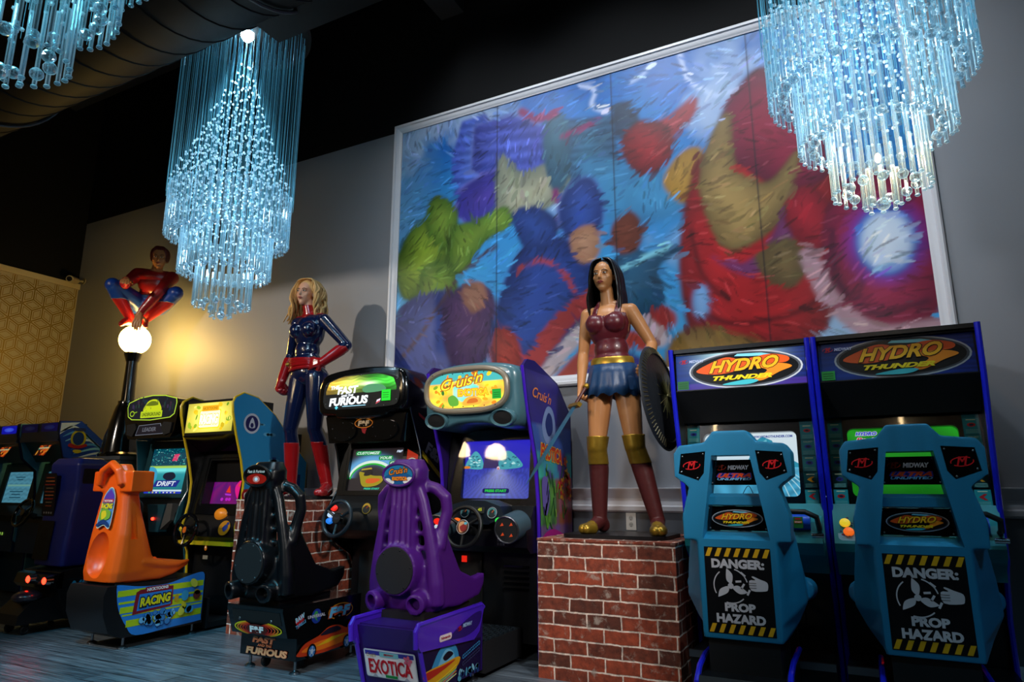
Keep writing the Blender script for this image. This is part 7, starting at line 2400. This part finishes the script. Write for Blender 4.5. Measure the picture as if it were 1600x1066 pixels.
class Figure:
    """one continuous body grown from tapered limbs, remeshed into a single skin"""

    def __init__(self, root):
        self.root, self.seg, self.mb = root, [], MB()

    def limb(self, lab, p0, r0, p1, r1):
        p0, p1 = Vector(p0), Vector(p1)
        self.seg.append((lab, p0, p1, (r0 + r1) / 2))
        t = bmesh.new()
        for p, r in ((p0, r0), (p1, r1)):
            bmesh.ops.create_uvsphere(t, u_segments=14, v_segments=10, radius=r, matrix=Matrix.Translation(p))
        g = bmesh.ops.convex_hull(t, input=t.verts)
        bmesh.ops.delete(t, geom=[v for v in g['geom_interior'] if isinstance(v, bmesh.types.BMVert)], context='VERTS')
        self.mb._merge(t)
        return self

    def chain(self, lab, pts, rs):
        for a, b, r, q in zip(pts, pts[1:], rs, rs[1:]): self.limb(lab, a, r, b, q)

    def blob(self, lab, c, r, rot=None):
        c = Vector(c)
        self.seg.append((lab, c, c, min(r)))
        self.mb.ball(c, r, rot=rot, u=24, v=16)

    def head(self, c, yaw=0, pitch=0, roll=0, s=1.0, lab='head'):
        """c is the centre of the skull; the face looks along -y turned by yaw"""
        Rm = Euler((pitch, roll, yaw), 'XYZ').to_matrix()
        self.H = Matrix.Translation(c) @ (Rm * s).to_4x4()
        P = lambda v: self.H @ Vector(v)
        B = lambda v, r: self.blob(lab, P(v), tuple(q * s for q in r), Rm)
        B((0, 0.012, 0.025), (0.074, 0.092, 0.088))
        B((0, -0.022, -0.028), (0.060, 0.066, 0.080))
        B((0, -0.048, -0.088), (0.030, 0.030, 0.026))
        for x in (-1, 1):
            B((x * 0.036, -0.052, -0.022), (0.024, 0.022, 0.024))
            B((x * 0.030, -0.070, 0.020), (0.022, 0.012, 0.008))
            B((x * 0.072, 0.012, -0.012), (0.008, 0.018, 0.028))
        self.limb(lab, P((0, -0.080, 0.012)), 0.008 * s, P((0, -0.098, -0.026)), 0.0115 * s)
        B((0, -0.080, -0.032), (0.017, 0.014, 0.009))
        B((0, -0.076, -0.058), (0.024, 0.012, 0.011))
        self.hs = s

    def face(self, brow=None, lips=True):
        P = lambda v: self.H @ Vector(v)
        s = self.hs
        for x in (-1, 1):
            b = MB(); b.ball((0, 0, 0), (0.0140 * s, 0.0080 * s, 0.0050 * s), u=16, v=10, mtx=Matrix.Translation(P((x * 0.029, -0.0795, 0.002))) @ self.H.to_3x3().normalized().to_4x4())
            e = b.build('eye', M['eye_white'], self.root)
            b = MB(); b.ball(P((x * 0.029, -0.0845, 0.002)), (0.0056 * s,) * 3, u=10, v=8); b.build('iris', M['iris'], e)
            b = MB(); b.tube([P((x * 0.012, -0.086, 0.019)), P((x * 0.03, -0.086, 0.0245)), P((x * 0.05, -0.073, 0.018))], [0.0028, 0.0034, 0.0015], 6); b.build('eyebrow', brow or M['brow'], self.root)
            b = MB(); b.tube([P((x * 0.014, -0.085, 0.003)), P((x * 0.029, -0.0885, 0.0095)), P((x * 0.044, -0.078, 0.005))], [0.0012, 0.0020, 0.0012], 6); b.build('eyelid', M['brow'], self.root)
        if lips:
            b = MB()
            b.tube([P((-0.023, -0.083, -0.057)), P((-0.008, -0.0895, -0.0525)), P((0, -0.0885, -0.0545)), P((0.008, -0.0895, -0.0525)), P((0.023, -0.083, -0.057))], [0.001, 0.0038, 0.0034, 0.0038, 0.001], 8)
            b.tube([P((-0.021, -0.083, -0.059)), P((0, -0.0885, -0.0635)), P((0.021, -0.083, -0.059))], [0.001, 0.0052, 0.001], 8)
            b.build('lips', M['lip'], self.root)

    def hand(self, lab, wrist, d, palm_n, curl=0.5, s=1.0, thumb=1):
        """d: direction of the fingers, palm_n: where the palm faces"""
        w, d, n = Vector(wrist), Vector(d).normalized(), Vector(palm_n)
        n = (n - d * n.dot(d)).normalized()
        c = d.cross(n) * thumb
        P = lambda a, b_, e: w + (d * a + c * b_ + n * e) * s
        for k in (-1, 0, 1):
            self.limb(lab, P(0.005, 0.010 * k, 0), 0.019 * s, P(0.075, 0.024 * k, 0), 0.0135 * s)
        for k, L in enumerate((0.068, 0.078, 0.072, 0.056)):
            b_ = 0.033 - 0.022 * k
            base = P(0.082, b_, 0)
            a1, a2, a3 = curl * 0.9, curl * 2.0, curl * 2.9
            pts = [base]
            for q, an in zip((0.45, 0.32, 0.23), (a1, a2, a3)):
                pts.append(pts[-1] + (d * math.cos(an) + n * math.sin(an)) * L * q * s * 1.05)
            self.chain(lab, pts, [0.0098 * s, 0.0092 * s, 0.0084 * s, 0.0072 * s])
        t0 = P(0.025, 0.022, 0.006)
        t1 = t0 + (d * 0.55 + c * 0.8 + n * (0.15 + curl * .4)) * 0.036 * s
        t2 = t1 + (d * 0.8 + c * (0.35 - curl * .5) + n * (0.2 + curl * .6)) * 0.03 * s
        self.chain(lab, [t0, t1, t2], [0.0145 * s, 0.011 * s, 0.0085 * s])

    def grow(self, m, voxel=0.0062, it=5):
        self.body = moulded(self.mb, 'body', m, self.root, voxel, it)
        me = self.body.data
        n = len(me.vertices)
        co = np.zeros(n * 3, np.float32); me.vertices.foreach_get('co', co); co = co.reshape(-1, 3)
        best = np.full(n, 1e9); lab = np.zeros(n, int)
        names = sorted({s[0] for s in self.seg})
        for l, a, b, r in self.seg:
            a, b = np.array(a), np.array(b)
            e = b - a
            L = e @ e
            t = np.clip(((co - a) @ e) / L, 0, 1) if L > 1e-12 else np.zeros(n)
            d = np.linalg.norm(co - a - t[:, None] * e, axis=1) - r
            w = d < best
            best[w] = d[w]; lab[w] = names.index(l)
        self.co, self.lab, self.names = co, lab, names
        return self.body

    def cloth(self, name, m, pred, off=0.004):
        """a garment cut from the body's own surface and lifted off it"""
        me = self.body.data
        lb = np.array(self.names)[self.lab]
        keep = np.array([bool(pred(l, c)) for l, c in zip(lb, self.co)])
        no = np.zeros(len(self.co) * 3, np.float32); me.vertices.foreach_get('normal', no); no = no.reshape(-1, 3)
        idx = {}
        V, Fc = [], []
        for p in me.polygons:
            vs = list(p.vertices)
            if not all(keep[v] for v in vs): continue
            for v in vs:
                if v not in idx:
                    idx[v] = len(V); V.append(tuple(self.co[v] + no[v] * off))
            Fc.append([idx[v] for v in vs])
        q = bpy.data.meshes.new(name)
        q.from_pydata(V, [], Fc)
        o = link(name, q, self.root, [m])
        def s(ob):
            z = ob.modifiers.new('z', 'SOLIDIFY'); z.thickness = off * 0.9; z.offset = -1
        apply_mods(o, s)
        o.data.shade_smooth()
        if not o.data.materials: o.data.materials.append(m)
        return o

    def hair(self, m, locks, rg, name='hair', cap=True, capdrop=0.0):
        P = lambda v: self.H @ Vector(v)
        b = MB()
        Rm = self.H.to_3x3().normalized()
        if cap:
            b.ball(P((0, 0.022, 0.034)), (0.082 * self.hs, 0.092 * self.hs, 0.090 * self.hs), u=24, v=16, rot=Rm)
        for pts, r in locks:
            cp = catmull([P(p) for p in pts], 6)
            n = len(cp)
            rr = [r * max(0.12, math.sin(math.pi * (0.12 + 0.80 * i / (n - 1))) ** 0.7) for i in range(n)]
            b.tube(cp, rr, 7, flat=0.55)
        return b.build(name, m, self.root, 60)


def legs(F, hipx, hz, kn, an, toes, scale=1.0, lab='leg'):
    """kn, an: knee and ankle points left/right; toes: foot directions"""
    for i, s in enumerate((-1, 1)):
        h, k, a = Vector((s * hipx, 0.0, hz)), Vector(kn[i]), Vector(an[i])
        L = lab + ('R' if s < 0 else 'L')
        F.limb('thigh' + L[-1], h, 0.092 * scale, h.lerp(k, 0.5), 0.076 * scale)
        F.limb('thigh' + L[-1], h.lerp(k, 0.5), 0.076 * scale, k, 0.053 * scale)
        c = k.lerp(a, 0.28) + Vector((0, 0.018, 0))
        F.limb('shin' + L[-1], k, 0.050 * scale, c, 0.056 * scale)
        F.limb('shin' + L[-1], c, 0.056 * scale, a, 0.036 * scale)
        t = Vector(toes[i]).normalized()
        q = Vector((-t.y, t.x, 0))
        heel = a - t * 0.035 + Vector((0, 0, -0.042))
        F.limb('foot' + L[-1], a, 0.038 * scale, heel, 0.034 * scale)
        ball = a + t * 0.115 + Vector((0, 0, -0.056))
        F.limb('foot' + L[-1], a + Vector((0, 0, -0.012)), 0.036 * scale, ball, 0.028 * scale)
        for d in (-0.018, 0.018):
            F.limb('foot' + L[-1], ball + q * d, 0.024 * scale, ball + q * d * 0.8 + t * 0.055 + Vector((0, 0, 0.0)), 0.019 * scale)


def female_torso(F, px, wx, cx, hz, z0=0.0):
    """px, wx, cx: x of pelvis, waist and chest; hz hip height"""
    V = Vector
    F.blob('pelvis', (px, 0.005, hz + 0.045), (0.150, 0.105, 0.105))
    for s in (-1, 1):
        F.blob('pelvis', (px + s * 0.075, 0.045, hz + 0.005), (0.085, 0.080, 0.090))
    F.blob('belly', (wx * .5 + px * .5, 0.0, hz + 0.14), (0.128, 0.092, 0.10))
    F.blob('waist', (wx, 0.0, hz + 0.235), (0.110, 0.084, 0.11))
    F.blob('chest', (cx, 0.005, hz + 0.40), (0.142, 0.100, 0.155))
    for s in (-1, 1):
        F.blob('chest', (cx + s * 0.066, -0.070, hz + 0.405), (0.064, 0.060, 0.064))
        F.blob('chest', (cx + s * 0.075, 0.02, hz + 0.46), (0.080, 0.075, 0.075))
    F.limb('upper', (cx - 0.125, 0.01, hz + 0.505), 0.042, (cx + 0.125, 0.01, hz + 0.505), 0.042)
    F.limb('upper', (cx - 0.05, 0.012, hz + 0.545), 0.035, (cx + 0.05, 0.012, hz + 0.545), 0.035)


# ---- dark-haired figure with sword and shield, on the lower pedestal
FX, FY = -1.40, 4.13
ws = thing('figure_statue', 'life-size statue of a dark-haired woman in maroon top and blue skirt', 'statue', (FX, FY, PZ2 + 0.022))
b = MB(); b.prism(rrpts(-0.30, -0.24, 0.36, 0.22, 0.08), -0.021, 0.0, 'z', 0.004); b.build('statue_base', M['black'], ws)
F = Figure(ws)
hz = 0.955
female_torso(F, 0.0, -0.005, -0.018, hz)
legs(F, 0.088, hz, [(-0.112, -0.035, 0.535), (0.150, -0.055, 0.535)], [(-0.118, 0.0, 0.085), (0.262, -0.01, 0.085)], [(-0.25, -1, 0), (0.30, -1, 0)])
F.limb('neck', (-0.018, 0.01, hz + 0.53), 0.050, (-0.026, -0.004, hz + 0.66), 0.045)
F.head((-0.034, -0.012, hz + 0.755), -0.02, 0.03, 0.0, 1.03)
sR, eR, wR = Vector((-0.172, 0.01, hz + 0.495)), Vector((-0.215, 0.02, hz + 0.225)), Vector((-0.205, -0.06, hz + 0.0))
F.chain('uarmR', [sR, sR.lerp(eR, .45), eR], [0.050, 0.046, 0.037]); F.chain('farmR', [eR, eR.lerp(wR, .3), wR], [0.037, 0.040, 0.027])
wRW = wR.copy()
F.hand('handR', wR, (0.02, -0.14, -1), (1, -0.2, 0), 0.95, 1.0, -1)
sL, eL, wL = Vector((0.138, 0.01, hz + 0.495)), Vector((0.262, 0.05, hz + 0.255)), Vector((0.272, -0.12, hz + 0.09))
F.chain('uarmL', [sL, sL.lerp(eL, .45), eL], [0.050, 0.046, 0.037]); F.chain('farmL', [eL, eL.lerp(wL, .3), wL], [0.037, 0.040, 0.027])
F.hand('handL', wL, (0.1, -0.9, -0.5), (-1, 0, 0), 0.9, 1.0, 1)
F.grow(M['skin_warm'])
F.face()
def top_pred(l, c):
    if l in ('waist', 'belly'): return True
    if l in ('chest', 'upper'):
        zt = hz + 0.475 - (0.02 if c[1] < 0 and abs(c[0] + 0.018) < 0.05 else 0)
        strap = 0.055 < abs(c[0] + 0.012) < 0.10
        return c[2] < zt or strap
    return False
F.cloth('bodice', M['maroon'], top_pred, 0.008)
F.cloth('shorts', M['navy_cloth'], lambda l, c: l == 'pelvis' or (l.startswith('thigh') and c[2] > hz - 0.06), 0.006)
for s_ in 'RL':
    F.cloth('boot', M['brown_boot'], lambda l, c: l == 'foot' + s_ or l == 'shin' + s_ and c[2] < 0.50, 0.010)
    F.cloth('knee_guard', M['bronze'], lambda l, c: l in ('shin' + s_, 'thigh' + s_) and 0.43 < c[2] < 0.615, 0.014)
    F.cloth('toe_cap', M['bronze'], lambda l, c: l == 'foot' + s_ and c[1] < -0.09, 0.013)
# belt and pleated skirt
b = MB()
secs = []
for z, k, r in ((0.125, 1.04, 0.0), (0.135, 1.10, 0), (0.165, 1.08, 0), (0.18, 1.0, 0)):
    secs.append([(0.136 * k * math.cos(2 * math.pi * t / 40), 0.105 * k * math.sin(2 * math.pi * t / 40) + 0.0, hz + z - 0.01 * math.cos(2 * math.pi * (t / 40 - .75))) for t in range(40)])
b.loft(secs, False); b.build('belt', M['bronze'], ws)
b = MB()
secs = []
N = 72
for q, z in enumerate((0.13, 0.06, -0.01, -0.085)):
    row = []
    for t in range(N):
        a = 2 * math.pi * t / N
        k = 1.06 + 0.16 * q / 1.6
        pl = 1 + 0.018 * q * math.cos(a * 14)
        dz = 0.012 * math.sin(a * 14) if q == 3 else 0
        row.append((0.148 * k * pl * math.cos(a), (0.118 * k * pl) * math.sin(a) + 0.012, hz + z + dz))
    secs.append(row)
b.loft(secs, False); sk = b.build('skirt', M['navy_cloth'], ws)
def s(ob):
    z = ob.modifiers.new('z', 'SOLIDIFY'); z.thickness = 0.006
apply_mods(sk, s)
rg = random.Random(1)
locks = []
for s_ in (-1, 1):
    for k in range(22):
        a = k / 21
        x0, y0_ = s_ * (0.012 + 0.055 * a ** 0.6), -0.050 + 0.125 * a
        w1 = s_ * (0.082 + 0.012 * rg.random()); yb = -0.035 + 0.13 * a
        L = 0.27 + 0.06 * rg.random()
        locks.append(([(x0 * 0.5, y0_ * 0.8 + 0.01, 0.120), (s_ * 0.06, yb * .8 - 0.01, 0.098), (w1, yb, 0.02), (w1 * 1.12, yb + 0.01, -0.08), (w1 * (1.18 + .1 * rg.random()), yb - 0.006 + 0.02 * rg.random(), -0.16), (w1 * (1.05 + .2 * rg.random()), yb + 0.01, -L)], 0.020))
for k in range(14):
    x = -0.075 + 0.15 * k / 13
    locks.append(([(x * .4, 0.05, 0.118), (x * .9, 0.105, 0.05), (x * 1.1, 0.115, -0.06), (x * 1.2, 0.105, -0.18), (x * 1.15, 0.10, -0.30)], 0.026))
F.hair(M['hair_black'], locks, rg)

# her sword and shield are held, things of their own
ws.scale = (0.975,) * 3
hw_ = Vector((FX, FY, PZ2 + 0.022)) + wRW * 0.975 + Vector((0.012, -0.055, -0.085))
tip = Vector((-1.845, 3.74, 1.085))
dv = (tip - hw_).normalized()
sw = thing('sword', 'pale blue-grey short sword held by the dark-haired statue', 'sword', hw_)
q = dv.to_track_quat('Z', 'Y').to_matrix().to_4x4()
L = (tip - hw_).length
def dia(w_, t_, z): return [(w_, 0, z), (0, t_, z), (-w_, 0, z), (0, -t_, z)]
b = MB(); b.loft([dia(0.036, 0.008, 0.08), dia(0.042, 0.008, L * .55), dia(0.034, 0.007, L * .82), dia(0.0015, 0.001, L)], mtx=q); b.build('blade', mat('blade_paint', '#4f88a0', 0.35, 0.6, var=0.2, bscale=30), sw)
b = MB(); b.cyl(q @ Vector((0, 0, -0.075)), q @ Vector((0, 0, 0.06)), 0.012, 0.012, 14); b.build('grip', M['brown_boot'], sw)
b = MB(); b.box(-0.075, 0.075, -0.013, 0.013, 0.055, 0.082, 0.008, mtx=q); b.build('guard', M['bronze'], sw)
b = MB(); b.ball(q @ Vector((0, 0, -0.088)), 0.02); b.build('pommel', M['bronze'], sw)
shc = at(1030, 622, 4.02)
sh = thing('shield', 'round dark shield with ribbed rim on the arm of the dark-haired statue', 'shield', (shc.x, 4.03, shc.z), 0)
Y = Matrix.Rotation(R(-4), 4, 'Z') @ Matrix.Rotation(R(-7), 4, 'Y') @ Matrix.Rotation(R(90), 4, 'Y')
b = MB(); b.lathe([(0.0, 0.048), (0.06, 0.046), (0.12, 0.040), (0.20, 0.030), (0.27, 0.018), (0.275, 0.026), (0.315, 0.012), (0.325, 0.0), (0.315, -0.006), (0.20, 0.012), (0.0, 0.030)], 64, Y)
sd_ = b.build('shield_disc', mat('shield_dark_bronze', '#2c3138', 0.42, 0.5, bump=0.2, bscale=30, var=0.3), sh)
b = MB()
for k in range(48):
    a = 2 * math.pi * k / 48
    r1 = 0.10 + 0.05 * (k % 3 == 0)
    b.tube([Y @ Vector((0.015 * math.cos(a), 0.015 * math.sin(a), 0.049)), Y @ Vector((r1 * math.cos(a), r1 * math.sin(a), 0.044))], [0.0035, 0.001], 5)
b.ball(Y @ Vector((0, 0, 0.048)), 0.016); b.build('sunburst', mat('pale_bronze', '#8f8a58', 0.4, 0.5), sh)
b = MB()
for k in range(72):
    a = 2 * math.pi * k / 72
    b.tube([Y @ Vector((0.276 * math.cos(a), 0.276 * math.sin(a), 0.026)), Y @ Vector((0.314 * math.cos(a), 0.314 * math.sin(a), 0.014))], 0.004, 5)
b.build('rim_ribs', mat('rim_bronze', '#4f4a34', 0.4, 0.5), sh)

# ---- blonde figure in a navy suit, on the tall pedestal
GX, GY = -4.04, 4.12
cs = thing('figure_statue', 'life-size statue of a blonde woman in a glossy navy suit with red gloves', 'statue', (GX, GY, PZ1 + 0.022))
b = MB(); b.prism(rrpts(-0.26, -0.22, 0.30, 0.22, 0.08), -0.021, 0.0, 'z', 0.004); b.build('statue_base', M['black'], cs)
F = Figure(cs)
hz = 0.955
female_torso(F, -0.03, -0.04, -0.035, hz)
legs(F, 0.088, hz, [(-0.125, -0.05, 0.535), (0.115, -0.02, 0.53)], [(-0.125, 0.0, 0.085), (0.215, 0.05, 0.085)], [(-0.35, -1, 0), (0.45, -1, 0)])
F.limb('neck', (-0.038, 0.012, hz + 0.53), 0.050, (-0.060, -0.004, hz + 0.66), 0.045)
F.head((-0.078, -0.015, hz + 0.745), 0.16, 0.0, 0.05, 1.0)
sR, eR, wR = Vector((-0.185, 0.01, hz + 0.49)), Vector((-0.265, 0.04, hz + 0.22)), Vector((-0.250, -0.06, hz - 0.01))
F.chain('uarmR', [sR, sR.lerp(eR, .45), eR], [0.050, 0.046, 0.037]); F.chain('farmR', [eR, eR.lerp(wR, .3), wR], [0.038, 0.041, 0.030])
F.hand('handR', wR, (0.05, -0.25, -1), (1, 0.1, 0), 0.8, 1.0, -1)
sL, eL, wL = Vector((0.118, 0.01, hz + 0.49)), Vector((0.335, 0.06, hz + 0.262)), Vector((0.195, -0.06, hz + 0.115))
F.chain('uarmL', [sL, sL.lerp(eL, .45), eL], [0.050, 0.046, 0.038]); F.chain('farmL', [eL, eL.lerp(wL, .3), wL], [0.038, 0.042, 0.030])
F.hand('handL', wL, (-0.9, -0.25, -0.05), (-0.2, 0.9, -0.1), 0.55, 1.0, 1)
F.grow(M['skin_fair'])
F.face()
body_l = ('pelvis', 'belly', 'waist', 'chest', 'upper', 'uarmR', 'uarmL')
F.cloth('suit', M['navy_gloss'], lambda l, c: l in body_l or l.startswith('thigh') or (l.startswith('shin') and c[2] > 0.36) or l.startswith('farm'), 0.005)
F.cloth('collar', M['red_gloss'], lambda l, c: l == 'neck' and c[2] < hz + 0.635 or (l == 'upper' and c[2] > hz + 0.535), 0.010)
F.cloth('glove', M['red_gloss'], lambda l, c: l == 'handR' or l == 'farmR' and c[2] < hz + 0.20, 0.009)
F.cloth('glove', M['red_gloss'], lambda l, c: l == 'handL' or l == 'farmL' and c[2] < hz + 0.25, 0.009)
for s_ in 'RL':
    F.cloth('boot', M['red_gloss'], lambda l, c: l == 'foot' + s_ or l == 'shin' + s_ and c[2] < 0.40 + (0.03 if c[1] < 0 else 0), 0.010)
b = MB()
for k in range(5):
    secs = []
    b.tube([(-0.035 + 0.150 * (1 + .02 * math.sin(k)) * math.cos(2 * math.pi * t / 36), 0.112 * math.sin(2 * math.pi * t / 36), hz + 0.075 + 0.021 * k + 0.012 * math.cos(2 * math.pi * t / 36 + k)) for t in range(36)], 0.0165, 8, closed=True)
b.build('waist_belt', M['red_gloss'], cs)
b = MB(); b.ball((-0.145, -0.105, hz + 0.115), (0.022, 0.016, 0.018)); b.build('belt_buckle', mat('dull_gold', '#9a7a30', 0.35, 0.6), cs)
rg = random.Random(4)
locks = []
for s_ in (-1, 1):
    for k in range(34):
        a = k / 33
        x0, y0_ = s_ * (0.008 + 0.05 * a ** .6), -0.062 + 0.14 * a
        w1 = s_ * (0.090 + 0.018 * rg.random()); yb = -0.030 + 0.130 * a
        ph, am = rg.uniform(0, 6.28), rg.uniform(0.012, 0.028)
        pts = [(x0 * .4, y0_ * .75 + 0.01, 0.124), (s_ * 0.068, yb * .85 - 0.008, 0.112)]
        L = rg.uniform(0.20, 0.30)
        for q in range(1, 8):
            t = q / 7
            pts.append((w1 * (1.0 + 0.42 * t * (0.5 + rg.random())) + s_ * am * math.sin(ph + 5.5 * t), yb * (1 - .2 * t) + am * math.cos(ph + 5.5 * t), 0.085 - (L + 0.06) * t))
        locks.append((pts, rg.uniform(0.011, 0.019)))
for k in range(24):
    x = -0.09 + 0.18 * k / 23
    ph, am = rg.uniform(0, 6.28), rg.uniform(0.010, 0.024)
    pts = [(x * .4, 0.05, 0.120), (x, 0.108, 0.07)]
    for q in range(1, 7):
        t = q / 6
        pts.append((x * (1.15 + .4 * t) + am * math.sin(ph + 6 * t), 0.115 + am * math.cos(ph + 6 * t), 0.05 - 0.34 * t))
    locks.append((pts, rg.uniform(0.014, 0.024)))
F.hair(M['hair_blonde'], locks, rg)

# ---- crouching acrobat on the street lamp
an = thing('figure_statue', 'statue of a person in red shirt and blue trousers crouching on the glowing lamp globe', 'statue', (LG.x, LG.y, LG.z + 0.148), R(44))
F = Figure(an)
pel = Vector((0.06, 0.10, 0.255))
F.blob('pelvis', pel, (0.125, 0.11, 0.10))
F.blob('waist', pel.lerp(Vector((0.11, 0.05, 0.50)), 0.4), (0.115, 0.10, 0.11))
F.blob('chest', (0.11, 0.035, 0.475), (0.155, 0.115, 0.135))
F.blob('chest', (0.115, 0.005, 0.535), (0.165, 0.10, 0.085))
F.limb('chest', (-0.03, 0.02, 0.565), 0.062, (0.255, 0.02, 0.550), 0.062)
F.limb('neck', (0.12, -0.01, 0.58), 0.056, (0.145, -0.055, 0.665), 0.052)
F.head((0.155, -0.085, 0.725), 0.10, 0.16, 0.0, 1.05)
kR, kL = Vector((-0.225, -0.17, 0.375)), Vector((0.36, -0.14, 0.345))
aR, aL = Vector((-0.055, -0.03, 0.065)), Vector((0.065, -0.01, 0.065))
for l, h, k, a in (('R', pel + Vector((-0.09, -0.01, 0)), kR, aR), ('L', pel + Vector((0.10, -0.01, 0)), kL, aL)):
    F.chain('thigh' + l, [h, h.lerp(k, .5), k], [0.098, 0.085, 0.064])
    c = k.lerp(a, .3) + Vector((0, 0.02, -0.01))
    F.chain('shin' + l, [k, c, a], [0.058, 0.062, 0.040])
    t = Vector((-0.35 if l == 'R' else 0.35, -1, 0)).normalized()
    F.limb('foot' + l, a + Vector((0, 0.03, -0.02)), 0.036, a + t * 0.10 + Vector((0, 0, -0.055)), 0.028)
    F.limb('foot' + l, a + t * 0.08 + Vector((0, 0, -0.045)), 0.030, a + t * 0.145 + Vector((0, 0, -0.088)), 0.020)
sR, eR, wR = Vector((-0.055, 0.02, 0.560)), Vector((-0.145, -0.10, 0.395)), Vector((-0.075, -0.295, 0.405))
F.chain('uarmR', [sR, sR.lerp(eR, .45), eR], [0.066, 0.056, 0.043]); F.chain('farmR', [eR, eR.lerp(wR, .3), wR], [0.044, 0.048, 0.031])
F.hand('handR', wR, (0.15, -0.85, -0.35), (0.1, -0.4, -1), 0.18, 1.05, 1)
sL, eL, wL = Vector((0.275, 0.0, 0.545)), Vector((0.215, -0.17, 0.345)), Vector((0.045, -0.135, 0.105))
F.chain('uarmL', [sL, sL.lerp(eL, .45), eL], [0.066, 0.056, 0.043]); F.chain('farmL', [eL, eL.lerp(wL, .3), wL], [0.044, 0.048, 0.031])
F.hand('handL', wL, (-0.10, -0.22, -1), (0.1, 1, 0.0), 0.16, 1.15, 1)
F.grow(M['skin_warm'], 0.0062, 5)
F.cloth('shirt', M['red_matte'], lambda l, c: l in ('chest', 'waist') or l.startswith('uarm') or (l.startswith('farm') and (Vector(c) - (wR if l[-1] == 'R' else wL)).length > 0.035), 0.006)
F.cloth('trousers', M['blue_matte'], lambda l, c: l == 'pelvis' or l.startswith('thigh') or l == 'waist' and c[2] < 0.34 or (l.startswith('shin') and c[2] > 0.24), 0.009)
for s_ in 'RL':
    F.cloth('sock', M['red_matte'], lambda l, c: l == 'shin' + s_ and c[2] <= 0.26, 0.005)
    F.cloth('shoe', M['red_matte'], lambda l, c: l == 'foot' + s_, 0.007)
F.face()
rg = random.Random(9)
locks = []
for k in range(26):
    a = 2 * math.pi * k / 26
    x, y = 0.07 * math.cos(a), 0.02 + 0.085 * math.sin(a)
    if y < -0.045: locks.append(([(x * .3, 0.0, 0.120), (x * .8, -0.055, 0.105), (x * 1.05, -0.082, 0.075)], 0.018))
    else: locks.append(([(x * .3, 0.02, 0.122), (x * .95, y * .9, 0.085), (x * 1.14, y * 1.05 + 0.004, 0.03), (x * 1.05, y * 1.05 + 0.006, -0.03)], 0.020))
F.hair(mat('dark_red_hair', '#5c1a14', 0.4), locks, rg)
